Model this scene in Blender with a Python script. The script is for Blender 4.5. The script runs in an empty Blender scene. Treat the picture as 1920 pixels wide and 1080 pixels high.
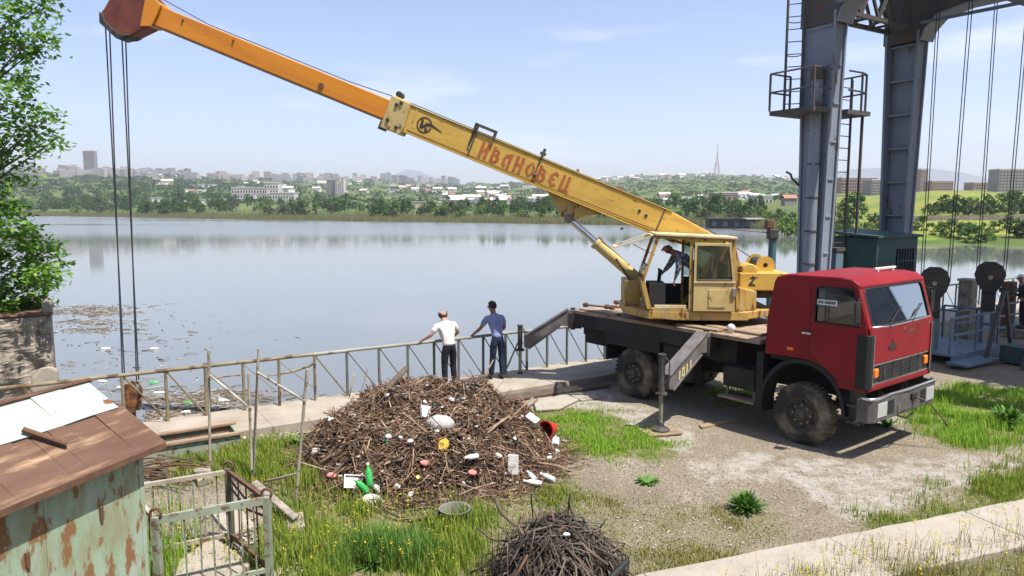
import bpy, bmesh, math, random
import numpy as np
from mathutils import Vector, Matrix, noise as mnoise
from mathutils.geometry import tessellate_polygon

random.seed(7)
rng = np.random.default_rng(11)
SC = bpy.context.scene
COL = SC.collection

# ------------------------------------------------------------------ camera
FPX, CAM_H, PITCH = 1350.0, 4.15, math.atan(150 / 1350.0)
cam_data = bpy.data.cameras.new('camera')
cam = bpy.data.objects.new('camera', cam_data)
COL.objects.link(cam)
cam.location = (0, 0, CAM_H)
cam.rotation_euler = (math.pi / 2 - PITCH, 0, 0)
cam_data.sensor_width = 36.0
cam_data.lens = FPX / 1920 * 36.0
cam_data.clip_start = 0.1
cam_data.clip_end = 30000
SC.camera = cam

# ------------------------------------------------------------------ sky and sun
SUN_EL = math.radians(65.5)
SUN_AZ = math.atan2(0.775, -0.632)          # clockwise from +Y
sun_dir = Vector((math.sin(SUN_AZ) * math.cos(SUN_EL), math.cos(SUN_AZ) * math.cos(SUN_EL), math.sin(SUN_EL)))
world = bpy.data.worlds.new('World')
SC.world = world
world.use_nodes = True
nt = world.node_tree
nt.nodes.clear()
w_out = nt.nodes.new('ShaderNodeOutputWorld')
w_bg = nt.nodes.new('ShaderNodeBackground')
w_sky = nt.nodes.new('ShaderNodeTexSky')
w_sky.sky_type = 'NISHITA'
w_sky.sun_disc = False
w_sky.sun_elevation = SUN_EL
w_sky.sun_rotation = SUN_AZ
w_sky.altitude = 900
w_sky.air_density = 1.0
w_sky.dust_density = 1.8
w_sky.ozone_density = 2.6
w_bg.inputs['Strength'].default_value = 0.125
# thin high cloud over the whole sky
w_tc = nt.nodes.new('ShaderNodeTexCoord')
w_map = nt.nodes.new('ShaderNodeMapping')
w_map.inputs['Scale'].default_value = (1.2, 1.2, 7.0)
w_n = nt.nodes.new('ShaderNodeTexNoise')
w_n.inputs['Scale'].default_value = 2.6
w_n.inputs['Detail'].default_value = 7
w_n.inputs['Roughness'].default_value = 0.55
w_r = nt.nodes.new('ShaderNodeValToRGB')
w_r.color_ramp.elements[0].position = 0.56
w_r.color_ramp.elements[0].color = (0, 0, 0, 1)
w_r.color_ramp.elements[1].position = 0.82
w_r.color_ramp.elements[1].color = (0.40, 0.40, 0.40, 1)
w_mix = nt.nodes.new('ShaderNodeMixRGB')
w_mix.inputs[2].default_value = (8.2, 8.3, 8.5, 1)
L = nt.links.new
L(w_tc.outputs['Generated'], w_map.inputs['Vector'])
L(w_map.outputs['Vector'], w_n.inputs['Vector'])
L(w_n.outputs['Fac'], w_r.inputs['Fac'])
L(w_r.outputs['Color'], w_mix.inputs[0])
L(w_sky.outputs['Color'], w_mix.inputs[1])
w_tint = nt.nodes.new('ShaderNodeMixRGB'); w_tint.blend_type = 'MULTIPLY'; w_tint.inputs[0].default_value = 1.0; w_tint.inputs[2].default_value = (1.05, 0.965, 0.985, 1)
L(w_mix.outputs['Color'], w_tint.inputs[1])
L(w_tint.outputs['Color'], w_bg.inputs['Color'])
L(w_bg.outputs['Background'], w_out.inputs['Surface'])

sun_data = bpy.data.lights.new('sun', 'SUN')
sun_data.energy = 5.0
sun_data.angle = math.radians(0.53)
sun_data.color = (1.0, 0.955, 0.88)
sun = bpy.data.objects.new('sun', sun_data)
COL.objects.link(sun)
sun.location = (20, -20, 40)
sun.rotation_euler = (-sun_dir).to_track_quat('-Z', 'Y').to_euler()

vs = SC.view_settings
vs.view_transform = 'Standard'
vs.look = 'None'
vs.exposure = 0.8
vs.gamma = 1.0
vs.use_curve_mapping = False
SC.cycles.max_bounces = 6
SC.cycles.diffuse_bounces = 2
SC.cycles.glossy_bounces = 3
SC.cycles.transmission_bounces = 4
SC.cycles.transparent_max_bounces = 10
SC.cycles.volume_bounces = 0
SC.cycles.use_denoising = True
SC.cycles.caustics_reflective = False
SC.cycles.caustics_refractive = False
SC.cycles.sample_clamp_indirect = 6

# ------------------------------------------------------------------ survey helpers (metres from sightings)
_F = Vector((0, math.cos(PITCH), -math.sin(PITCH)))
_U = Vector((0, math.sin(PITCH), math.cos(PITCH)))
def _ray(a, b):
    return _F + Vector((1, 0, 0)) * ((a - 960) / FPX) + _U * ((540 - b) / FPX)
def gp(a, b, z=0.0):                    # a point at height z
    r = _ray(a, b); t = (z - CAM_H) / r.z
    return Vector((r.x * t, r.y * t, z))
def dp(a, b, y):                        # a point at distance y
    r = _ray(a, b); t = y / r.y
    return Vector((r.x * t, y, CAM_H + r.z * t))

# ------------------------------------------------------------------ mesh builder
I4 = Matrix.Identity(4)
class MB:
    def __init__(s):
        s.v = []; s.f = []; s.mi = []; s.m = 0
    def add(s, vs, fs):
        n = len(s.v)
        s.v.extend([tuple(p) for p in vs])
        for f in fs:
            s.f.append(tuple(i + n for i in f)); s.mi.append(s.m)
        return s
    def box(s, x0, x1, y0, y1, z0, z1, M=None):
        vs = [Vector((x, y, z)) for z in (z0, z1) for y in (y0, y1) for x in (x0, x1)]
        if M is not None: vs = [M @ p for p in vs]
        return s.add(vs, [(0, 2, 3, 1), (4, 5, 7, 6), (0, 1, 5, 4), (2, 6, 7, 3), (0, 4, 6, 2), (1, 3, 7, 5)])
    def beam(s, p, q, w, h, up=(0, 0, 1)):
        p = Vector(p); q = Vector(q); d = (q - p).normalized(); up = Vector(up)
        if abs(d.dot(up)) > 0.98: up = Vector((0, 1, 0)) if abs(d.y) < 0.9 else Vector((1, 0, 0))
        a = d.cross(up).normalized() * (w / 2); b = a.cross(d).normalized() * (h / 2)
        vs = [p - a - b, p + a - b, p + a + b, p - a + b, q - a - b, q + a - b, q + a + b, q - a + b]
        return s.add(vs, [(0, 1, 2, 3), (7, 6, 5, 4), (0, 4, 5, 1), (1, 5, 6, 2), (2, 6, 7, 3), (3, 7, 4, 0)])
    def tube(s, pts, r, n=8, caps=True):
        pts = [Vector(p) for p in pts]
        rs = r if isinstance(r, (list, tuple)) else [r] * len(pts)
        base = len(s.v); up = None; vs = []; fs = []
        for i, p in enumerate(pts):
            t = (pts[min(i + 1, len(pts) - 1)] - pts[max(i - 1, 0)]).normalized()
            if up is None: up = Vector((0, 0, 1)) if abs(t.z) < 0.9 else Vector((1, 0, 0))
            a = t.cross(up)
            if a.length < 1e-5: a = t.cross(Vector((1, 0, 0)))
            a.normalize(); b = a.cross(t).normalized(); up = b
            for k in range(n):
                g = 2 * math.pi * k / n
                vs.append(p + (a * math.cos(g) + b * math.sin(g)) * rs[i])
        for i in range(len(pts) - 1):
            for k in range(n):
                k2 = (k + 1) % n
                fs.append((i * n + k, i * n + k2, (i + 1) * n + k2, (i + 1) * n + k))
        if caps:
            fs.append(tuple(range(n - 1, -1, -1))); fs.append(tuple((len(pts) - 1) * n + k for k in range(n)))
        return s.add(vs, fs)
    def cyl(s, p, q, r, n=16, r2=None):
        return s.tube([p, q], [r, r if r2 is None else r2], n)
    def lathe(s, prof, n=24, M=None, close=False):         # prof: (radius, axial) turned about local Y
        M = M or I4; vs = []; fs = []
        for k in range(n):
            g = 2 * math.pi * k / n
            for (r, a) in prof: vs.append(M @ Vector((r * math.cos(g), a, r * math.sin(g))))
        m = len(prof)
        for k in range(n):
            k2 = (k + 1) % n
            for j in range(m if close else m - 1):
                j2 = (j + 1) % m
                fs.append((k * m + j, k * m + j2, k2 * m + j2, k2 * m + j))
        return s.add(vs, fs)
    def ext(s, pts, vec, holes=()):                          # prism over a flat polygon, holes cut through
        loops = [[Vector(p) for p in pts]] + [[Vector(p) for p in h] for h in holes]
        vec = Vector(vec); flat = [p for l in loops for p in l]; n = len(flat)
        tris = tessellate_polygon(loops)
        fs = []
        for t in tris:
            fs.append((t[0], t[1], t[2])); fs.append((t[2] + n, t[1] + n, t[0] + n))
        o = 0
        for l in loops:
            k = len(l)
            for i in range(k):
                j = (i + 1) % k
                fs.append((o + i, o + j, o + j + n, o + i + n))
            o += k
        return s.add(flat + [p + vec for p in flat], fs)
    def ball(s, c, r, sc=(1, 1, 1), nu=12, nv=8, M=None):
        c = Vector(c); vs = [c + Vector((0, 0, r * sc[2]))]; fs = []
        for i in range(1, nv):
            a = math.pi * i / nv
            for k in range(nu):
                g = 2 * math.pi * k / nu
                vs.append(c + Vector((r * sc[0] * math.sin(a) * math.cos(g), r * sc[1] * math.sin(a) * math.sin(g), r * sc[2] * math.cos(a))))
        vs.append(c - Vector((0, 0, r * sc[2])))
        for k in range(nu):
            fs.append((0, 1 + k, 1 + (k + 1) % nu))
        for i in range(nv - 2):
            for k in range(nu):
                a = 1 + i * nu + k; b = 1 + i * nu + (k + 1) % nu
                fs.append((a, a + nu, b + nu, b))
        e = len(vs) - 1
        for k in range(nu):
            a = 1 + (nv - 2) * nu
            fs.append((a + k, e, a + (k + 1) % nu))
        if M is not None: vs = [M @ p for p in vs]
        return s.add(vs, fs)
    def mesh(s, name, mats, smooth=False):
        me = bpy.data.meshes.new(name)
        me.from_pydata(s.v, [], s.f)
        mats = mats if isinstance(mats, (list, tuple)) else [mats]
        for m in mats: me.materials.append(MAT[m])
        if len(mats) > 1: me.polygons.foreach_set('material_index', s.mi)
        bm = bmesh.new(); bm.from_mesh(me)
        bmesh.ops.recalc_face_normals(bm, faces=bm.faces)
        bm.to_mesh(me); bm.free()
        if smooth:
            me.polygons.foreach_set('use_smooth', [True] * len(me.polygons))
        me.update()
        return me
    def build(s, name, mats, parent=None, M=None, smooth=False, bevel=0, seg=2, sharp=None):
        o = bpy.data.objects.new(name, s.mesh(name, mats, smooth))
        COL.objects.link(o)
        if parent: o.parent = parent
        if M is not None: o.matrix_local = M
        if bevel:
            b = o.modifiers.new('bevel', 'BEVEL'); b.width = bevel; b.segments = seg; b.limit_method = 'ANGLE'; b.angle_limit = math.radians(35)
            b.harden_normals = False
        if sharp:
            o.data.set_sharp_from_angle(angle=math.radians(sharp))
        return o

def from_arrays(name, V, faces_flat, nper, mat, parent=None, smooth=False):
    """a mesh from numpy arrays: V (n,3); faces_flat (m, nper)"""
    me = bpy.data.meshes.new(name)
    m = len(faces_flat)
    me.vertices.add(len(V)); me.vertices.foreach_set('co', np.asarray(V, np.float32).ravel())
    me.loops.add(m * nper); me.loops.foreach_set('vertex_index', np.asarray(faces_flat, np.int32).ravel())
    me.polygons.add(m); me.polygons.foreach_set('loop_start', np.arange(0, m * nper, nper, dtype=np.int32))
    if smooth: me.polygons.foreach_set('use_smooth', np.ones(m, bool))
    for k in (mat if isinstance(mat, (list, tuple)) else [mat]): me.materials.append(MAT[k])
    me.update(calc_edges=True); me.validate()
    o = bpy.data.objects.new(name, me); COL.objects.link(o)
    if parent: o.parent = parent
    return o

def tag(o, label=None, cat=None, group=None, kind=None):
    if label: o['label'] = label
    if cat: o['category'] = cat
    if group: o['group'] = group
    if kind: o['kind'] = kind
    return o
def thing(name, label, cat, loc=(0, 0, 0), rz=0.0, group=None):
    o = bpy.data.objects.new(name, None); COL.objects.link(o)
    o.empty_display_size = 0.2
    o.location = loc; o.rotation_euler = (0, 0, rz)
    return tag(o, label, cat, group)
def copy_tree(o, parent=None):
    c = o.copy(); COL.objects.link(c)
    if parent is not None: c.parent = parent
    for ch in list(o.children):
        copy_tree(ch, c)
    return c

# ------------------------------------------------------------------ materials
MAT = {}
def M_(name, col, rough=0.75, metal=0.0, col2=None, scale=4.0, detail=6, lo=0.35, hi=0.68, bump=0.0, bscale=None, bdist=0.02,
       rust=0.0, rscale=3.0, rcol=(0.16, 0.06, 0.022), stretch=(1, 1, 1), island=None, spec=0.4, transl=0.0, dust=None, coord='Object'):
    m = bpy.data.materials.new(name); m.use_nodes = True
    t = m.node_tree; n = t.nodes; b = n['Principled BSDF']; k = t.links.new
    b.inputs['Roughness'].default_value = rough
    b.inputs['Metallic'].default_value = metal
    b.inputs['Specular IOR Level'].default_value = spec
    tc = n.new('ShaderNodeTexCoord'); mp = n.new('ShaderNodeMapping'); mp.inputs['Scale'].default_value = stretch
    k(tc.outputs[coord], mp.inputs['Vector'])
    rgb = n.new('ShaderNodeRGB'); rgb.outputs[0].default_value = (*col, 1)
    cur = rgb.outputs[0]
    def noisefac(sc, lo, hi, det=detail):
        x = n.new('ShaderNodeTexNoise'); x.inputs['Scale'].default_value = sc; x.inputs['Detail'].default_value = det; x.inputs['Roughness'].default_value = 0.6
        k(mp.outputs['Vector'], x.inputs['Vector'])
        r = n.new('ShaderNodeMapRange'); r.inputs[1].default_value = lo; r.inputs[2].default_value = hi
        k(x.outputs['Fac'], r.inputs[0])
        return r.outputs[0], x.outputs['Fac']
    def mixc(fac, a, c2):
        x = n.new('ShaderNodeMixRGB'); k(fac, x.inputs[0]); k(a, x.inputs[1]); x.inputs[2].default_value = (*c2, 1); return x.outputs[0]
    if island:
        g = n.new('ShaderNodeNewGeometry'); r = n.new('ShaderNodeValToRGB')
        r.color_ramp.interpolation = 'LINEAR'
        el = r.color_ramp.elements
        while len(el) < len(island): el.new(0.5)
        for i, c in enumerate(island):
            el[i].position = i / (len(island) - 1); el[i].color = (*c, 1)
        k(g.outputs['Random Per Island'], r.inputs[0]); cur = r.outputs[0]
    if col2 is not None:
        f, _ = noisefac(scale, lo, hi); cur = mixc(f, cur, col2)
    if dust:
        f, _ = noisefac(dust[1], 0.42, 0.62, 8); cur = mixc(f, cur, dust[0])
    if rust:
        f, _ = noisefac(rscale, 0.66 - 0.3 * rust, 0.72 - 0.3 * rust, 9)
        cur = mixc(f, cur, rcol)
        rr = n.new('ShaderNodeMapRange'); rr.inputs[3].default_value = rough; rr.inputs[4].default_value = 0.9
        k(f, rr.inputs[0]); k(rr.outputs[0], b.inputs['Roughness'])
    k(cur, b.inputs['Base Color'])
    if bump:
        x = n.new('ShaderNodeTexNoise'); x.inputs['Scale'].default_value = bscale or scale * 4; x.inputs['Detail'].default_value = 6
        k(mp.outputs['Vector'], x.inputs['Vector'])
        bp = n.new('ShaderNodeBump'); bp.inputs['Strength'].default_value = bump; bp.inputs['Distance'].default_value = bdist
        k(x.outputs['Fac'], bp.inputs['Height']); k(bp.outputs['Normal'], b.inputs['Normal'])
    if transl:
        tr = n.new('ShaderNodeBsdfTranslucent'); k(cur, tr.inputs['Color'])
        mx = n.new('ShaderNodeMixShader'); mx.inputs[0].default_value = transl
        k(b.outputs[0], mx.inputs[1]); k(tr.outputs[0], mx.inputs[2]); k(mx.outputs[0], n['Material Output'].inputs['Surface'])
    MAT[name] = m
    return m
def glass(name, tint, refl=0.12, alpha=0.75, rough=0.03):
    m = bpy.data.materials.new(name); m.use_nodes = True
    t = m.node_tree; n = t.nodes; k = t.links.new
    n.remove(n['Principled BSDF'])
    tr = n.new('ShaderNodeBsdfTransparent'); tr.inputs[0].default_value = (tint[0] * alpha, tint[1] * alpha, tint[2] * alpha, 1)
    gl = n.new('ShaderNodeBsdfGlossy'); gl.inputs['Roughness'].default_value = rough; gl.inputs[0].default_value = (0.9, 0.95, 1, 1)
    fr = n.new('ShaderNodeFresnel'); fr.inputs[0].default_value = 1.5
    ad = n.new('ShaderNodeMath'); ad.operation = 'ADD'; ad.inputs[1].default_value = refl; k(fr.outputs[0], ad.inputs[0])
    mx = n.new('ShaderNodeMixShader'); k(ad.outputs[0], mx.inputs[0]); k(tr.outputs[0], mx.inputs[1]); k(gl.outputs[0], mx.inputs[2])
    k(mx.outputs[0], n['Material Output'].inputs['Surface'])
    MAT[name] = m

M_('red_paint', (0.25, 0.014, 0.019), 0.48, col2=(0.19, 0.012, 0.016), scale=1.6, bump=0.10, bscale=2.2, spec=0.22, rust=0.02, rscale=14, rcol=(0.10, 0.035, 0.02))
M_('yellow_paint', (0.52, 0.31, 0.06), 0.6, col2=(0.30, 0.165, 0.045), scale=3.2, lo=0.42, hi=0.66, rust=0.30, rscale=6.5, stretch=(1.6, 1.6, 0.55), bump=0.1, dust=((0.40, 0.29, 0.12), 5))
M_('yellow_boom', (0.60, 0.375, 0.075), 0.5, col2=(0.46, 0.27, 0.055), scale=2.4, lo=0.45, hi=0.75, rust=0.12, rscale=6, stretch=(0.7, 1, 2.0), bump=0.06, bscale=3)
M_('yellow_pale', (0.55, 0.42, 0.17), 0.6, col2=(0.42, 0.30, 0.12), scale=3.0, rust=0.2, rscale=6)
M_('cream_roof', (0.68, 0.56, 0.34), 0.6, col2=(0.5, 0.37, 0.17), scale=2.5, rust=0.18, rscale=6)
M_('orange_boom', (0.64, 0.235, 0.018), 0.45, col2=(0.50, 0.165, 0.014), scale=2.0, lo=0.42, hi=0.75, stretch=(0.35, 1, 2.5), rust=0.04, rscale=7, bump=0.05, bscale=3)
M_('boom_head_red', (0.19, 0.045, 0.03), 0.6, col2=(0.09, 0.028, 0.02), scale=3.5, rust=0.2)
M_('black_steel', (0.022, 0.022, 0.024), 0.6, col2=(0.05, 0.045, 0.04), scale=3.5, dust=((0.085, 0.075, 0.062), 4))
M_('chassis', (0.016, 0.015, 0.015), 0.75, col2=(0.035, 0.03, 0.026), scale=3, bump=0.15, bscale=12)
M_('outrigger_steel', (0.17, 0.155, 0.15), 0.7, col2=(0.085, 0.078, 0.075), scale=4, rust=0.12, rscale=5, bump=0.1)
M_('deck_plate', (0.34, 0.27, 0.20), 0.85, col2=(0.20, 0.13, 0.09), scale=3, rust=0.2, rscale=2.5, bump=0.3, bscale=18)
M_('tyre', (0.032, 0.030, 0.028), 0.88, col2=(0.20, 0.165, 0.11), scale=1.7, lo=0.44, hi=0.6, bump=0.15, bscale=30)
M_('rim_steel', (0.055, 0.05, 0.045), 0.75, col2=(0.10, 0.085, 0.065), scale=5, rust=0.2, rscale=6)
M_('rubber', (0.015, 0.015, 0.016), 0.7)
M_('bumper_grey', (0.12, 0.115, 0.11), 0.65, col2=(0.06, 0.055, 0.05), scale=5, rust=0.12, rscale=7, bump=0.08)
M_('chrome', (0.65, 0.65, 0.66), 0.2, 0.9)
M_('steel_bright', (0.42, 0.40, 0.36), 0.4, 0.6, col2=(0.25, 0.22, 0.18), scale=6)
M_('white_plastic', (0.78, 0.78, 0.76), 0.5, col2=(0.62, 0.60, 0.56), scale=8)
M_('paper', (0.72, 0.74, 0.73), 0.8)
M_('orange_lens', (0.85, 0.20, 0.02), 0.25)
M_('lamp_lens', (0.42, 0.43, 0.42), 0.15, spec=0.6)
M_('grille', (0.028, 0.03, 0.032), 0.5, col2=(0.05, 0.05, 0.05))
M_('letter_red', (0.36, 0.075, 0.03), 0.65, col2=(0.42, 0.14, 0.04), scale=7)
M_('letter_black', (0.03, 0.028, 0.025), 0.65)
M_('letter_yellow', (0.58, 0.50, 0.20), 0.7)
M_('rope', (0.035, 0.034, 0.04), 0.6)
M_('dark_interior', (0.02, 0.02, 0.022), 0.8)
M_('seat_cloth', (0.05, 0.045, 0.04), 0.9)
M_('tank_blue', (0.10, 0.14, 0.16), 0.6, col2=(0.07, 0.09, 0.10), scale=4, rust=0.1)
M_('wood', (0.33, 0.24, 0.15), 0.85, col2=(0.18, 0.12, 0.075), scale=3, stretch=(1, 6, 6), bump=0.3, bscale=10)
M_('wood_dark', (0.07, 0.05, 0.037), 0.9, col2=(0.14, 0.10, 0.07), scale=5, bump=0.4, bscale=12)
M_('hook_orange', (0.34, 0.12, 0.03), 0.7, col2=(0.05, 0.03, 0.022), scale=6, lo=0.38, hi=0.58, rust=0.2)
M_('gantry_steel', (0.235, 0.265, 0.32), 0.62, col2=(0.17, 0.19, 0.23), scale=0.9, rust=0.16, rscale=1.7, rcol=(0.13, 0.085, 0.06), stretch=(1, 1, 0.5), bump=0.05)
M_('gantry_dark', (0.065, 0.062, 0.063), 0.7, col2=(0.09, 0.075, 0.06), scale=1.2, rust=0.15)
M_('pulley_dark', (0.03, 0.029, 0.030), 0.6, col2=(0.075, 0.058, 0.042), scale=3, rust=0.12)
M_('blue_steel', (0.10, 0.16, 0.22), 0.6, col2=(0.16, 0.20, 0.24), scale=2, rust=0.16, rscale=3, bump=0.06)
M_('teal_paint', (0.02, 0.062, 0.06), 0.65, col2=(0.035, 0.085, 0.08), scale=2, rust=0.12, rscale=3)
M_('teal_post', (0.045, 0.11, 0.12), 0.6, col2=(0.06, 0.14, 0.15), scale=4)
M_('rail_paint', (0.30, 0.31, 0.26), 0.7, col2=(0.20, 0.20, 0.15), scale=1.3, rust=0.28, rscale=1.9, rcol=(0.13, 0.075, 0.045))
M_('rail_rusty', (0.26, 0.23, 0.14), 0.8, col2=(0.14, 0.10, 0.06), scale=1.5, rust=0.42, rscale=2.4, rcol=(0.105, 0.06, 0.036))
M_('post_grey', (0.085, 0.10, 0.095), 0.7, col2=(0.14, 0.14, 0.11), scale=2.5, rust=0.15, rscale=5)
M_('pole_pale', (0.42, 0.39, 0.31), 0.75, col2=(0.26, 0.21, 0.15), scale=3, rust=0.32, rscale=5, rcol=(0.15, 0.09, 0.055))
M_('shed_green', (0.27, 0.36, 0.245), 0.75, col2=(0.33, 0.385, 0.32), scale=2.6, lo=0.40, hi=0.62, rust=0.44, rscale=9.0, rcol=(0.21, 0.11, 0.045), stretch=(1, 1, 0.36), bump=0.25, bscale=3, dust=((0.25, 0.255, 0.15), 7))
M_('shed_rust_roof', (0.125, 0.068, 0.044), 0.85, col2=(0.38, 0.25, 0.14), scale=3.6, lo=0.50, hi=0.66, stretch=(0.35, 2.6, 2.6), bump=0.25, bscale=4, dust=((0.10, 0.05, 0.032), 2.3))
M_('shed_pale_roof', (0.37, 0.42, 0.385), 0.85, col2=(0.26, 0.28, 0.24), scale=4, lo=0.45, hi=0.75, rust=0.14, rscale=6, bump=0.1)
M_('rust', (0.15, 0.075, 0.042), 0.9, col2=(0.09, 0.05, 0.033), scale=8, bump=0.2)
M_('cage_green', (0.27, 0.32, 0.24), 0.75, col2=(0.22, 0.22, 0.16), scale=5, rust=0.40, rscale=8, rcol=(0.14, 0.08, 0.05))
M_('cage_dark', (0.075, 0.085, 0.06), 0.8, col2=(0.15, 0.12, 0.08), scale=5, rust=0.3, rscale=6)
M_('concrete', (0.36, 0.31, 0.25), 0.92, col2=(0.25, 0.21, 0.16), scale=1.6, bump=0.45, bscale=14, bdist=0.015)
M_('concrete_pale', (0.35, 0.315, 0.265), 0.95, col2=(0.26, 0.23, 0.185), scale=1.6, bump=0.7, bscale=30, bdist=0.012, dust=((0.34, 0.30, 0.24), 7))
M_('concrete_old', (0.23, 0.195, 0.155), 0.95, col2=(0.085, 0.07, 0.052), scale=2.4, bump=1.0, bscale=6, bdist=0.06, dust=((0.34, 0.29, 0.23), 4.5), stretch=(1, 1, 0.6))
M_('rubble', (0.36, 0.32, 0.27), 0.95, island=[(0.22, 0.19, 0.155), (0.36, 0.31, 0.25), (0.48, 0.44, 0.38)], bump=0.3, bscale=20)
M_('twigs', (0.1, 0.07, 0.05), 0.9, island=[(0.02, 0.011, 0.008), (0.06, 0.03, 0.018), (0.14, 0.075, 0.042), (0.075, 0.042, 0.025), (0.24, 0.14, 0.08), (0.16, 0.09, 0.052), (0.33, 0.215, 0.13), (0.48, 0.37, 0.25)])
M_('mulch', (0.1, 0.07, 0.05), 0.95, island=[(0.03, 0.02, 0.014), (0.075, 0.052, 0.036), (0.13, 0.095, 0.068), (0.06, 0.045, 0.034), (0.19, 0.15, 0.11), (0.10, 0.078, 0.055)])
M_('roots', (0.06, 0.045, 0.035), 0.9, island=[(0.02, 0.016, 0.013), (0.05, 0.038, 0.03), (0.095, 0.075, 0.06), (0.17, 0.135, 0.10)])
M_('pile_soil', (0.03, 0.02, 0.013), 0.95, col2=(0.014, 0.01, 0.007), scale=7, bump=0.8, bscale=22)
M_('litter', (0.5, 0.5, 0.5), 0.6, island=[(0.5, 0.48, 0.45), (0.30, 0.26, 0.21), (0.42, 0.39, 0.35), (0.16, 0.12, 0.085), (0.33, 0.28, 0.22), (0.30, 0.12, 0.09), (0.58, 0.57, 0.55), (0.14, 0.11, 0.08), (0.12, 0.19, 0.20), (0.38, 0.33, 0.25)])
M_('flotsam', (0.4, 0.3, 0.2), 0.85, island=[(0.19, 0.14, 0.09), (0.12, 0.09, 0.06), (0.27, 0.21, 0.14), (0.15, 0.11, 0.07), (0.55, 0.53, 0.5), (0.22, 0.17, 0.11), (0.09, 0.07, 0.05), (0.4, 0.37, 0.33)])
M_('foam_white', (0.66, 0.65, 0.62), 0.8, col2=(0.40, 0.36, 0.30), scale=7, lo=0.42, hi=0.7, bump=0.3)
M_('foil_grey', (0.36, 0.34, 0.31), 0.6, col2=(0.52, 0.5, 0.47), scale=9, bump=0.5, bscale=14)
M_('bottle_green', (0.03, 0.30, 0.06), 0.2, spec=0.6, col2=(0.06, 0.4, 0.1), scale=9)
M_('bottle_dark', (0.015, 0.09, 0.05), 0.2, spec=0.6)
M_('bottle_clear', (0.55, 0.60, 0.60), 0.2, spec=0.6, col2=(0.7, 0.72, 0.70), scale=9)
M_('cap_teal', (0.10, 0.42, 0.44), 0.4)
M_('bucket_red', (0.52, 0.045, 0.03), 0.4, col2=(0.42, 0.035, 0.025), scale=5)
M_('yellow_lid', (0.66, 0.42, 0.06), 0.5)
M_('pink_cloth', (0.55, 0.20, 0.18), 0.9)
M_('basin_grey', (0.17, 0.17, 0.135), 0.75, col2=(0.11, 0.11, 0.085), scale=6)
M_('shoe_dark', (0.02, 0.02, 0.02), 0.7)
M_('grass', (0.10, 0.16, 0.02), 0.75, island=[(0.10, 0.19, 0.022), (0.20, 0.30, 0.03), (0.32, 0.37, 0.05), (0.15, 0.25, 0.025), (0.42, 0.38, 0.11), (0.24, 0.35, 0.04), (0.12, 0.22, 0.025)], transl=0.35, spec=0.2)
M_('grass_bright', (0.10, 0.16, 0.02), 0.75, island=[(0.17, 0.34, 0.03), (0.26, 0.45, 0.045), (0.34, 0.50, 0.06), (0.20, 0.37, 0.035), (0.38, 0.46, 0.09)], transl=0.35, spec=0.2)
M_('grass_dry', (0.2, 0.17, 0.05), 0.8, island=[(0.34, 0.30, 0.09), (0.22, 0.23, 0.05), (0.42, 0.35, 0.15), (0.20, 0.22, 0.05), (0.36, 0.31, 0.10)], transl=0.3, spec=0.2)
M_('plant_green', (0.05, 0.17, 0.02), 0.5, island=[(0.04, 0.115, 0.018), (0.075, 0.19, 0.025), (0.13, 0.26, 0.04), (0.20, 0.27, 0.06)], transl=0.25)
M_('flower_yellow', (0.75, 0.62, 0.03), 0.6, transl=0.3)
M_('leaf', (0.06, 0.13, 0.02), 0.55, island=[(0.06, 0.15, 0.018), (0.11, 0.24, 0.025), (0.18, 0.34, 0.035), (0.09, 0.20, 0.022), (0.26, 0.42, 0.06)], transl=0.4)
M_('bark', (0.10, 0.075, 0.055), 0.9, col2=(0.055, 0.042, 0.032), scale=8, stretch=(1, 1, 0.2), bump=0.6, bscale=20)
for nm, isl in (('crown_mid', [(0.03, 0.075, 0.014), (0.055, 0.125, 0.022), (0.10, 0.19, 0.035)]),
                ('crown_dark', [(0.018, 0.045, 0.010), (0.034, 0.075, 0.015), (0.06, 0.115, 0.025)]),
                ('crown_light', [(0.07, 0.13, 0.025), (0.115, 0.20, 0.035), (0.16, 0.25, 0.05)]),
                ('crown_grey', [(0.06, 0.075, 0.035), (0.09, 0.105, 0.05), (0.13, 0.14, 0.075)]),
                ('reeds', [(0.21, 0.19, 0.09), (0.14, 0.17, 0.05), (0.27, 0.24, 0.13), (0.17, 0.19, 0.06)])):
    M_(nm, isl[1], 0.8, island=isl, transl=0.25, spec=0.2)
M_('skin', (0.44, 0.235, 0.165), 0.55, col2=(0.38, 0.19, 0.13), scale=9)
M_('skin_tan', (0.27, 0.125, 0.08), 0.55, col2=(0.22, 0.10, 0.065), scale=9)
M_('hair_dark', (0.016, 0.012, 0.011), 0.7)
M_('hair_grey', (0.06, 0.052, 0.048), 0.8)
M_('shirt_white', (0.66, 0.63, 0.60), 0.85, col2=(0.46, 0.42, 0.41), scale=9, stretch=(4, 1, 0.25), lo=0.5, hi=0.62, bump=1.0, bscale=1.6, bdist=0.06)
M_('shirt_blue', (0.17, 0.205, 0.36), 0.9, col2=(0.21, 0.25, 0.41), scale=5, bump=1.0, bscale=6, bdist=0.06)
M_('trousers_dark', (0.009, 0.009, 0.014), 0.9, bump=1.0, bscale=7, bdist=0.05)
M_('jeans', (0.008, 0.014, 0.036), 0.9, col2=(0.014, 0.024, 0.058), scale=7, bump=1.0, bscale=7, bdist=0.05)
M_('jacket_dark', (0.018, 0.02, 0.026), 0.9)
M_('cap_white', (0.6, 0.6, 0.6), 0.8)
glass('glass_clear', (0.80, 0.90, 0.88), 0.05, 0.85)
glass('glass_windshield', (0.75, 0.88, 0.85), 0.36, 0.8)
glass('glass_dirty', (0.85, 0.80, 0.62), 0.10, 0.62, 0.15)
glass('glass_dark', (0.22, 0.26, 0.26), 0.05, 0.5)

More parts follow.
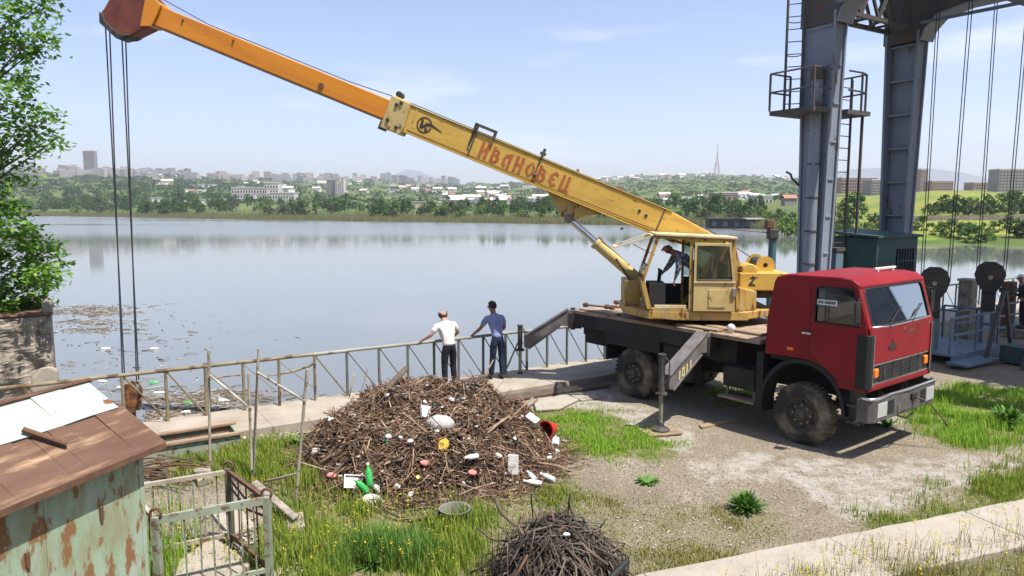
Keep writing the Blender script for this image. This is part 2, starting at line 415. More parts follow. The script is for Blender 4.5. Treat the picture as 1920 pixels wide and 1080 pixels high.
# plaid shirt
m = bpy.data.materials.new('shirt_plaid'); m.use_nodes = True
t = m.node_tree; n = t.nodes; k = t.links.new
tc = n.new('ShaderNodeTexCoord'); ck = n.new('ShaderNodeTexChecker'); ck.inputs['Scale'].default_value = 17
ck.inputs['Color1'].default_value = (0.20, 0.225, 0.27, 1); ck.inputs['Color2'].default_value = (0.045, 0.055, 0.075, 1)
k(tc.outputs['Object'], ck.inputs['Vector']); k(ck.outputs['Color'], n['Principled BSDF'].inputs['Base Color']); n['Principled BSDF'].inputs['Roughness'].default_value = 0.9
MAT['shirt_plaid'] = m

# facades of far buildings: rows of windows too small to pick apart
def facade(name, wall, wall2, win=(0.10, 0.11, 0.13)):
    m = bpy.data.materials.new(name); m.use_nodes = True
    t = m.node_tree; n = t.nodes; k = t.links.new; b = n['Principled BSDF']; b.inputs['Roughness'].default_value = 0.85
    tc = n.new('ShaderNodeTexCoord'); sp = n.new('ShaderNodeSeparateXYZ'); k(tc.outputs['Object'], sp.inputs[0])
    ad = n.new('ShaderNodeMath'); ad.operation = 'ADD'; k(sp.outputs[0], ad.inputs[0]); k(sp.outputs[1], ad.inputs[1])
    def band(src, period, lo, hi):
        d = n.new('ShaderNodeMath'); d.operation = 'DIVIDE'; d.inputs[1].default_value = period; k(src, d.inputs[0])
        f = n.new('ShaderNodeMath'); f.operation = 'FRACT'; k(d.outputs[0], f.inputs[0])
        a = n.new('ShaderNodeMath'); a.operation = 'GREATER_THAN'; a.inputs[1].default_value = lo; k(f.outputs[0], a.inputs[0])
        c = n.new('ShaderNodeMath'); c.operation = 'LESS_THAN'; c.inputs[1].default_value = hi; k(f.outputs[0], c.inputs[0])
        x = n.new('ShaderNodeMath'); x.operation = 'MULTIPLY'; k(a.outputs[0], x.inputs[0]); k(c.outputs[0], x.inputs[1]); return x.outputs[0]
    mu = n.new('ShaderNodeMath'); mu.operation = 'MULTIPLY'
    k(band(ad.outputs[0], 3.3, 0.3, 0.75), mu.inputs[0]); k(band(sp.outputs[2], 3.0, 0.3, 0.8), mu.inputs[1])
    nz = n.new('ShaderNodeTexNoise'); nz.inputs['Scale'].default_value = 0.08; k(tc.outputs['Object'], nz.inputs['Vector'])
    ob = n.new('ShaderNodeObjectInfo')
    a1 = n.new('ShaderNodeMixRGB'); a1.inputs[1].default_value = (*wall, 1); a1.inputs[2].default_value = (*wall2, 1); k(ob.outputs['Random'], a1.inputs[0])
    a2 = n.new('ShaderNodeMixRGB'); k(mu.outputs[0], a2.inputs[0]); k(a1.outputs[0], a2.inputs[1]); a2.inputs[2].default_value = (*win, 1)
    k(a2.outputs[0], b.inputs['Base Color'])
    MAT[name] = m
facade('facade_pale', (0.46, 0.41, 0.37), (0.30, 0.25, 0.23))
facade('facade_white', (0.72, 0.70, 0.68), (0.55, 0.53, 0.50))
facade('facade_brick', (0.30, 0.20, 0.155), (0.25, 0.175, 0.14))
facade('facade_grey', (0.26, 0.25, 0.25), (0.20, 0.19, 0.20))
M_('roof_red', (0.34, 0.15, 0.10), 0.85)
M_('roof_grey', (0.50, 0.48, 0.46), 0.8)
M_('wall_white', (0.66, 0.63, 0.58), 0.85)
M_('wall_tan', (0.45, 0.36, 0.28), 0.85)
M_('dark_hull', (0.028, 0.03, 0.036), 0.7)
M_('mast', (0.40, 0.30, 0.30), 0.6)
M_('mountain', (0.10, 0.12, 0.14), 0.9)
# ================================================================== SETTING
E1 = Vector((0.845, 0.535, 0)).normalized()          # along the water's edge
E2 = Vector((-E1.y, E1.x, 0))                        # out over the water
F0 = Vector((-5.32, 13.94, 0))                       # a fence post
def ue(u, v, z=0.0): return F0 + E1 * u + E2 * v + Vector((0, 0, z))
def to_uv(p): q = Vector((p[0], p[1], 0)) - F0; return q.dot(E1), q.dot(E2)
WATER_Z = -1.2
SLAB_Z = 0.15

def in_poly(X, Y, poly):
    ins = np.zeros(X.shape, bool); j = len(poly) - 1
    for i in range(len(poly)):
        xi, yi = poly[i]; xj, yj = poly[j]
        c = ((yi > Y) != (yj > Y)) & (X < (xj - xi) * (Y - yi) / (yj - yi + 1e-12) + xi)
        ins ^= c; j = i
    return ins
def gpoly(pix): return [tuple(gp(a, b)[:2]) for a, b in pix]
GRASS_AREAS = {
    'front':  gpoly([(500, 835), (585, 865), (612, 925), (700, 952), (830, 955), (880, 985), (850, 1085), (800, 1160), (540, 1160), (515, 1000), (545, 960), (520, 900)]),
    'back':   gpoly([(290, 855), (395, 832), (480, 838), (575, 812), (590, 890), (520, 905), (440, 890), (330, 915)]),
    'mid':    gpoly([(960, 768), (1060, 765), (1130, 768), (1200, 800), (1280, 845), (1220, 862), (1060, 848), (1000, 810)]),
    'right':  gpoly([(1680, 768), (1750, 742), (1830, 728), (1960, 735), (2000, 830), (1800, 836), (1715, 815)]),
    'strip':  gpoly([(1620, 992), (1780, 935), (1960, 868), (2060, 880), (1960, 925), (1700, 988)]),
    'under':  gpoly([(1330, 735), (1410, 728), (1425, 755), (1350, 765)]),
    'small':  gpoly([(1000, 905), (1060, 900), (1080, 940), (1000, 950)]),
    'near':   gpoly([(1380, 1140), (1560, 1080), (1760, 1040), (1990, 1008), (2200, 1040), (2200, 1250), (1300, 1250)]),
    'cage':   gpoly([(240, 985), (300, 965), (330, 1080), (300, 1150), (220, 1150)]),
    'low':    gpoly([(330, 1040), (520, 1080), (560, 1040), (640, 1060), (640, 1160), (330, 1160)]),
}
DRY_AREAS = {
    'a': gpoly([(870, 930), (1000, 905), (1120, 915), (1200, 960), (1330, 940), (1480, 960), (1500, 1000), (1330, 1050), (1200, 1080), (900, 1080)]),
    'b': gpoly([(1180, 1075), (1290, 1035), (1420, 1000), (1400, 1045), (1260, 1085)]),
    'c': gpoly([(1700, 830), (1920, 838), (1920, 850), (1760, 845)]),
}

# ---- ground sheet of the yard (grid aligned with the water's edge)
us = np.concatenate([np.array([-420, -200, -90, -40, -20]), np.arange(-10, 22, 0.13), np.array([24, 30, 45, 80, 160, 420])])
vs_ = np.concatenate([np.array([-420, -200, -90, -45, -25]), np.arange(-14, -1.2, 0.13)])
UU, VV = np.meshgrid(us, vs_)
GX = F0.x + E1.x * UU + E2.x * VV
GY = F0.y + E1.y * UU + E2.y * VV
def fbm(X, Y, s, seed=0):
    out = np.zeros(X.shape)
    fx = X.ravel(); fy = Y.ravel(); o = np.empty(fx.size)
    for i in range(fx.size):
        o[i] = mnoise.fractal(Vector((fx[i] * s, fy[i] * s, seed)), 0.9, 2.0, 4)
    return o.reshape(X.shape)
GN = fbm(GX, GY, 0.9, 3.1)
GZ = 0.02 * GN
nu_, nv_ = len(us), len(vs_)
grass_w = np.zeros(GX.shape); conc_w = np.zeros(GX.shape)
GN2 = fbm(GX, GY, 2.2, 8.7)
jx = GX + 0.22 * GN2; jy = GY + 0.22 * GN
for nm, p in GRASS_AREAS.items(): grass_w[in_poly(jx, jy, p)] = 1.0
for nm, p in DRY_AREAS.items(): grass_w[in_poly(jx, jy, p) & (grass_w < 0.5)] = 0.45
CONC = [gpoly([(930, 742), (1140, 708), (1150, 745), (1230, 775), (1200, 800), (1100, 765), (960, 770)]),
        gpoly([(1290, 870), (1420, 850), (1640, 868), (1920, 845), (1920, 880), (1740, 930), (1640, 985), (1560, 965), (1480, 900), (1330, 905)]),
        gpoly([(1180, 790), (1300, 800), (1310, 850), (1200, 830)]),
        gpoly([(1600, 735), (1710, 740), (1690, 790), (1640, 800)])]
for p in CONC: conc_w[in_poly(jx, jy, p)] = 1.0
idx = np.arange(nu_ * nv_).reshape(nv_, nu_)
faces = np.stack([idx[:-1, :-1], idx[:-1, 1:], idx[1:, 1:], idx[1:, :-1]], -1).reshape(-1, 4)

m = bpy.data.materials.new('ground'); m.use_nodes = True
t = m.node_tree; n = t.nodes; k = t.links.new; b = n['Principled BSDF']; b.inputs['Roughness'].default_value = 0.95; b.inputs['Specular IOR Level'].default_value = 0.2
tc = n.new('ShaderNodeTexCoord')
def nz(sc, det=8, rough=0.62):
    x = n.new('ShaderNodeTexNoise'); x.inputs['Scale'].default_value = sc; x.inputs['Detail'].default_value = det; x.inputs['Roughness'].default_value = rough
    k(tc.outputs['Object'], x.inputs['Vector']); return x.outputs['Fac']
def mr(f, a, c, d=0.0, e=1.0):
    x = n.new('ShaderNodeMapRange'); x.inputs[1].default_value = a; x.inputs[2].default_value = c; x.inputs[3].default_value = d; x.inputs[4].default_value = e; k(f, x.inputs[0]); return x.outputs[0]
def mx(f, a, c):
    x = n.new('ShaderNodeMixRGB')
    if f is not None: k(f, x.inputs[0])
    for i, q in ((1, a), (2, c)):
        if isinstance(q, tuple): x.inputs[i].default_value = (*q, 1)
        else: k(q, x.inputs[i])
    return x.outputs[0]
c0 = mx(mr(nz(1.3), 0.38, 0.62), (0.335, 0.28, 0.205), (0.44, 0.38, 0.295))
c0 = mx(mr(nz(0.55, 6), 0.48, 0.66), c0, (0.25, 0.21, 0.14))
c0 = mx(mr(nz(16, 4), 0.47, 0.62), c0, (0.265, 0.22, 0.15))
c0 = mx(mr(nz(42, 3), 0.48, 0.60), c0, (0.15, 0.12, 0.08))
c0 = mx(mr(nz(95, 2), 0.60, 0.72), c0, (0.46, 0.42, 0.36))
at = n.new('ShaderNodeAttribute'); at.attribute_name = 'conc'
fc = n.new('ShaderNodeMath'); fc.operation = 'MULTIPLY'; k(at.outputs['Fac'], fc.inputs[0]); k(mr(nz(2.6, 9, 0.7), 0.40, 0.56), fc.inputs[1])
c0 = mx(fc.outputs[0], c0, mx(mr(nz(9), 0.4, 0.6), (0.38, 0.34, 0.29), (0.48, 0.44, 0.38)))
at2 = n.new('ShaderNodeAttribute'); at2.attribute_name = 'grass'
fg = n.new('ShaderNodeMath'); fg.operation = 'MULTIPLY'; k(at2.outputs['Fac'], fg.inputs[0]); k(mr(nz(7), 0.34, 0.52), fg.inputs[1])
c0 = mx(fg.outputs[0], c0, mx(mr(nz(16), 0.4, 0.6), (0.13, 0.15, 0.04), (0.21, 0.195, 0.075)))
k(c0, b.inputs['Base Color'])
bp = n.new('ShaderNodeBump'); bp.inputs['Strength'].default_value = 0.9; bp.inputs['Distance'].default_value = 0.04
ad = n.new('ShaderNodeMath'); ad.operation = 'ADD'; k(nz(26, 5), ad.inputs[0]); k(nz(70, 3), ad.inputs[1])
k(ad.outputs[0], bp.inputs['Height']); k(bp.outputs['Normal'], b.inputs['Normal'])
MAT['ground'] = m
g = from_arrays('ground', np.stack([GX, GY, GZ], -1).reshape(-1, 3), faces, 4, 'ground', smooth=True)
tag(g, kind='structure')
for nm, w in (('grass', grass_w), ('conc', conc_w)):
    a = g.data.attributes.new(nm, 'FLOAT', 'POINT'); a.data.foreach_set('value', w.ravel().astype(np.float32))

# ---- unseen bank added behind the viewpoint, tall and dark to cut sky fill
bx_ = np.linspace(-70, 70, 60); by_ = np.array([5.0, 4.0, 3.0, 2.0, 1.0, 0.0, -2, -5, -9, -14, -20, -28, -40])
bh_ = np.array([-0.25, 0.3, 0.95, 1.6, 2.1, 2.4, 2.6, 4.0, 6.5, 9.5, 12, 14, 15])
BX, BY = np.meshgrid(bx_, by_)
BZ = np.repeat(bh_[:, None], len(bx_), 1) * (1 + 0.10 * np.sin(BX * 0.9 + BY)) 
BY2 = BY + np.where(BX > 0, 0, 0) 
idx = np.arange(BX.size).reshape(BX.shape)
faces = np.stack([idx[:-1, :-1], idx[:-1, 1:], idx[1:, 1:], idx[1:, :-1]], -1).reshape(-1, 4)
M_('added_bank_scrub', (0.055, 0.075, 0.03), 0.95, col2=(0.10, 0.095, 0.055), scale=0.8, bump=0.8, bscale=3, bdist=0.2)
bk = from_arrays('fill_blocking_bank', np.stack([BX, BY2, BZ], -1).reshape(-1, 3), faces, 4, 'added_bank_scrub', smooth=True); tag(bk, kind='structure')

# ---- concrete slab along the edge, cast in bays, with the dam wall below it
mb = MB()
mb.box(-420, 420, -1.30, 0.16, -3.0, SLAB_Z - 0.16, M=Matrix.Translation(F0) @ Matrix.Rotation(math.atan2(E1.y, E1.x), 4, 'Z'))
dam = mb.build('dam_wall', 'concrete'); tag(dam, kind='structure')
BASIS = Matrix.Translation(F0) @ Matrix.Rotation(math.atan2(E1.y, E1.x), 4, 'Z')
u = -20.0
pave = bpy.data.objects.new('quay_pavement', None); COL.objects.link(pave); tag(pave, kind='structure')
while u < 60:
    w = random.uniform(1.9, 2.6)
    mb = MB(); dz = random.uniform(-0.012, 0.012); near = -1.42 + random.uniform(-0.05, 0.05)
    nseg = 8
    top = [(u + w * i / nseg, near + random.uniform(-0.02, 0.02)) for i in range(nseg + 1)]
    poly = [BASIS @ Vector((a, c, SLAB_Z + dz)) for a, c in top] + [BASIS @ Vector((u + w, 0.2, SLAB_Z + dz)), BASIS @ Vector((u, 0.2, SLAB_Z + dz))]
    mb.ext(poly, (0, 0, -0.17))
    mb.build('slab', 'concrete', pave, bevel=0.025)
    u += w + 0.012

# ---- concrete strip in the right foreground
KD = (gp(1920, 947) - gp(1280, 1075)).normalized(); KN = Vector((KD.y, -KD.x, 0)); KP = gp(1280, 1075)
kerb = bpy.data.objects.new('concrete_kerb', None); COL.objects.link(kerb); tag(kerb, kind='structure')
s = -6.0
while s < 22:
    ln = random.uniform(2.2, 3.0); mb = MB()
    far = [KP + KD * (s + ln * i / 10) + KN * random.uniform(-0.012, 0.012) + Vector((0, 0, 0.09)) for i in range(11)]
    nearp = [KP + KD * (s + ln * i / 10) + KN * (0.98 + random.uniform(-0.012, 0.012)) + Vector((0, 0, 0.09)) for i in range(11)]
    mb.ext(far + nearp[::-1], (0, 0, -0.3)); mb.build('slab', 'concrete_pale', kerb, bevel=0.012)
    s += ln + 0.01

# ---- water
m = bpy.data.materials.new('water'); m.use_nodes = True
t = m.node_tree; n = t.nodes; k = t.links.new; b = n['Principled BSDF']
b.inputs['Base Color'].default_value = (0.150, 0.158, 0.150, 1); b.inputs['IOR'].default_value = 1.333; b.inputs['Specular IOR Level'].default_value = 0.5
tc = n.new('ShaderNodeTexCoord')
sp = n.new('ShaderNodeSeparateXYZ'); k(tc.outputs['Object'], sp.inputs[0])
mp = n.new('ShaderNodeMapping'); mp.inputs['Scale'].default_value = (0.004, 0.02, 1); k(tc.outputs['Object'], mp.inputs['Vector'])
x = n.new('ShaderNodeTexNoise'); x.inputs['Scale'].default_value = 1.0; x.inputs['Detail'].default_value = 5; k(mp.outputs[0], x.inputs['Vector'])
a1 = mr(sp.outputs[1], 120, 175); 
wv = n.new('ShaderNodeMath'); wv.operation = 'MULTIPLY'; k(a1, wv.inputs[0]); k(mr(x.outputs['Fac'], 0.30, 0.42), wv.inputs[1])
k(mr(wv.outputs[0], 0, 1, 0.05, 0.24), b.inputs['Roughness'])
mp2 = n.new('ShaderNodeMapping'); mp2.inputs['Scale'].default_value = (0.5, 1.0, 1); k(tc.outputs['Object'], mp2.inputs['Vector'])
y = n.new('ShaderNodeTexNoise'); y.inputs['Scale'].default_value = 1.6; y.inputs['Detail'].default_value = 4; k(mp2.outputs[0], y.inputs['Vector'])
bp = n.new('ShaderNodeBump'); bp.inputs['Distance'].default_value = 0.03
k(mr(wv.outputs[0], 0, 1, 0.09, 0.25), bp.inputs['Strength']); k(y.outputs['Fac'], bp.inputs['Height']); k(bp.outputs['Normal'], b.inputs['Normal'])
MAT['water'] = m
mb = MB(); mb.add([(-9000, -500, WATER_Z), (9000, -500, WATER_Z), (9000, 9000, WATER_Z), (-9000, 9000, WATER_Z)], [(0, 1, 2, 3)])
wt = mb.build('lake_water', 'water'); tag(wt, kind='structure')

# ---- land across the lake: profile (distance, height) by bearing
def zz(y, yp): return CAM_H + (390 - yp) / 1350 * y
KEYS = {   # bearing (sight column): list of (distance, sight row)
    -900: [(560, 403.5), (600, 396), (760, 392), (1100, 365), (1700, 328), (2800, 345)],
    0:    [(515, 404), (545, 394), (640, 390), (960, 352), (1500, 322), (2600, 335)],
    300:  [(400, 408), (430, 397), (540, 391), (900, 352), (1700, 330), (2800, 342)],
    480:  [(330, 412), (355, 401), (480, 392), (760, 372), (2000, 337), (3000, 348)],
    700:  [(288, 415), (310, 404), (420, 395), (760, 374), (2400, 337), (3300, 350)],
    860:  [(268, 417), (290, 406), (400, 396), (760, 376), (2800, 346), (3500, 355)],
    1050: [(240, 420), (262, 408), (370, 394), (760, 374), (2700, 341), (3300, 352)],
    1200: [(222, 422.5), (242, 410), (340, 392), (700, 374), (2600, 331), (3300, 342)],
    1320: [(206, 425), (225, 410), (320, 388), (640, 372), (2500, 329), (3300, 342)],
    1440: [(180, 430), (200, 412), (300, 386), (600, 372), (2500, 334), (3300, 345)],
    1530: [(128, 446), (145, 424), (220, 396), (420, 376), (2500, 338), (3300, 348)],
    1620: [(109, 456), (118, 440), (160, 412), (240, 388), (600, 366), (3300, 362)],
    1740: [(105, 458.5), (113, 442), (150, 414), (235, 361), (600, 358), (3300, 364)],
    1930: [(100, 462), (108, 444), (142, 415), (215, 374), (600, 362), (3300, 364)],
    2900: [(85, 475), (95, 450), (130, 420), (230, 370), (600, 364), (3300, 368)],
}
kx = np.array(sorted(KEYS)); K_ = len(KEYS[0])
kD = np.array([[KEYS[a][j][0] for a in kx] for j in range(K_)], float)
kZ = np.array([[zz(*KEYS[a][j]) for a in kx] for j in range(K_)], float)
kZ[0] = WATER_Z - 0.3
def tprof(px):
    return np.array([np.interp(px, kx, kD[j]) for j in range(K_)]), np.array([np.interp(px, kx, kZ[j]) for j in range(K_)])
def land_z(X, Y):
    px = 960 + FPX * X / Y
    D, Z = tprof(px)
    z = float(np.interp(Y, D, Z))
    w = min(1.0, max(0.0, (Y - D[0]) / 60.0))
    return z + w * 0.012 * Y * 0.25 * mnoise.fractal(Vector((X * 0.012, Y * 0.012, 4)), 1, 2, 3)
cols_px = np.concatenate([np.linspace(-900, -60, 20), np.linspace(-40, 1960, 190), np.linspace(1990, 2900, 20)])
fr_ = np.concatenate([np.linspace(0, 1, 7)[:-1], 1 + np.linspace(0, 1, 7)[:-1], 2 + np.linspace(0, 1, 11)[:-1], 3 + np.linspace(0, 1, 13)[:-1], 4 + np.linspace(0, 1, 6)])
V = np.zeros((len(fr_), len(cols_px), 3)); tint = np.zeros((len(fr_), len(cols_px)))
for i, px in enumerate(cols_px):
    D, Z = tprof(px)
    for j, f in enumerate(fr_):
        q = min(int(f), K_ - 2); w = f - q
        y_ = D[q] * (1 - w) + D[q + 1] * w
        x_ = (px - 960) / FPX * y_
        V[j, i] = (x_, y_, land_z(x_, y_) if j > 0 else WATER_Z - 0.3)
        tint[j, i] = np.clip((px - 1500) / 120, 0, 1) * (1.0 if 110 < y_ < 700 else 0.2)
m = bpy.data.materials.new('far_land'); m.use_nodes = True
t = m.node_tree; n = t.nodes; k = t.links.new; b = n['Principled BSDF']; b.inputs['Roughness'].default_value = 1.0; b.inputs['Specular IOR Level'].default_value = 0.1
tc = n.new('ShaderNodeTexCoord')
c0 = mx(mr(nz(0.012, 6), 0.42, 0.58), (0.06, 0.105, 0.026), (0.13, 0.15, 0.05))
c0 = mx(mr(nz(0.004, 5), 0.5, 0.62), c0, (0.05, 0.09, 0.03))
c0 = mx(mr(nz(0.09, 5), 0.52, 0.7), c0, (0.045, 0.07, 0.022))
c1 = mx(mr(nz(0.028, 6), 0.40, 0.60), (0.235, 0.225, 0.055), (0.12, 0.18, 0.035))
c1 = mx(mr(nz(0.35, 5), 0.45, 0.75), c1, (0.11, 0.15, 0.03))
at = n.new('ShaderNodeAttribute'); at.attribute_name = 'meadow'
k(mx(at.outputs['Fac'], c0, c1), b.inputs['Base Color'])
MAT['far_land'] = m
nj, ni = len(fr_), len(cols_px); idx = np.arange(nj * ni).reshape(nj, ni)
faces = np.stack([idx[:-1, :-1], idx[:-1, 1:], idx[1:, 1:], idx[1:, :-1]], -1).reshape(-1, 4)
land = from_arrays('far_shore_terrain', V.reshape(-1, 3), faces, 4, 'far_land', smooth=True); tag(land, kind='structure')
a = land.data.attributes.new('meadow', 'FLOAT', 'POINT'); a.data.foreach_set('value', tint.ravel().astype(np.float32))

# ---- distant mountains
def ridge(name, pts, y, depth):
    V = []; F = []
    for i, (px, yp) in enumerate(pts):
        p = dp(px, yp, y); x = p.x
        for j, (a, c) in enumerate(((-depth, 0), (-depth * 0.5, 0.45), (-depth * 0.2, 0.8), (0, 1), (depth * 0.4, 0.6), (depth, 0))):
            V.append((x * (y + a) / y + 30 * math.sin(i * 3.1 + j), y + a, (p.z + 8 * math.sin(i * 5.3)) * c))
    for i in range(len(pts) - 1):
        for j in range(5):
            F.append((i * 6 + j, (i + 1) * 6 + j, (i + 1) * 6 + j + 1, i * 6 + j + 1))
    o = from_arrays(name, np.array(V), np.array(F), 4, 'mountain', smooth=True); tag(o, kind='structure')
ridge('mountain', [(1380, 345), (1480, 334), (1540, 324), (1600, 317), (1680, 314), (1740, 317), (1800, 324), (1860, 334), (1930, 345), (2100, 350), (2300, 340)], 5200, 500)
ridge('mountain', [(660, 362), (700, 345), (735, 328), (765, 317), (785, 322), (815, 333), (850, 345), (900, 360)], 7200, 400)
# ================================================================== FAR SHORE: buildings, trees
def block_mesh(name, w, d, h, fac, steps=1):
    mb = MB(); x = -w / 2
    for i in range(steps):
        ww = w / steps; hh = h * (1 - 0.1 * (i % 2))
        mb.box(x, x + ww - (0.02 if i < steps - 1 else 0), -d / 2 + 0.4 * (i % 2), d / 2, -6, hh)
        mb.m = 1; mb.box(x + 0.3, x + ww - 0.3, -d / 2 + 0.7, d / 2 - 0.3, hh, hh + 0.5)
        mb.box(x + ww * 0.4, x + ww * 0.55, -1.5, 1.5, hh + 0.5, hh + 2.6); mb.m = 0
        x += ww
    return mb.mesh(name, [fac, 'roof_grey'])
def house_mesh(name, w, d, h, wall, roof, flat=False):
    mb = MB(); mb.box(-w / 2, w / 2, -d / 2, d / 2, -5, h)
    mb.m = 1
    if flat:
        mb.box(-w / 2 - 0.4, w / 2 + 0.4, -d / 2 - 0.4, d / 2 + 0.4, h, h + 0.4)
    else:
        e = 0.5; r = h + w * 0.16
        mb.ext([(-w / 2 - e, -d / 2 - e, h - 0.1), (w / 2 + e, -d / 2 - e, h - 0.1), (w / 2 + e, 0, r), (-w / 2 - e, 0, r)], (0, 0, 0.25))
        mb.ext([(-w / 2 - e, d / 2 + e, h - 0.1), (w / 2 + e, d / 2 + e, h - 0.1), (w / 2 + e, 0.01, r), (-w / 2 - e, 0.01, r)], (0, 0, 0.25))
        mb.box(w * 0.2, w * 0.28, -0.5, 0.5, h, r + 1)
    mb.m = 2
    for q in (-0.3, 0.0, 0.3):
        mb.box(w * q - 0.6, w * q + 0.6, -d / 2 - 0.05, -d / 2 + 0.1, h * 0.35, h * 0.72)
    return mb.mesh(name, [wall, roof, 'dark_hull'])
def put(name, me, x, y, rz, label, cat, group=None, sc=1.0, z=None):
    o = bpy.data.objects.new(name, me); COL.objects.link(o)
    o.location = (x, y, land_z(x, y) if z is None else z); o.rotation_euler = (0, 0, rz); o.scale = (sc, sc, sc)
    return tag(o, label, cat, group)

BL = [block_mesh('apartment_block', w, 14, h, f, st) for w, h, f, st in
      ((34, 27, 'facade_pale', 2), (52, 24, 'facade_pale', 3), (22, 40, 'facade_grey', 1), (44, 30, 'facade_grey', 2), (26, 33, 'facade_pale', 1), (60, 16, 'facade_white', 3))]
HS = [house_mesh('house', w, d, h, a, r, f) for w, d, h, a, r, f in
      ((13, 9, 6, 'wall_white', 'roof_grey', False), (18, 10, 5.5, 'wall_white', 'roof_grey', True), (12, 9, 7, 'wall_tan', 'roof_red', False), (22, 11, 6, 'wall_tan', 'roof_grey', False), (30, 12, 6, 'wall_white', 'roof_grey', True))]
r2 = random.Random(5)
for i in range(140):                                              # skyline of the city on the left
    px = r2.uniform(30, 860) if i % 4 else r2.uniform(200, 380)
    D, Z = tprof(px); y = D[4] * r2.uniform(0.80, 1.03); x = (px - 960) / FPX * y
    put('apartment_block', BL[r2.choice((0, 1, 2, 3, 4, 1, 3))], x, y, r2.uniform(-0.6, 0.6), 'hazy apartment block on the city skyline across the lake', 'building', 'apartment blocks on the far skyline', sc=r2.uniform(0.42, 0.72) * (y / 2100) ** 0.6)
for i in range(78):                                               # houses in the middle distance
    px = r2.uniform(300, 1080); y = r2.uniform(620, 1700); x = (px - 960) / FPX * y
    put('house', r2.choice(HS), x, y, r2.uniform(-0.7, 0.7), 'small pale house among trees in the valley across the lake', 'house', 'houses in the valley across the lake', sc=r2.uniform(0.5, 0.85))
for i in range(34):
    px = r2.uniform(830, 1010); y = r2.uniform(500, 900); x = (px - 960) / FPX * y
    put('house', r2.choice(HS), x, y, r2.uniform(-0.7, 0.7), 'white roofed house of the tight cluster below the crane boom', 'house', 'cluster of houses below the crane boom', sc=r2.uniform(0.42, 0.7))
for i in range(70):                                               # houses on the green hill
    px = r2.uniform(1120, 1480); y = r2.uniform(1900, 2480); x = (px - 960) / FPX * y
    put('house', r2.choice(HS), x, y, r2.uniform(-0.7, 0.7), 'tiny pale house scattered on the green hill below the mast', 'house', 'houses on the hill below the mast', sc=r2.uniform(0.6, 1.1))
for i in range(26):
    px = r2.uniform(1150, 1480); y = r2.uniform(420, 700); x = (px - 960) / FPX * y
    put('house', r2.choice(HS), x, y, r2.uniform(-0.7, 0.7), 'low house at the foot of the green hill behind the boom base', 'house', 'houses at the foot of the hill', sc=r2.uniform(0.36, 0.6))

def big_block(name, label, px, yt, yb, wpx, y, fac, floors, bays, rz=0.0, depth=12, roofmat='roof_grey'):
    """a nearer block whose floors and windows can be made out: wall, roof, window rows"""
    w = wpx / FPX * y; p = dp(px, yt, y); zb = min(dp(px, yb, y).z, land_z(p.x, y)) - 2; h = p.z - zb
    t = thing(name, label, 'building', (p.x, y, zb), rz)
    MB().box(-w / 2, w / 2, 0, depth, 0, h).build('wall', fac, t)
    MB().box(-w / 2 - 0.3, w / 2 + 0.3, -0.3, depth + 0.3, h, h + 0.7).build('roof', roofmat, t)
    mb = MB(); fh = (h - 1) / floors; bw = w / bays
    for f in range(floors):
        for q in range(bays):
            if r2.random() < 0.06: continue
            x0 = -w / 2 + bw * (q + 0.25); z0 = h - 1 - fh * (f + 0.8)
            mb.box(x0, x0 + bw * 0.5, -0.12, 0.05, z0, z0 + fh * 0.5)
    wn = mb.build('window_rows', 'dark_hull', t); wn['kind'] = 'stuff'
    mb = MB()
    for f in range(floors + 1):
        mb.box(-w / 2 - 0.1, w / 2 + 0.1, -0.22, 0.02, h - 1 - fh * f, h - 0.75 - fh * f)
    wn = mb.build('floor_bands', 'wall_tan', t); wn['kind'] = 'stuff'
    return t
# plain walls for the blocks with built windows
M_('plain_brick', (0.30, 0.195, 0.15), 0.9, col2=(0.24, 0.16, 0.125), scale=0.3)
M_('plain_grey', (0.24, 0.225, 0.22), 0.9, col2=(0.18, 0.17, 0.17), scale=0.3)
M_('plain_white', (0.56, 0.53, 0.49), 0.9, col2=(0.45, 0.42, 0.39), scale=0.3)
big_block('tower_block', 'tall dark tower block standing alone on the left skyline', 165, 283, 322, 20, 1450, 'plain_grey', 14, 5)
big_block('tower_block', 'white tower block, tallest in the middle of the far shore', 636, 334, 372, 16, 900, 'plain_white', 9, 4)
big_block('tower_block', 'grey tower block joined to the white one across the lake', 620, 337, 372, 15, 905, 'plain_grey', 9, 4)
big_block('institution', 'long white building with stepped roofs on the far left bank', 470, 352, 374, 72, 640, 'plain_white', 3, 14)
big_block('institution', 'white wing with a taller centre beside the long white building', 508, 343, 368, 26, 630, 'plain_white', 4, 5)
big_block('institution', 'low white end wing nearest the far left bank', 528, 362, 378, 46, 610, 'plain_white', 2, 9)
big_block('apartment_house', 'red brown long apartment house just left of the dark gantry leg', 1612, 334, 372, 66, 520, 'plain_brick', 7, 14)
big_block('apartment_house', 'pale balconied apartment house touching the dark gantry leg', 1655, 338, 372, 40, 500, 'plain_grey', 7, 9)
big_block('tower_block', 'slim pinkish tower just right of the dark gantry leg', 1734, 318, 362, 13, 620, 'plain_brick', 11, 3)
big_block('apartment_house', 'brown apartment house on the ridge between hoist ropes', 1768, 340, 362, 40, 560, 'plain_brick', 5, 9)
big_block('apartment_house', 'low dark apartment house on the ridge near the right edge', 1850, 343, 366, 48, 560, 'plain_brick', 5, 10)
big_block('tower_block', 'grey slab tower on the ridge at the right edge', 1905, 318, 366, 60, 520, 'plain_grey', 9, 10)
big_block('apartment_house', 'bluish block under the lettering of the boom', 1020, 352, 378, 34, 1050, 'plain_grey', 7, 7)
big_block('villa', 'flat roofed pinkish villa with a tall dark opening on the far bank', 1362, 362, 388, 44, 400, 'plain_brick', 2, 4)
big_block('villa', 'pale terrace house right of the pinkish villa', 1432, 368, 386, 34, 400, 'plain_white', 2, 5)
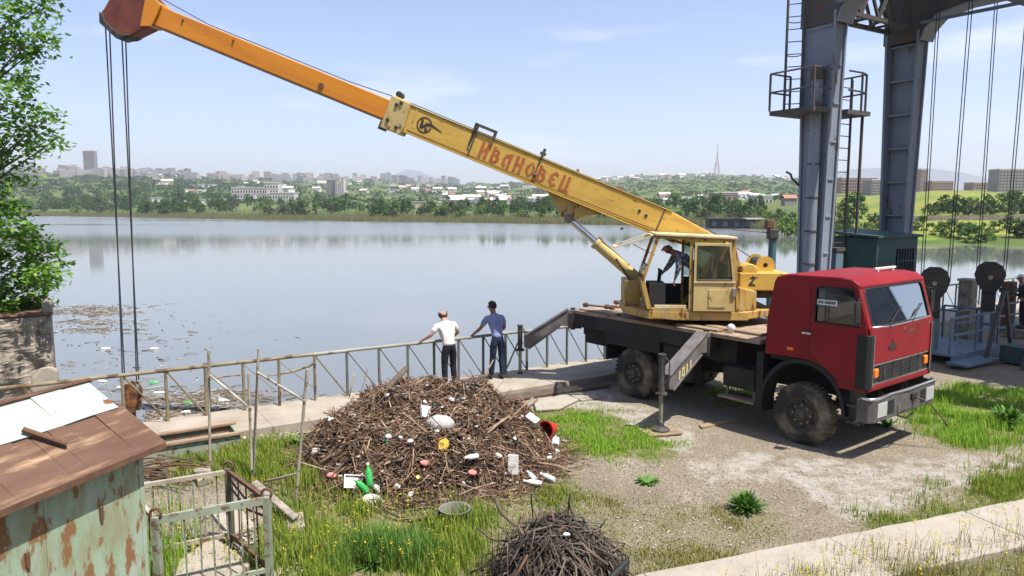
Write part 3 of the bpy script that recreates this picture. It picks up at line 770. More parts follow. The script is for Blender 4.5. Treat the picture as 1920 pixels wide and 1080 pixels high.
# red roofed house, boathouses
t = thing('house', 'dark house with a red roof left of the grey gantry leg', 'house', (dp(1482, 400, 300).x, 300, land_z(dp(1482, 400, 300).x, 300)))
t.scale = (0.62, 0.62, 0.62); MB().box(-4, 4, 0, 7, -3, 5).build('wall', 'plain_grey', t)
MB().ext([(-4.6, -0.6, 4.8), (4.6, -0.6, 4.8), (4.6, 3.5, 7), (-4.6, 3.5, 7)], (0, 0, 0.3)).ext([(-4.6, 7.6, 4.8), (4.6, 7.6, 4.8), (4.6, 3.52, 7), (-4.6, 3.52, 7)], (0, 0, 0.3)).build('roof', 'roof_red', t)
for (px, w, lab) in ((1362, 9, 'dark low boathouse on the far waterline'), (1402, 7.5, 'dark boathouse with a pale roof on the far waterline')):
    p = dp(px, 424, 188)
    t = thing('boathouse', lab, 'boathouse', (p.x, 188, WATER_Z), -0.1)
    MB().box(-w / 2, w / 2, 0, 5, 0, 2.4).build('wall', 'dark_hull', t)
    MB().box(-w / 2 - 0.5, w / 2 + 0.3, -0.8, 5.4, 2.4, 2.7).build('roof', 'roof_grey' if w < 8 else 'dark_hull', t)
    for q in range(3):
        MB().box(-w / 2 + 0.8 + q * w / 3.2, -w / 2 + 2.0 + q * w / 3.2, -0.06, 0.02, 0.6, 1.8).build('window', 'tank_blue', t)
# long low sheds and a retaining wall
for px, yp, w, y, lab in ((292, 366, 20, 620, 'low white shed, left of two on the far bank'), (330, 367, 26, 600, 'low white shed with a red roof section on the far bank'), (395, 364, 40, 560, 'long low white hall on the far left bank'), (790, 382, 60, 480, 'long pale retaining wall on the far bank')):
    p = dp(px, yp, y); w_ = w / FPX * y
    t = thing('shed', lab, 'shed' if 'wall' not in lab else 'wall', (p.x, y, land_z(p.x, y) - 0.5))
    MB().box(-w_ / 2, w_ / 2, 0, 6, -3, 4.2).build('wall', 'wall_white' if 'wall' not in lab else 'wall_tan', t)
    MB().box(-w_ / 2 - 0.4, w_ / 2 + 0.4, -0.4, 6.4, 4.2, 4.6).build('roof', 'roof_red' if 'red' in lab else 'roof_grey', t)
# lattice broadcasting mast on the hill
p = dp(1344, 330, 2480); t = thing('broadcast_mast', 'tall thin red and white broadcasting mast on the hilltop', 'mast', (p.x, 2480, land_z(p.x, 2480)))
mb = MB()
for s_ in ((-1, -1), (1, -1), (1, 1), (-1, 1)):
    mb.beam((s_[0] * 9, s_[1] * 9, -3), (s_[0] * 3, s_[1] * 3, 52), 2.0, 2.0)
for q in range(5):
    z = q * 11; a = 9 - 6 * z / 55
    mb.beam((-a, -a, z), (a - 1.2, -a, z + 11), 1.0, 1.0); mb.beam((a, -a, z), (-a + 1.2, -a, z + 11), 1.0, 1.0)
mb.build('lattice_base', 'mast', t)
MB().tube([(0, 0, 50), (0, 0, 80), (0, 0, 81), (0, 0, 112)], [3.2, 2.6, 1.6, 0.9], 8).build('spire', 'mast', t)
MB().box(-4.5, 4.5, -4.5, 4.5, 50, 53).build('platform', 'wall_white', t)

# ---- trees of the far shore
def crown_mesh(name, mat, w, h, nclump, lean=0.0, leaf=0.5, base=0.12, per=14, seed=1):
    R = random.Random(seed); V = []; F = []
    lobes = []
    for i in range(nclump):
        a = R.uniform(0, 6.283); q = math.sqrt(R.random()); zt = R.uniform(base, 1.0)
        rad = math.sin(min(1, (1.02 - zt) * 1.9 + 0.12) * math.pi / 2) * min(1, (zt - base) * 4 + 0.45)
        lobes.append((math.cos(a) * q * w / 2 * rad, math.sin(a) * q * w / 2 * rad, zt * h * 0.94, R.uniform(0.7, 1.3)))
    for (x, y, z, s) in lobes:
        for j in range(per):
            d = Vector((R.gauss(0, 1), R.gauss(0, 1), R.gauss(0, 1))).normalized()
            c = Vector((x, y, z)) + d * (leaf * 1.9 * s * R.uniform(0.6, 1.0))
            nrm = (d + Vector((R.uniform(-.7, .7), R.uniform(-.7, .7), R.uniform(-.3, .9)))).normalized()
            a = nrm.orthogonal().normalized(); a = Matrix.Rotation(R.uniform(0, 6.28), 3, nrm) @ a; b_ = nrm.cross(a)
            s2 = leaf * R.uniform(0.6, 1.15)
            k_ = len(V)
            V += [c - a * s2, c - b_ * s2 * 0.6, c + a * s2, c + b_ * s2 * 0.6]; F.append((k_, k_ + 1, k_ + 2, k_ + 3))
    mb = MB(); mb.tube([(0, 0, -0.8), (0, 0, h * 0.25), (0.05 * w, 0, h * 0.6)], [h * 0.028, h * 0.022, h * 0.008], 6)
    for a in (0.5, 2.4, 4.4): mb.tube([(0, 0, h * 0.22), (math.cos(a) * w * 0.22, math.sin(a) * w * 0.22, h * 0.55)], [h * 0.013, h * 0.005], 5)
    me = bpy.data.meshes.new('crown')
    me.from_pydata([tuple(v) for v in V], [], F); me.materials.append(MAT[mat]); me.update()
    return me, mb.mesh('trunk', 'bark')
def put_tree(name, pair, x, y, rz, label, cat, group=None, sc=1.0):
    t = thing(name, label, cat, (x, y, land_z(x, y)), rz, group); t.scale = (sc, sc, sc)
    for nm, me in zip(('crown', 'trunk' if cat == 'tree' else 'stems'), pair):
        o = bpy.data.objects.new(nm, me); COL.objects.link(o); o.parent = t
        if nm == 'crown': o['kind'] = 'stuff'
    return t
CR = [crown_mesh('tree', mt, w, h, nc, leaf=lf, base=bs, seed=i) for i, (mt, w, h, nc, lf, bs) in enumerate((
    ('crown_mid', 8, 9, 26, 0.75, 0.12), ('crown_dark', 9, 8, 26, 0.75, 0.1), ('crown_light', 8, 8, 24, 0.7, 0.1),
    ('crown_mid', 5, 11, 24, 0.65, 0.12), ('crown_grey', 9, 7, 26, 0.7, 0.06), ('crown_dark', 11, 10, 32, 0.85, 0.14)))]
BUSH = [crown_mesh('bush', mt, w, h, nc, leaf=lf, base=0.0, seed=20 + i, per=20) for i, (mt, w, h, nc, lf) in enumerate((
    ('crown_light', 5.5, 3.4, 24, 0.34), ('crown_mid', 5, 4.0, 24, 0.34), ('crown_light', 4.2, 2.6, 20, 0.30), ('crown_dark', 5, 4.4, 26, 0.34)))]
zones = ((-60, 300, 14, 300, 'tree on the far left bank behind the hoist ropes', 70), (300, 660, 14, 260, 'tree on the far bank left of the white tower block', 80), (660, 1060, 8, 150, 'tree on the far bank under the crane boom', 84), (1060, 1460, 8, 130, 'tree on the far bank behind the boom base', 66))
for a, c, d0, d1, lab, cnt in zones:
    for i in range(cnt):
        px = r2.uniform(a, c); D, Z = tprof(px); y = D[0] + d0 + (d1 - d0) * r2.random() ** 1.5; x = (px - 960) / FPX * y
        put_tree('tree', r2.choice(CR), x, y, r2.uniform(0, 6.28), lab, 'tree', lab.replace('tree', 'trees', 1), sc=r2.uniform(0.6, 1.2) * (0.30 + y / 1000))
for i in range(16):                                                # dark row on the right hill
    px = 1738 + i * 12.5 + r2.uniform(-4, 4); y = r2.uniform(158, 172); x = (px - 960) / FPX * y
    put_tree('tree', CR[r2.choice((1, 5, 4))], x, y, r2.uniform(0, 6.28), 'small dark tree of the row along the meadow slope', 'tree', 'row of dark trees on the meadow slope', sc=r2.uniform(0.30, 0.42))
for px, y, s_, lab in ((1598, 150, 0.66, 'round leafy tree seen between the gantry legs'), (1575, 152, 0.56, 'leafy tree close behind the grey gantry leg'), (1470, 140, 0.52, 'leafy tree at the waterline left of the grey gantry leg'), (1488, 138, 0.42, 'small leafy tree touching the grey gantry leg')):
    x = (px - 960) / FPX * y; put_tree('tree', CR[2 if s_ < 0.6 else 0], x, y, 1.0, lab, 'tree', sc=s_)
for i in range(44):
    px = r2.uniform(1440, 1960); D, Z = tprof(px); y = D[0] + r2.uniform(2, 22); x = (px - 960) / FPX * y
    put_tree('bush', r2.choice(BUSH), x, y, r2.uniform(0, 6.28), 'green bush along the near right shore of the lake', 'bush', 'bushes along the right shore', sc=r2.uniform(0.35, 0.7))
for i in range(12):
    px = r2.uniform(1860, 1960) if i % 2 else r2.uniform(1620, 1960); y = r2.uniform(175, 215); x = (px - 960) / FPX * y
    put_tree('bush', r2.choice(BUSH), x, y, r2.uniform(0, 6.28), 'low bush dotted on the upper meadow slope', 'bush', 'bushes on the meadow slope', sc=r2.uniform(0.4, 0.8))
# road wall across the meadow
mb = MB(); pts = [dp(px, 416, 152 - (px - 1640) * 0.02) for px in range(1636, 1990, 12)]
for p, q in zip(pts, pts[1:]):
    mb.beam((p.x, p.y, land_z(p.x, p.y) + 0.2), (q.x, q.y, land_z(q.x, q.y) + 0.2), 0.5, 1.6)
tag(mb.build('retaining_wall', 'concrete_old'), 'dark low retaining wall running across the meadow slope', 'wall')
# far woods and reeds: masses nobody could count
def quads(C, size, name, mat, upb=0.3, flat=0.6):
    N = len(C); d = rng.normal(size=(N, 3)); d[:, 2] = np.abs(d[:, 2]) + upb; d /= np.linalg.norm(d, axis=1)[:, None]
    h = rng.normal(size=(N, 3)); a = np.cross(d, h); a /= np.linalg.norm(a, axis=1)[:, None]; b_ = np.cross(d, a)
    s_ = size[:, None]
    V = np.stack([C - a * s_, C - b_ * s_ * flat, C + a * s_, C + b_ * s_ * flat], 1).reshape(-1, 3)
    return from_arrays(name, V, np.arange(4 * N).reshape(N, 4), 4, mat)
C = []; S_ = []
for i in range(2600):
    px = r2.uniform(-40, 1500) if i % 3 else r2.uniform(-40, 520)
    if px < 520: y = r2.uniform(560, 1350)
    else: y = r2.uniform(430, 1300)
    if r2.random() < 0.3: y = r2.uniform(1300, 2300)
    x = (px - 960) / FPX * y; z = land_z(x, y); r_ = r2.uniform(1.6, 3.6) * (0.5 + y / 1200)
    for j in range(26):
        v = Vector((r2.gauss(0, 1), r2.gauss(0, 0.6), abs(r2.gauss(0, 1)))).normalized() * r_
        C.append((x + v.x * 1.5, y + v.y, z + v.z * 0.9)); S_.append(r_ * r2.uniform(0.25, 0.5))
o = quads(np.array(C), np.array(S_), 'far_woodland', 'crown_dark'); tag(o, 'dark green woods spread over the valley across the lake', 'woodland', kind='stuff')
C = []; S_ = []
N = 16000; V = []; F = []
for i in range(N):
    px = r2.uniform(30, 1460); D, Z = tprof(px); y = D[0] + r2.uniform(-1.5, 26) * r2.random(); x = (px - 960) / FPX * y
    z = max(land_z(x, y), WATER_Z) - 0.2; h = r2.uniform(1.2, 2.8); w = r2.uniform(0.15, 0.4); a = r2.uniform(-0.6, 0.6)
    k_ = len(V); V += [(x - w, y, z), (x + w, y, z), (x + a + w * 0.3, y, z + h)]; F.append((k_, k_ + 1, k_ + 2))
o = from_arrays('reed_bed', np.array(V), np.array(F), 3, 'reeds'); tag(o, 'pale reeds fringing the far shore', 'reeds', kind='stuff')

# ---- air: haze over the whole valley
mb = MB(); mb.box(-8600, 8600, -450, 8600, WATER_Z - 3, 430)
me = mb.mesh('haze', ['water']); me.materials.clear()
m = bpy.data.materials.new('haze'); m.use_nodes = True; n = m.node_tree.nodes; n.remove(n['Principled BSDF'])
pv = n.new('ShaderNodeVolumePrincipled'); pv.inputs['Color'].default_value = (0.93, 0.96, 1.0, 1); pv.inputs['Density'].default_value = 0.0002; pv.inputs['Anisotropy'].default_value = 0.2
m.node_tree.links.new(pv.outputs[0], n['Material Output'].inputs['Volume'])
me.materials.append(m)
hz = bpy.data.objects.new('haze', me); COL.objects.link(hz); tag(hz, 'thin pale haze over the lake and valley', 'haze', kind='stuff')
# ================================================================== TRUCK CRANE
TA = math.atan2(-0.7924, 0.61)
crane = thing('truck_crane', 'red cab truck crane with a yellow cabin and a long telescopic boom', 'crane truck', (3.60, 16.19, 0), TA)
CW = 1.2                                                             # half width of the cab

# ---- wheels
def wheel(x, y, side, dual=False):
    """side -1: outer face towards -y"""
    R, W = 0.55, 0.29
    base = Matrix.Translation((x, y, R))
    mb = MB(); hw = W / 2
    prof = [(0.29, -hw + 0.03), (0.33, -hw), (0.43, -hw - 0.012), (0.50, -hw + 0.012), (0.535, -hw + 0.045), (0.54, 0), (0.535, hw - 0.045), (0.50, hw - 0.012), (0.43, hw + 0.012), (0.33, hw), (0.29, hw - 0.03)]
    mb.lathe(prof, 40)
    for k in range(36):                                              # lugs
        a = 2 * math.pi * k / 36
        for q in (-1, 1):
            Mk = Matrix.Rotation(-a - (0.06 if q > 0 else 0), 4, 'Y')
            mb.box(0.527, 0.552, (0.015 if q > 0 else -hw + 0.02), (hw - 0.02 if q > 0 else -0.015), -0.024, 0.024, M=Mk)
    w = mb.build('wheel', 'tyre', crane, M=base, smooth=True, sharp=40)
    mb = MB(); o = side
    mb.lathe([(0.305, o * (hw - 0.02)), (0.30, o * (hw + 0.005)), (0.285, o * (hw + 0.005)), (0.27, o * (hw - 0.05)), (0.20, o * (hw - 0.09 if not dual else hw - 0.12)), (0.13, o * (hw - 0.04)), (0.10, o * (hw - 0.02)), (0.095, o * (hw + 0.05)), (0.05, o * (hw + 0.07)), (0.001, o * (hw + 0.07))], 30)
    mb.lathe([(0.305, -o * (hw - 0.02)), (0.05, -o * (hw - 0.06)), (0.001, -o * (hw - 0.06))], 30)
    mb.build('rim', 'rim_steel', w, smooth=True, sharp=35)
    mb = MB()
    for k in range(8):
        a = 2 * math.pi * k / 8
        c = Vector((0.165 * math.cos(a), o * (hw - 0.06), 0.165 * math.sin(a)))
        mb.cyl(c, c + Vector((0, o * 0.05, 0)), 0.016, 6)
    mb.build('wheel_nuts', 'steel_bright', w)['kind'] = 'stuff'
    mb = MB()
    for k in range(6):
        a = 2 * math.pi * (k + 0.5) / 6
        Mk = Matrix.Rotation(-a, 4, 'Y')
        mb.lathe([(0.028, 0), (0.001, 0)], 10, M=Matrix.Translation(Mk @ Vector((0.232, o * (hw - 0.055), 0))))
    mb.build('rim_holes', 'rubber', w)['kind'] = 'stuff'
    return w
wheel(0, -1.06, -1, True); wheel(0, -0.72, -1); wheel(0, 1.06, 1, True); wheel(0, 0.72, 1)
wheel(3.97, -1.06, -1); wheel(3.97, 1.06, 1)

# ---- chassis frame, axles, deck, boxes
mb = MB()
for y in (-0.42, 0.42): mb.box(-2.3, 5.0, y - 0.04, y + 0.04, 0.82, 1.12)
for x in (-2.2, -1.1, 1.2, 2.4, 3.2, 4.6): mb.box(x - 0.05, x + 0.05, -0.38, 0.38, 0.85, 1.09)
mb.cyl((0, -0.95, 0.55), (0, 0.95, 0.55), 0.11, 12); mb.cyl((3.97, -0.95, 0.52), (3.97, 0.95, 0.52), 0.08, 12)
mb.ball((0, 0, 0.55), 0.27); mb.cyl((0.2, 0, 0.6), (3.0, 0, 0.85), 0.05, 8)
mb.build('chassis_frame', 'chassis', crane)
mb = MB(); mb.box(-2.0, 3.1, -1.22, 1.22, 1.66, 1.74); mb.build('deck', 'deck_plate', crane, bevel=0.01)
mb = MB()
for s_ in (-1, 1):
    mb.box(-2.0, 1.9, s_ * 1.2 - 0.03, s_ * 1.2 + 0.03, 1.36, 1.655)
mb.box(-2.02, -1.94, -1.16, 1.16, 1.3, 1.655); mb.box(-1.9, 2.4, -0.9, 0.9, 1.13, 1.655)
mb.build('deck_skirt', 'chassis', crane)
for s_ in (-1, 1):
    mb = MB(); mb.box(-0.82, 0.72, s_ * 1.17 - 0.02, s_ * 1.17 + 0.02, 1.10, 1.36); mb.box(-0.86, -0.82, min(s_ * 0.55, s_ * 1.19), max(s_ * 0.55, s_ * 1.19), 0.72, 1.66)
    mb.build('rear_mudguard', 'rubber', crane)
    mb = MB(); mb.box(0.78, 1.55, min(s_ * 0.8, s_ * 1.16), max(s_ * 0.8, s_ * 1.16), 0.62, 1.34); mb.build('side_tank', 'chassis', crane, bevel=0.05)
    mb = MB(); mb.box(2.25, 2.95, min(s_ * 0.62, s_ * 1.1), max(s_ * 0.62, s_ * 1.1), 0.72, 1.12); mb.build('battery_box', 'chassis', crane, bevel=0.02)
    mb = MB(); mb.box(2.2, 3.0, min(s_ * 0.7, s_ * 1.18), max(s_ * 0.7, s_ * 1.18), 0.50, 0.54); mb.beam((2.3, s_ * 1.0, 0.5), (2.3, s_ * 1.0, 0.85), 0.04, 0.04); mb.beam((2.9, s_ * 1.0, 0.5), (2.9, s_ * 1.0, 0.85), 0.04, 0.04)
    mb.build('step_plate', 'deck_plate', crane)
mb = MB(); mb.cyl((2.72, 0.55, 1.74), (2.72, 0.55, 2.45), 0.24, 20); mb.ball((2.72, 0.55, 2.45), 0.24, (1, 1, 0.4), 20, 6)
mb.build('air_tank', 'tank_blue', crane, smooth=True, sharp=45)
mb = MB()
for (a, c) in (((2.95, -0.5, 1.74), (2.95, -0.5, 2.14)), ((2.95, 0.1, 1.74), (2.95, 0.1, 2.14)), ((2.95, -0.5, 2.14), (2.95, 0.1, 2.14)), ((2.95, -0.5, 1.95), (2.95, 0.1, 1.95))): mb.beam(a, c, 0.025, 0.025)
mb.build('deck_guard', 'black_steel', crane)
mb = MB(); mb.tube([(3.12, 0.9, 1.2), (3.12, 0.9, 2.6), (3.05, 0.9, 2.75)], 0.06, 10); mb.build('exhaust_pipe', 'rust', crane, smooth=True)
for i, (x, y, l, a) in enumerate(((-1.55, -0.75, 0.75, 0.2), (-1.0, -0.45, 0.85, 0.5), (-1.5, 0.0, 0.6, -0.3))):
    mb = MB(); Mx = Matrix.Translation((x, y, 1.80)) @ Matrix.Rotation(a, 4, 'Z')
    mb.tube([Mx @ Vector((-l / 2, 0, 0.03)), Mx @ Vector((l / 2, 0, 0.03))], 0.022, 8)
    for q in (-1, 1): mb.tube([Mx @ Vector((q * l / 2 - 0.05, 0, 0.03)), Mx @ Vector((q * l / 2 + 0.05, 0, 0.03))], 0.055, 10)
    mb.build('deck_shackle', 'rust', crane)
for i, (x0, x1, y0, y1, z) in enumerate(((1.1, 2.1, -1.12, -0.9, 1.775), (1.6, 2.9, -0.85, -0.62, 1.78), (-1.8, -0.6, -1.15, -0.95, 1.772))):
    mb = MB(); mb.box(x0, x1, y0, y1, 1.744, z + 0.01); mb.build('deck_board', 'wood', crane, bevel=0.006)
mb = MB(); mb.ball((2.3, -0.95, 1.84), 0.08, (1.1, 0.8, 1)); mb.build('deck_jar', 'white_plastic', crane, smooth=True)

# ---- outriggers: swing-out arms with screw jacks
def outrigger(root, hinge, foot, ztop, tip_z, label=None, text=False):
    """root, foot: (x, y); arm falls from the frame to the jack"""
    a = Vector((root[0], root[1], 0)); f = Vector((foot[0], foot[1], 0)); dr = (f - a).normalized(); nn = Vector((-dr.y, dr.x, 0))
    w = 0.105; lf = (f - a).length - 0.10
    def P(s, z, q): return a + dr * s + nn * q + Vector((0, 0, z))
    prof = [(0, 1.74), (0.12, 1.74), (lf, tip_z + 0.14), (lf, tip_z - 0.10), (lf - 0.12, tip_z - 0.12), (0.30, 1.36), (0, 1.34)]
    mb = MB(); mb.ext([P(s, z, -w) for s, z in prof], nn * (2 * w))
    arm = mb.build('outrigger', 'outrigger_steel', crane, bevel=0.015)
    if label: arm['label'] = label
    mb = MB()
    edge = [(0.12, 1.755), (lf, tip_z + 0.155)]
    mb.beam(P(edge[0][0], edge[0][1], 0), P(edge[1][0], edge[1][1], 0), 2 * w + 0.05, 0.03)
    mb.beam(P(0.30, 1.345, 0), P(lf - 0.12, tip_z - 0.135, 0), 2 * w + 0.05, 0.03)
    mb.build('flange', 'outrigger_steel', arm)
    mb = MB(); c = a + dr * (lf + 0.1); c.z = 0
    mb.cyl(c + Vector((0, 0, tip_z - 0.16)), c + Vector((0, 0, ztop)), 0.06, 14); mb.cyl(c + Vector((0, 0, ztop)), c + Vector((0, 0, ztop + 0.03)), 0.075, 14)
    mb.cyl(c + Vector((0, 0, tip_z - 0.2)), c + Vector((0, 0, tip_z - 0.16)), 0.11, 14)
    mb.tube([c + Vector((0.08, 0, ztop - 0.02)), c + Vector((0.16, 0.02, ztop - 0.1)), c + Vector((0.13, 0.05, ztop - 0.4)), c + Vector((0.06, 0.0, tip_z))], 0.012, 6)
    mb.build('jack', 'black_steel', arm, smooth=True, sharp=40)
    mb = MB(); mb.cyl(c + Vector((0, 0, 0.14)), c + Vector((0, 0, tip_z - 0.2)), 0.04, 12); mb.build('jack_rod', 'steel_bright', arm, smooth=True, sharp=40)
    mb = MB(); mb.lathe([(0.05, 0.20), (0.07, 0.14), (0.17, 0.08), (0.17, 0.052), (0.001, 0.052)], 16, M=Matrix.Translation(c) @ Matrix.Rotation(math.pi / 2, 4, 'X'))
    mb.build('jack_foot', 'black_steel', arm, smooth=True, sharp=30)
    mb = MB(); mb.box(-0.16, 0.16, -0.12, 0.12, 1.30, 1.66, M=Matrix.Translation(a - dr * 0.05) @ Matrix.Rotation(math.atan2(dr.y, dr.x), 4, 'Z'))
    mb.cyl(a + Vector((0, 0, 1.26)), a + Vector((0, 0, 1.78)), 0.06, 10); mb.build('hinge', 'chassis', arm)
    if text:
        q0 = w if nn.x > 0 else -w
        sl = (tip_z - 1.5) / lf
        for i, ch in enumerate('1011'):
            s0 = lf - 0.30 - (3 - i) * 0.115 if q0 < 0 else lf - 0.30 - i * 0.115
            mb = MB(); z0 = 1.5 + sl * s0 - 0.02
            def T(u, v): return P(s0 + u, z0 + v + sl * u * 0.6, q0 + (0.004 if q0 > 0 else -0.004))
            if ch == '1':
                mb.ext([T(-0.02, -0.08), T(0.02, -0.08), T(0.02, 0.09), T(-0.02, 0.09)], nn * (0.004 if q0 > 0 else -0.004))
            else:
                mb.ext([T(-0.045, -0.08), T(0.045, -0.08), T(0.045, 0.09), T(-0.045, 0.09)], nn * (0.004 if q0 > 0 else -0.004), holes=[[T(-0.016, -0.05), T(-0.016, 0.06), T(0.016, 0.06), T(0.016, -0.05)]])
            mb.build('digit', 'letter_yellow', arm)
    return c
FOOT = {}
FOOT['front'] = outrigger((1.92, -1.22), None, (2.02, -2.62), 1.46, 0.93, 'outrigger with painted yellow digits', True)
FOOT['rear'] = outrigger((-1.98, -1.18), None, (-2.84, -2.11), 1.32, 0.92)
outrigger((1.92, 1.22), None, (2.02, 2.55), 1.46, 0.93)
outrigger((-1.98, 1.18), None, (-2.84, 2.05), 1.32, 0.92)

# ---- driver's cab
side = [(3.22, 1.52), (3.24, 2.2), (3.36, 2.86), (3.46, 2.93), (4.80, 2.93), (4.93, 2.86), (5.02, 2.58), (5.13, 2.20), (5.15, 1.9), (5.15, 1.16), (4.62, 1.16)]
arch = [(3.97 + 0.83 * math.cos(a), 0.62 + 0.92 * math.sin(a)) for a in np.linspace(math.radians(36), math.radians(90), 8)] + [(3.62, 1.54)]
side = side + arch
win = [(4.14, 2.22), (4.15, 2.78), (4.22, 2.83), (4.84, 2.83), (4.93, 2.55), (4.97, 2.22)]
for s_ in (-1, 1):
    mb = MB(); y0 = s_ * CW; mb.ext([(x, y0, z) for x, z in side], (0, -s_ * 0.06, 0), holes=[[(x, y0, z) for x, z in win]])
    cs = mb.build('cab_side', 'red_paint', crane, bevel=0.025, seg=3)
    mb = MB(); mb.ext([(x, y0 - s_ * 0.03, z) for x, z in win], (0, -s_ * 0.006, 0)); mb.build('door_window', 'glass_dark', cs)
    mb = MB()
    wl = win + [win[0]]
    mb.tube([(x, y0 - s_ * 0.005, z) for x, z in wl], 0.014, 6, caps=False); mb.build('window_seal', 'rubber', cs, smooth=True)
    mb = MB(); yo = y0 + s_ * 0.002                                    # door gap
    gap = [(4.06, 2.88), (4.06, 1.62), (4.2, 1.56), (4.58, 1.30), (5.0, 1.24), (5.08, 1.4), (5.1, 2.2)]
    mb.tube([(x, yo, z) for x, z in gap], 0.006, 4); mb.build('door_gap', 'rubber', cs)
    mb = MB(); mb.box(3.93, 4.10, min(yo, yo + s_ * 0.035), max(yo, yo + s_ * 0.035), 1.985, 2.02); mb.build('door_handle', 'chrome', cs, bevel=0.008)
    mb = MB(); mb.box(3.66, 3.78, min(yo, yo + s_ * 0.02), max(yo, yo + s_ * 0.02), 1.66, 1.71); mb.build('side_marker', 'orange_lens', cs, bevel=0.006)
    mb = MB(); mb.tube([(5.0, y0, 2.72), (5.06, y0 + s_ * 0.20, 2.70), (5.06, y0 + s_ * 0.20, 2.28), (5.06, y0, 2.25)], 0.011, 6)
    mm = mb.build('mirror_arm', 'rubber', crane, smooth=True)
    mb = MB(); mb.box(5.02, 5.06, min(y0 + s_ * 0.10, y0 + s_ * 0.27), max(y0 + s_ * 0.10, y0 + s_ * 0.27), 2.30, 2.66); mb.build('mirror', 'rubber', mm, bevel=0.02)
    # black wheel arch and step
    mb = MB(); ya, yb = s_ * 0.82, s_ * (CW + 0.02)
    A = [(3.97 + 0.84 * math.cos(a), 0.60 + 0.93 * math.sin(a)) for a in np.linspace(math.radians(5), math.radians(172), 18)]
    Bq = [(3.97 + 0.77 * math.cos(a), 0.60 + 0.86 * math.sin(a)) for a in np.linspace(math.radians(172), math.radians(5), 18)]
    mb.ext([(x, ya, z) for x, z in A + Bq], (0, yb - ya, 0)); mb.build('wheel_arch', 'rubber', crane, smooth=True, sharp=40)
    mb = MB(); mb.box(3.06, 3.20, min(ya, yb), max(ya, yb), 0.42, 1.52); mb.build('mud_flap', 'rubber', crane)
    mb = MB(); mb.box(4.82, 5.08, s_ * 1.16 - 0.05, s_ * 1.16 + 0.05, 0.60, 0.64); mb.box(4.82, 5.08, s_ * 1.16 - 0.05, s_ * 1.16 + 0.05, 0.88, 0.92); mb.box(4.80, 5.1, s_ * 1.08 - 0.02, s_ * 1.08 + 0.02, 0.58, 1.16)
    mb.build('step', 'black_steel', crane)
# window sticker with a registration line, towel, visor seen in the door window
mb = MB(); mb.box(4.16, 4.52, -CW + 0.018, -CW + 0.021, 2.52, 2.61); st = mb.build('window_sticker', 'paper', crane)
for i, (a, w_) in enumerate(((0.03, 0.03), (0.075, 0.03), (0.12, 0.012), (0.15, 0.03), (0.19, 0.03), (0.225, 0.02), (0.255, 0.03), (0.295, 0.03))):
    mb = MB(); mb.box(4.16 + a, 4.16 + a + w_, -CW + 0.014, -CW + 0.016, 2.542, 2.59); mb.build('sticker_mark', 'letter_black', st)
mb = MB(); mb.ball((4.45, -CW + 0.12, 2.76), 0.16, (1.0, 0.2, 0.28)); mb.build('sun_visor', 'white_plastic', crane, smooth=True)
# roof, back, floor
mb = MB()
rf = [(3.34, 2.86), (3.40, 2.945), (3.6, 3.0), (4.55, 3.015), (4.80, 2.985), (4.95, 2.90), (4.95, 2.84), (4.78, 2.905), (3.46, 2.905)]
mb.ext([(x, -CW + 0.012, z) for x, z in rf], (0, 2 * CW - 0.024, 0)); mb.build('cab_roof', 'red_paint', crane, bevel=0.035, seg=3)
mb = MB(); mb.ext([(3.225, -CW + 0.05, 1.52), (3.225, CW - 0.05, 1.52), (3.245, CW - 0.05, 2.2), (3.36, CW - 0.05, 2.86), (3.36, -CW + 0.05, 2.86), (3.245, -CW + 0.05, 2.2)], (0.04, 0, 0)); mb.build('cab_back', 'red_paint', crane)
mb = MB(); mb.box(3.30, 5.05, -CW + 0.07, CW - 0.07, 1.44, 1.54); mb.box(3.3, 4.0, -0.5, 0.5, 1.1, 1.44); mb.build('cab_floor', 'dark_interior', crane)
# front: panel with windshield opening above
mb = MB()
fp = lambda y, z: (5.155 - max(0, z - 2.2) * 0.30 - (0.05 if abs(y) > 1.1 else 0), y, z)
mb.ext([(5.14, -CW + 0.03, 1.60), (5.14, CW - 0.03, 1.60), (5.14, CW - 0.03, 2.20), (5.14, -CW + 0.03, 2.20)], (0.05, 0, 0))
mb.build('front_hatch', 'red_paint', crane, bevel=0.02, seg=3)
mb = MB(); mb.ext([(5.14, -CW + 0.03, 1.16), (5.14, CW - 0.03, 1.16), (5.14, CW - 0.03, 1.25), (5.14, -CW + 0.03, 1.25)], (0.055, 0, 0)); mb.build('front_apron', 'red_paint', crane, bevel=0.015)
def wsp(u, v, off=0.0):                                               # windshield plane: u across, v up
    z = 2.20 + v * 0.70; x = 5.165 - v * 0.245 + off * 0.94
    return Vector((x, u * (CW - 0.02), z + off * 0.33))
fr_o = [(-1, 0), (1, 0), (0.985, 1), (-0.985, 1)]; fr_i = [(-0.90, 0.07), (-0.90, 0.80), (-0.85, 0.90), (0.85, 0.90), (0.90, 0.80), (0.90, 0.07), (0.86, 0.03), (-0.86, 0.03)]
mb = MB(); mb.ext([wsp(*p) for p in fr_o], wsp(0, 0, -0.04) - wsp(0, 0, 0), holes=[[wsp(*p) for p in fr_i]]); fw = mb.build('windshield_frame', 'red_paint', crane, bevel=0.012)
mb = MB(); mb.ext([wsp(u * 1.005, v, -0.014) for u, v in fr_i], wsp(0, 0, -0.02) - wsp(0, 0, -0.014)); mb.build('windshield', 'glass_windshield', fw)
mb = MB(); mb.tube([wsp(*p, 0.002) for p in fr_i + [fr_i[0]]], 0.016, 6, caps=False); mb.build('windshield_seal', 'rubber', fw, smooth=True)
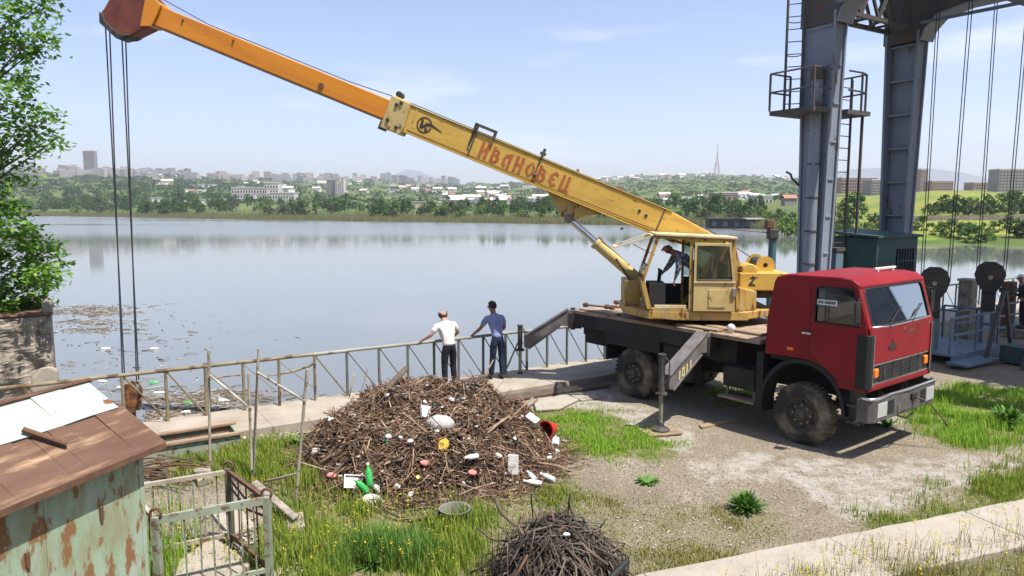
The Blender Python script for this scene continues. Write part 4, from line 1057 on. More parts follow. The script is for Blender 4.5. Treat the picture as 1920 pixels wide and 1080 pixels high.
mb = MB(); mb.tube([wsp(-0.93, 0.03, 0.01), wsp(-0.4, -0.015, 0.01), wsp(0.3, 0.0, 0.01), wsp(0.9, 0.03, 0.01)], 0.017, 6); mb.build('windshield_trim', 'chrome', fw, smooth=True)
for u0, u1, v0, v1 in ((-0.84, -0.52, 0.72, 0.86), (-0.86, -0.76, 0.10, 0.24)):
    mb = MB(); mb.ext([wsp(u0, v0, -0.024), wsp(u1, v0, -0.024), wsp(u1, v1, -0.024), wsp(u0, v1, -0.024)], (-0.002, 0, 0)); mb.build('windshield_paper', 'paper', fw)
for u0 in (-0.45, 0.25):
    mb = MB(); mb.tube([wsp(u0, -0.02, 0.03), wsp(u0 + 0.30, 0.26, 0.02)], 0.008, 5); mb.tube([wsp(u0 + 0.12, 0.10, 0.008), wsp(u0 + 0.50, 0.38, 0.008)], 0.010, 5); mb.build('wiper', 'rubber', fw)
# cab interior
mb = MB(); mb.ext([(4.75, -1.05, 1.95), (5.08, -1.05, 1.95), (5.08, -1.05, 2.14), (4.9, -1.05, 2.2), (4.75, -1.05, 2.12)], (0, 2.1, 0)); mb.build('dashboard', 'dark_interior', crane, bevel=0.02)
mb = MB(); mb.lathe([(0.235 + 0.014 * math.cos(a), 0.014 * math.sin(a)) for a in np.linspace(0, 2 * math.pi, 7)[:-1]], 24, M=Matrix.Translation((4.60, 0.55, 2.22)) @ Matrix.Rotation(math.radians(62), 4, 'Y') @ Matrix.Rotation(math.pi / 2, 4, 'Z') , close=True)
mb.cyl((4.60, 0.55, 2.22), (4.85, 0.55, 1.9), 0.02, 8); mb.box(4.58, 4.62, 0.33, 0.77, 2.21, 2.23); mb.build('steering_wheel', 'rubber', crane, smooth=True)
for y in (-0.6, 0.6):
    mb = MB(); mb.box(3.75, 4.25, y - 0.25, y + 0.25, 1.55, 1.85); mb.ext([(3.62, y - 0.25, 1.8), (3.80, y - 0.25, 1.8), (3.62, y - 0.25, 2.55), (3.50, y - 0.25, 2.55)], (0, 0.5, 0)); mb.build('seat', 'seat_cloth', crane, bevel=0.05)
# grille, lamps, corner panels, emblem, bumper
mb = MB(); mb.box(5.10, 5.16, -1.06, 1.06, 1.255, 1.595); gr = mb.build('grille', 'grille', crane)
for i in range(7):
    mb = MB(); z = 1.30 + i * 0.042; mb.box(5.162, 5.185, -0.80, 0.80, z, z + 0.02); mb.build('slat', 'grille', gr)
for i in range(5):
    mb = MB(); y = -0.64 + i * 0.32; mb.box(5.186, 5.196, y - 0.012, y + 0.012, 1.29, 1.59); mb.build('slat', 'black_steel', gr)
for z in (1.262, 1.582):
    mb = MB(); mb.box(5.162, 5.19, -1.08, 1.08, z, z + 0.018); mb.build('grille_trim', 'chrome', gr)
for s_ in (-1, 1):
    mb = MB(); mb.ext([(5.155, s_ * 0.93 - 0.07, 1.37), (5.155, s_ * 0.93 + 0.07, 1.37), (5.155, s_ * 0.93 + 0.07, 1.53), (5.155, s_ * 0.93 - 0.07, 1.53)], (0.06, 0, 0)); mb.build('indicator', 'orange_lens', crane, bevel=0.025, seg=3)
    mb = MB(); mb.ext([(4.95, s_ * (CW + 0.014), 1.20), (5.15, s_ * (CW + 0.014), 1.20), (5.215, s_ * (CW - 0.05), 1.20), (5.215, s_ * (CW - 0.13), 1.20), (5.10, s_ * (CW - 0.14), 1.20), (4.95, s_ * (CW - 0.05), 1.20)], (0, 0, 0.90)); mb.build('corner_panel', 'rubber', crane, bevel=0.015)
    mb = MB(); mb.tube([(5.213, s_ * (CW - 0.13), 1.24), (5.213, s_ * (CW - 0.13), 2.1)], 0.007, 5); mb.build('panel_trim', 'chrome', crane)
mb = MB(); xx = 5.192
mb.ext([(xx, -0.52, 1.80), (xx, -0.28, 1.80), (xx, -0.26, 1.84), (xx, -0.34, 1.90), (xx, -0.385, 1.905), (xx, -0.40, 1.97), (xx, -0.415, 1.905), (xx, -0.46, 1.90), (xx, -0.54, 1.84)], (0.012, 0, 0)); mb.build('emblem', 'letter_black', crane)
for pts in ([(-0.08, 2.14), (0.08, 2.13), (0.06, 2.09), (0.08, 1.98), (0.02, 2.06)], [(0.12, 2.00), (0.40, 2.03), (0.40, 2.08), (0.12, 2.06)], [(0.18, 2.10), (0.36, 2.11), (0.30, 2.14)], [(0.50, 2.15), (0.68, 2.15), (0.60, 2.11), (0.58, 2.02), (0.54, 2.10)], [(0.88, 2.15), (1.06, 2.15), (0.98, 2.06)]):
    mb = MB(); mb.ext([(xx, y, z) for y, z in pts], (0.003, 0, 0)); mb.build('front_decal', 'letter_red' if False else 'boom_head_red', crane)
bp = [(-1.24, 5.02), (-1.22, 5.24), (-1.12, 5.33), (1.12, 5.33), (1.22, 5.24), (1.24, 5.02), (1.18, 5.02), (1.16, 5.22), (-1.16, 5.22), (-1.18, 5.02)]
mb = MB(); mb.ext([(x, y, 0.66) for y, x in bp], (0, 0, 0.40)); bpr = mb.build('bumper', 'bumper_grey', crane, bevel=0.03, seg=3)
mb = MB(); mb.tube([(5.1, -1.23, 1.065), (5.28, -1.21, 1.068), (5.325, -1.0, 1.06), (5.315, -0.6, 1.075), (5.33, 0, 1.06), (5.32, 0.7, 1.07), (5.325, 1.1, 1.065), (5.2, 1.21, 1.065)], 0.026, 8); mb.build('bumper_lip', 'chrome', bpr, smooth=True)
for s_ in (-1, 1):
    mb = MB(); mb.box(5.325, 5.342, s_ * 0.90 - 0.16, s_ * 0.90 + 0.16, 0.74, 0.98); mb.build('headlight', 'lamp_lens', bpr, bevel=0.02)
    mb = MB(); mb.box(5.326, 5.334, s_ * 0.60 - 0.11, s_ * 0.60 + 0.11, 0.74, 0.98); mb.build('lamp_recess', 'rubber', bpr)
mb = MB(); mb.box(5.332, 5.342, -0.36, 0.14, 0.72, 0.86); mb.build('number_plate', 'bumper_grey', bpr)
mb = MB(); mb.box(5.325, 5.375, 0.10, 0.30, 0.86, 0.98); mb.build('tow_hook', 'rubber', bpr, bevel=0.02)
mb = MB(); mb.tube([(5.36, 0.2, 0.90), (5.50, 0.24, 0.88), (5.62, 0.32, 0.78), (5.74, 0.42, 0.60), (5.82, 0.50, 0.44)], 0.013, 6); mb.tube([(5.36, 0.22, 0.90), (5.55, 0.34, 0.82), (5.70, 0.48, 0.60), (5.80, 0.58, 0.42)], 0.011, 6); mb.build('tow_rope', 'wood_dark', crane, smooth=True)
mb = MB(); mb.tube([(5.3, -0.3, 0.66), (5.32, 0.0, 0.56), (5.3, 0.3, 0.6)], 0.018, 6); mb.build('hose', 'rubber', crane, smooth=True)
mb = MB(); mb.box(4.42, 4.46, 0.2, 1.0, 3.055, 3.09); mb.box(4.42, 4.46, 0.28, 0.32, 2.98, 3.06); mb.box(4.42, 4.46, 0.88, 0.92, 2.98, 3.06); mb.build('roof_rail', 'white_plastic', crane)

# the cab nose is short: pull everything ahead of the front axle back a little
def _nose(o):
    if o.type == 'MESH' and o.matrix_local == I4:
        me = o.data; co = np.empty(len(me.vertices) * 3, np.float32); me.vertices.foreach_get('co', co); c3 = co.reshape(-1, 3)
        k_ = (c3[:, 0] > 4.5) & (c3[:, 0] < 5.5); c3[k_, 0] = 4.5 + (c3[k_, 0] - 4.5) * 0.86
        far = c3[:, 0] >= 5.5; c3[far, 0] -= 0.14
        cabp = c3[:, 0] > 3.1; c3[cabp, 1] *= np.where(c3[cabp, 1] > 0.5, 0.965, 1.0)
        me.vertices.foreach_set('co', c3.ravel()); me.update()
    for c in o.children: _nose(c)
for c in list(crane.children): _nose(c)

# ---- superstructure (x along the boom, y towards the operator's cabin)
BAZ = math.radians(176.0)
S = Matrix.Translation((0.6, 0, 0)) @ Matrix.Rotation(BAZ - TA, 4, 'Z')
mb = MB(); mb.cyl((0, 0, 1.74), (0, 0, 1.90), 0.62, 36); mb.cyl((0, 0, 1.78), (0, 0, 1.85), 0.70, 36); mb.build('slewing_ring', 'chassis', crane, M=S, smooth=True, sharp=40)
mb = MB(); mb.ext([(1.55, -0.55, 1.90), (1.55, 0.45, 1.90), (1.10, 1.28, 1.90), (-0.75, 1.28, 1.90), (-1.55, 0.75, 1.90), (-1.55, -0.75, 1.90), (0.9, -0.75, 1.90)], (0, 0, 0.16)); pf = mb.build('platform', 'yellow_paint', crane, M=S, bevel=0.02)
mb = MB(); mb.box(1.16, 1.52, -0.5, 0.42, 2.06, 2.60); mb.build('platform_nose', 'yellow_paint', crane, M=S, bevel=0.02)
for y in (-0.42, 0.44):                                              # boom bearing plates
    mb = MB(); mb.ext([(0.4, y, 2.06), (-0.95, y, 2.06), (-0.92, y, 2.9), (-0.80, y, 3.30), (-0.58, y, 3.34), (-0.42, y, 3.0)], (0, 0.05, 0)); mb.build('bearing_plate', 'yellow_paint', crane, M=S, bevel=0.01)
mb = MB(); mb.cyl((-0.66, -0.46, 3.26), (-0.66, 0.55, 3.26), 0.06, 14); mb.build('boom_pin', 'steel_bright', crane, M=S, smooth=True, sharp=40)
mb = MB(); mb.box(-1.78, -0.80, -0.8, 0.86, 2.45, 2.82); cw = mb.build('counterweight', 'yellow_boom', crane, M=S, bevel=0.02)
mb = MB(); mb.box(-1.80, -1.0, -0.7, 0.7, 2.28, 2.45); mb.build('counterweight_base', 'wood_dark', crane, M=S)
mb = MB(); mb.ext([(-1.0, 0.863, 2.70), (-1.06, 0.863, 2.76), (-1.12, 0.863, 2.72), (-1.05, 0.863, 2.60), (-1.12, 0.863, 2.57), (-1.12, 0.863, 2.55), (-0.98, 0.863, 2.55), (-0.98, 0.863, 2.58), (-1.08, 0.863, 2.70)], (0, 0.003, 0)); mb.build('painted_mark', 'letter_black', cw)
mb = MB(); mb.cyl((-1.42, -0.35, 2.95), (-1.42, 0.42, 2.95), 0.13, 20); wd = mb.build('winch_drum', 'rope', crane, M=S, smooth=True, sharp=40)
for y in (-0.39, 0.42):
    mb = MB(); mb.lathe([(0.05, y), (0.19, y), (0.19, y + 0.04), (0.05, y + 0.04)], 28, M=Matrix.Translation((-1.42, 0, 2.95)), close=True); mb.build('drum_flange', 'yellow_boom', wd, smooth=True, sharp=35)
mb = MB(); mb.ext([(-0.85, 0.3, 2.82), (-0.85, 0.3, 2.94), (-0.95, 0.3, 3.0), (-1.1, 0.3, 2.99), (-1.18, 0.3, 2.92), (-1.18, 0.3, 2.82)], (0, 0.5, 0)); mb.build('winch_motor_cover', 'yellow_boom', crane, M=S, bevel=0.03)
mb = MB(); mb.ext([(0.55, 1.285, 1.88), (-0.9, 1.285, 1.89), (-0.9, 1.285, 2.06), (1.08, 1.285, 2.06), (1.0, 1.285, 1.92)], (0, -0.05, 0)); mb.build('platform_skirt', 'yellow_paint', crane, M=S, bevel=0.012)
mb = MB(); mb.ext([(-0.72, 1.22, 2.06), (-1.12, 1.0, 2.06), (-1.12, 1.0, 2.45), (-0.72, 1.22, 2.55)], (0, -0.3, 0)); mb.build('platform_box', 'yellow_paint', crane, M=S, bevel=0.02)

# ---- operator's cabin
cab = MB(); NY, FY = 1.30, 0.40
floor = MB(); floor.box(-0.70, 1.08, FY, NY - 0.02, 2.064, 2.12); oc = floor.build('operator_cabin', 'yellow_paint', crane, M=S)
fpf = [(0.93, 3.60), (1.23, 2.68), (1.10, 2.12)]
def post(mb, a, c, w=0.05, d=0.05): mb.beam(a, c, w, d, up=(0, 1, 0))
mb = MB()
for y in (NY - 0.025, FY + 0.025):
    post(mb, (0.93, y, 3.60), (1.23, y, 2.68), 0.06, 0.05); post(mb, (1.23, y, 2.70), (1.09, y, 2.12), 0.08, 0.05)
    post(mb, (-0.55, y, 3.52), (-0.68, y, 2.12), 0.06, 0.05)
    post(mb, (0.95, y, 3.56), (-0.56, y, 3.50), 0.05, 0.05)
post(mb, (0.27, NY - 0.025, 3.54), (0.27, NY - 0.025, 2.12), 0.06, 0.05)
post(mb, (0.3, FY + 0.025, 3.54), (0.3, FY + 0.025, 2.12), 0.05, 0.05)
for x, z in ((1.22, 2.70), (0.94, 3.56), (-0.56, 3.50), (1.095, 2.14)): mb.beam((x, FY, z), (x, NY - 0.001, z), 0.045, 0.045)
mb.build('cabin_frame', 'yellow_paint', oc)
mb = MB(); mb.ext([(1.02, FY - 0.05, 3.60), (1.02, NY + 0.05, 3.60), (-0.62, NY + 0.05, 3.52), (-0.62, FY - 0.05, 3.52)], (0, 0, 0.055)); mb.build('cabin_roof', 'cream_roof', oc, bevel=0.015)
mb = MB(); mb.ext([(1.20, FY + 0.03, 2.66), (1.20, NY - 0.03, 2.66), (1.09, NY - 0.03, 2.14), (1.09, FY + 0.03, 2.14)], (0.03, 0, 0)); mb.build('front_panel', 'yellow_paint', oc)
mb = MB(); mb.ext([(1.235, FY + 0.04, 2.72), (1.235, NY - 0.04, 2.72), (1.14, NY - 0.04, 2.99), (1.14, FY + 0.04, 2.99)], (0.008, 0, 0)); mb.build('lower_front_pane', 'glass_dirty', oc)
mb = MB(); mb.beam((1.145, FY, 3.0), (1.145, NY, 3.0), 0.03, 0.03); mb.build('front_bar', 'black_steel', oc)
hole = [(1.05, FY + 0.09, 3.585), (1.72, FY + 0.09, 3.36), (1.72, NY - 0.09, 3.36), (1.05, NY - 0.09, 3.585)]
mb = MB(); mb.ext([(0.97, FY + 0.02, 3.615), (1.80, FY + 0.02, 3.335), (1.80, NY - 0.02, 3.335), (0.97, NY - 0.02, 3.615)], (0.008, 0, 0.025), holes=[hole]); fl = mb.build('front_flap', 'cream_roof', oc)
mb = MB(); mb.ext([Vector(p) + Vector((0, 0, 0.008)) for p in hole], (0.002, 0, 0.006)); mb.build('flap_pane', 'glass_clear', fl)
mb = MB(); mb.tube([(1.0, NY - 0.05, 3.2), (1.45, NY - 0.05, 3.43)], 0.008, 5); mb.build('flap_stay', 'black_steel', oc)
# rear part: slid-back door with window over panels
out = [(0.22, 2.08), (0.22, 3.46), (-0.50, 3.45), (-0.60, 2.66), (-0.60, 2.08)]
hl = [(0.15, 2.72), (0.15, 3.40), (-0.45, 3.39), (-0.535, 2.72)]
mb = MB(); mb.ext([(x, NY + 0.012, z) for x, z in out], (0, 0.03, 0), holes=[[(x, NY + 0.012, z) for x, z in hl]]); dr_ = mb.build('sliding_door', 'yellow_pale', oc, bevel=0.006)
mb = MB(); mb.ext([(x, NY + 0.02, z) for x, z in hl], (0, 0.006, 0)); mb.build('door_pane', 'glass_dirty', dr_)
mb = MB(); mb.tube([(x, NY + 0.045, z) for x, z in hl + [hl[0]]], 0.014, 6, caps=False); mb.beam((-0.14, NY + 0.03, 2.72), (-0.12, NY + 0.03, 3.40), 0.035, 0.03, up=(0, 1, 0)); mb.build('pane_frame', 'black_steel', dr_)
mb = MB(); mb.beam((0.22, NY + 0.05, 2.67), (-0.60, NY + 0.05, 2.67), 0.025, 0.03); mb.build('door_rail', 'cream_roof', dr_)
mb = MB(); mb.box(-0.42, -0.08, NY + 0.042, NY + 0.056, 2.16, 2.52); mb.build('door_patch', 'yellow_pale', dr_, bevel=0.004)
mb = MB(); mb.box(-0.62, -0.54, NY + 0.042, NY + 0.08, 2.38, 2.56); mb.build('door_latch', 'steel_bright', dr_, bevel=0.01)
mb = MB(); mb.ext([(0.24, NY - 0.04, 2.12), (-0.67, NY - 0.04, 2.12), (-0.62, NY - 0.04, 2.68), (0.24, NY - 0.04, 2.68)], (0, 0.02, 0)); mb.ext([(-0.6, FY + 0.03, 2.12), (-0.66, NY - 0.05, 2.12), (-0.6, NY - 0.05, 2.75), (-0.6, FY + 0.03, 2.75)], (-0.02, 0, 0)); mb.build('rear_panel', 'yellow_paint', oc)
mb = MB(); mb.ext([(0.3, FY + 0.01, 2.12), (-0.66, FY + 0.01, 2.12), (-0.62, FY + 0.01, 2.70), (0.3, FY + 0.01, 2.70)], (0, 0.02, 0)); mb.ext([(1.1, FY + 0.01, 2.12), (0.3, FY + 0.01, 2.12), (0.3, FY + 0.01, 2.55), (1.18, FY + 0.01, 2.55)], (0, 0.02, 0)); mb.build('inner_wall', 'dark_interior', oc)
mb = MB(); mb.ext([(0.3, FY + 0.015, 2.72), (-0.6, FY + 0.015, 2.72), (-0.54, FY + 0.015, 3.48), (0.3, FY + 0.015, 3.5)], (0, 0.006, 0)); mb.build('inner_pane', 'glass_clear', oc)
mb = MB(); mb.box(-0.45, 0.05, 0.60, 1.10, 2.12, 2.50); mb.box(-0.52, -0.38, 0.60, 1.10, 2.45, 3.05); mb.build('operator_seat', 'seat_cloth', oc, bevel=0.05)
mb = MB(); mb.box(0.75, 1.08, 0.55, 1.15, 2.12, 2.62)
for q in range(4): mb.tube([(0.85, 0.65 + q * 0.13, 2.62), (0.83, 0.65 + q * 0.13, 2.85)], 0.012, 6); mb.ball((0.83, 0.65 + q * 0.13, 2.87), 0.025, nu=8, nv=6)
mb.build('control_console', 'dark_interior', oc)
mb = MB(); mb.box(0.35, 0.98, NY - 0.06, NY - 0.02, 2.125, 2.19); mb.build('door_sill', 'cream_roof', oc)
mb = MB(); mb.tube([(1.22, NY, 2.95), (1.30, NY + 0.08, 2.97), (1.30, NY + 0.10, 2.90)], 0.012, 6); mb.build('grab_handle', 'steel_bright', oc)

# ---- boom
PIV = Matrix.Translation((-0.94, 0.10, 3.16)); EL = math.radians(22.2)
B = S @ PIV @ Matrix.Rotation(-EL, 4, 'Y')                             # x out along the boom
H1, W1 = 0.28, 0.20; LM = 8.05
mb = MB()
mb.ext([(0.12, -W1, -0.12), (0.4, -W1, -0.18), (1.3, -W1, -H1), (LM, -W1, -H1), (LM, -W1, H1), (1.6, -W1, H1), (0.40, -W1, 0.14), (0.12, -W1, 0.10)], (0, 2 * W1, 0))
boom = mb.build('boom', 'yellow_boom', crane, M=B, bevel=0.02)
mb = MB(); mb.box(1.4, LM, -W1 - 0.035, W1 + 0.035, -H1 - 0.03, -H1 - 0.002); mb.box(1.7, LM, -W1 - 0.02, W1 + 0.02, H1 + 0.002, H1 + 0.02); mb.build('boom_flange', 'yellow_boom', boom, bevel=0.006)
mb = MB(); mb.ext([(LM - 0.30, -W1 - 0.07, -H1 - 0.12), (LM + 0.16, -W1 - 0.07, -H1 - 0.12), (LM + 0.16, -W1 - 0.07, H1 + 0.06), (LM - 0.30, -W1 - 0.07, H1 + 0.04), (LM - 0.34, -W1 - 0.07, -H1 + 0.05)], (0, 2 * W1 + 0.14, 0)); cl = mb.build('boom_collar', 'yellow_pale', boom, bevel=0.03)
for x, z in ((LM - 0.02, 0.17), (LM + 0.05, -0.2), (LM - 0.18, -0.28), (LM - 0.1, 0.24)):
    mb = MB(); mb.cyl((x, W1 + 0.07, z), (x, W1 + 0.10, z), 0.038, 10); mb.build('collar_bolt', 'letter_black', cl)
mb = MB(); mb.box(LM + 0.1, LM + 0.2, -0.15, W1 + 0.05, -H1 - 0.17, -H1 + 0.02); mb.cyl((LM + 0.05, -0.15, H1 + 0.12), (LM + 0.05, 0.15, H1 + 0.12), 0.07, 12); mb.build('collar_roller', 'black_steel', cl, bevel=0.01)
H2, W2 = 0.215, 0.155; LT = 14.05
mb = MB(); mb.box(LM - 0.3, LT, -W2, W2, -H2, H2); bx = mb.build('boom_extension', 'orange_boom', boom, bevel=0.015)
mb = MB(); mb.box(LM + 0.2, LT, -W2 - 0.03, W2 + 0.03, -H2 - 0.035, -H2 - 0.002); mb.build('extension_strip', 'rust', boom)
for x in (9.75, 11.9, 13.1):
    mb = MB(); mb.cyl((x, W2, 0.12 if x > 11 else -0.06), (x, W2 + 0.03, 0.12 if x > 11 else -0.06), 0.022 if x > 11 else 0.06, 10); mb.build('extension_stud', 'rust', boom)
# head with sheaves: hangs nose-down from the end of the extension
mb = MB(); W3 = 0.20
mb.ext([(LT - 0.35, -W3, 0.26), (LT - 0.30, -W3, -0.30), (LT + 0.02, -W3, -0.62), (LT + 0.30, -W3, -0.72), (LT + 0.72, -W3, -0.55), (LT + 0.80, -W3, -0.40), (LT + 0.62, -W3, 0.42), (LT + 0.20, -W3, 0.52)], (0, 2 * W3, 0)); hd = mb.build('boom_head', 'boom_head_red', boom, bevel=0.03)
mb = MB(); mb.ext([(LT - 0.42, -W3 - 0.015, 0.24), (LT - 0.36, -W3 - 0.015, -0.26), (LT - 0.12, -W3 - 0.015, -0.36), (LT - 0.02, -W3 - 0.015, 0.38)], (0, 2 * W3 + 0.03, 0)); mb.build('head_plate', 'orange_boom', hd, bevel=0.01)
mb = MB(); mb.ext([(LT + 0.0, -W3 - 0.03, -0.60), (LT + 0.30, -W3 - 0.03, -0.80), (LT + 0.76, -W3 - 0.03, -0.62), (LT + 0.84, -W3 - 0.03, -0.40), (LT + 0.74, -W3 - 0.03, -0.42), (LT + 0.66, -W3 - 0.03, -0.54), (LT + 0.3, -W3 - 0.03, -0.68)], (0, 2 * W3 + 0.06, 0)); mb.build('head_guard', 'black_steel', hd, bevel=0.01)
for x, z in ((LT + 0.18, -0.52), (LT + 0.62, -0.42), (LT + 0.35, 0.30)):
    mb = MB(); mb.lathe([(0.05, -0.17), (0.20, -0.17), (0.17, -0.12), (0.20, -0.07), (0.17, 0), (0.20, 0.07), (0.17, 0.12), (0.20, 0.17), (0.05, 0.17)], 20, M=Matrix.Translation((x, 0, z))); mb.build('sheave', 'black_steel', hd, smooth=True, sharp=30)
# brackets on the boom, bands, bolt heads
mb = MB(); mb.box(6.25, 6.31, -0.06, W1 + 0.06, H1, H1 + 0.18); mb.box(5.80, 6.31, W1, W1 + 0.06, H1 + 0.12, H1 + 0.18); mb.box(5.80, 5.86, W1, W1 + 0.06, H1 - 0.02, H1 + 0.12); mb.box(6.26, 6.30, W1 + 0.002, W1 + 0.03, -0.05, H1); mb.build('rope_guide', 'black_steel', boom)
mb = MB(); mb.box(4.70, 4.75, -0.05, W1 + 0.04, H1, H1 + 0.22); mb.box(4.66, 4.79, 0.08, 0.20, H1 + 0.08, H1 + 0.14); mb.beam((4.72, W1 + 0.015, -0.10), (4.74, W1 + 0.015, H1 + 0.06), 0.025, 0.02, up=(0, 1, 0)); mb.ball((4.72, W1 + 0.03, -0.10), 0.045, nu=8, nv=6); mb.build('rope_guide', 'black_steel', boom)
for x in (6.22, 7.6, 1.86):
    mb = MB(); mb.box(x - 0.018, x + 0.018, W1 - 0.01, W1 + 0.008, -H1, H1); mb.build('seam_band', 'wood_dark' if x in (6.22, 1.86) else 'yellow_pale', boom)
for x, z in ((2.35, 0.04), (2.18, 0.0)):
    mb = MB(); mb.cyl((x, W1 - 0.01, z), (x, W1 + 0.012, z), 0.035, 10); mb.build('boom_hole', 'letter_black', boom)
for x in (3.9, 2.9):
    mb = MB(); mb.cyl((x, 0, H1), (x, 0, H1 + 0.10), 0.03, 8); mb.build('boom_stud', 'letter_red', boom)
# lettering: ИВАНОВЕЦ
GL = {
 'И': [[(0, 0), (.32, 0), (.32, 1), (0, 1)], [(.6, 0), (.92, 0), (.92, 1), (.6, 1)], [(.32, .30), (.6, .62), (.6, .76), (.32, .44)]],
 'В': [[(0, 0), (.32, 0), (.32, 1), (0, 1)], [(.32, .86), (.6, .86), (.86, .74), (.74, .54), (.95, .36), (.86, .12), (.6, 0), (.32, 0), (.32, .12), (.55, .14), (.64, .28), (.5, .44), (.36, .48), (.36, .56), (.5, .60), (.58, .72), (.5, .78), (.32, .76)]],
 'А': [[(.58, 0), (.92, 0), (.92, 1), (.58, .9)], [(.58, .9), (.2, .78), (0, .5), (0, .2), (.25, 0), (.45, .1), (.45, .2), (.3, .26), (.3, .5), (.4, .64), (.58, .72)]],
 'Н': [[(0, 0), (.32, 0), (.32, 1), (0, 1)], [(.6, 0), (.92, 0), (.92, 1), (.6, 1)], [(.32, .42), (.6, .42), (.6, .58), (.32, .58)]],
 'О': [[(.46, 1.0), (.0, .62), (.0, .36), (.46, 0), (.46, .14), (.28, .36), (.28, .62), (.46, .86)], [(.50, 1.0), (.95, .62), (.95, .36), (.50, 0), (.50, .14), (.68, .36), (.68, .62), (.50, .86)]],
 'Е': [[(.5, 1.0), (.05, .72), (0, .5), (.05, .28), (.5, 0), (.9, .14), (.86, .30), (.6, .2), (.4, .26), (.34, .44), (.62, .44), (.62, .56), (.34, .56), (.4, .74), (.6, .8), (.86, .70), (.9, .86)]],
 'Ц': [[(0, .1), (.32, .1), (.32, 1), (0, 1)], [(.58, .1), (.9, .1), (.9, 1), (.58, 1)], [(0, 0), (1.0, 0), (1.0, -.2), (1.1, -.2), (1.1, .12), (0, .12)]],
}
for i, ch in enumerate('ИВАНОВЕЦ'):
    x0 = 6.02 - i * 0.268; hh = 0.34; ww = 0.205
    mb = MB()
    for poly in GL[ch]:
        mb.ext([(x0 - u * ww, W1 + 0.003, -0.19 + v * hh) for u, v in poly], (0, 0.004, 0))
    mb.build('letter', 'letter_red', boom)
# round emblem with a bird-like tail
ring = [(0.17 * math.cos(a), 0.17 * math.sin(a)) for a in np.linspace(0.35, 2 * math.pi - 0.1, 30)] + [(0.145 * math.cos(a), 0.145 * math.sin(a)) for a in np.linspace(2 * math.pi - 0.1, 0.35, 30)]
ex, ez = 7.33, 0.0
mb = MB(); mb.ext([(ex - u, W1 + 0.003, ez + v) for u, v in ring], (0, 0.004, 0)); mb.build('boom_emblem', 'letter_black', boom)
for poly in ([(-0.10, 0.10), (-0.05, 0.10), (-0.03, -0.02), (0.06, 0.07), (0.18, 0.07), (0.44, -0.02), (0.18, 0.02), (0.08, 0.01), (-0.04, -0.10), (-0.09, -0.07)], [(0.02, -0.05), (0.08, -0.06), (0.10, -0.12), (0.05, -0.13)]):
    mb = MB(); mb.ext([(ex - u, W1 + 0.003, ez + v) for u, v in poly], (0, 0.004, 0)); mb.build('boom_emblem', 'letter_black', boom)
# hoist rope on top of the boom
mb = MB(); mb.tube([(-0.45, 0.0, 0.0), (0.9, 0.02, 0.26), (1.9, 0.02, H1 + 0.035), (4.72, 0.05, H1 + 0.035), (LM, 0.05, H1 + 0.05), (LM + 1.2, 0.05, H2 + 0.04), (12.6, 0.05, H2 + 0.03), (LT + 0.25, 0.0, 0.44)], 0.011, 6); mb.build('hoist_rope', 'rope', boom)
# luffing cylinder and its boom bracket
mb = MB(); mb.ext([(4.35, -0.14, -H1 - 0.03), (3.05, -0.14, -H1 - 0.03), (3.35, -0.14, -H1 - 0.20), (3.62, -0.14, -H1 - 0.42), (3.82, -0.14, -H1 - 0.42)], (0, 0.28, 0)); mb.build('cylinder_bracket', 'yellow_paint', boom, bevel=0.015)
top = PIV @ Matrix.Rotation(-EL, 4, 'Y') @ Vector((3.68, 0, -H1 - 0.40)); bot = Vector((1.18, 0.10, 2.58)); ax = (top - bot)
mb = MB(); mb.cyl(bot - ax * 0.03, bot + ax * 0.60, 0.125, 20); mb.cyl(bot + ax * 0.585, bot + ax * 0.625, 0.145, 20); lc = mb.build('luffing_cylinder', 'yellow_pale', crane, M=S, smooth=True, sharp=40)
mb = MB(); mb.cyl(bot + ax * 0.62, bot + ax * 0.97, 0.075, 16); mb.build('piston_rod', 'chrome', lc, smooth=True, sharp=40)
mb = MB(); mb.cyl(top + Vector((0, -0.17, 0)), top + Vector((0, 0.17, 0)), 0.10, 14); mb.build('rod_eye', 'black_steel', lc, smooth=True, sharp=40)

# hydraulic hoses from the platform to the cylinder and along the boom foot
for i in range(3):
    mb = MB(); o_ = 0.05 * i
    mb.tube([(0.75, 0.30 - o_, 2.10), (1.25, 0.30 - o_, 2.35), (1.50, 0.24 - o_, 2.75), (1.62, 0.22 - o_, 2.95), bot + ax * 0.30 + Vector((0.05, 0.14 - o_, 0.08))], 0.014, 6); mb.build('hydraulic_hose', 'rubber', crane, M=S, smooth=True)
mb = MB(); mb.tube([(0.6, W1 + 0.02, -0.16), (1.6, W1 + 0.02, -0.20), (3.2, W1 + 0.02, -0.22), (5.6, W1 + 0.02, -0.235), (LM - 0.4, W1 + 0.02, -0.24)], 0.011, 6); mb.build('boom_cable', 'rust', boom, smooth=True)

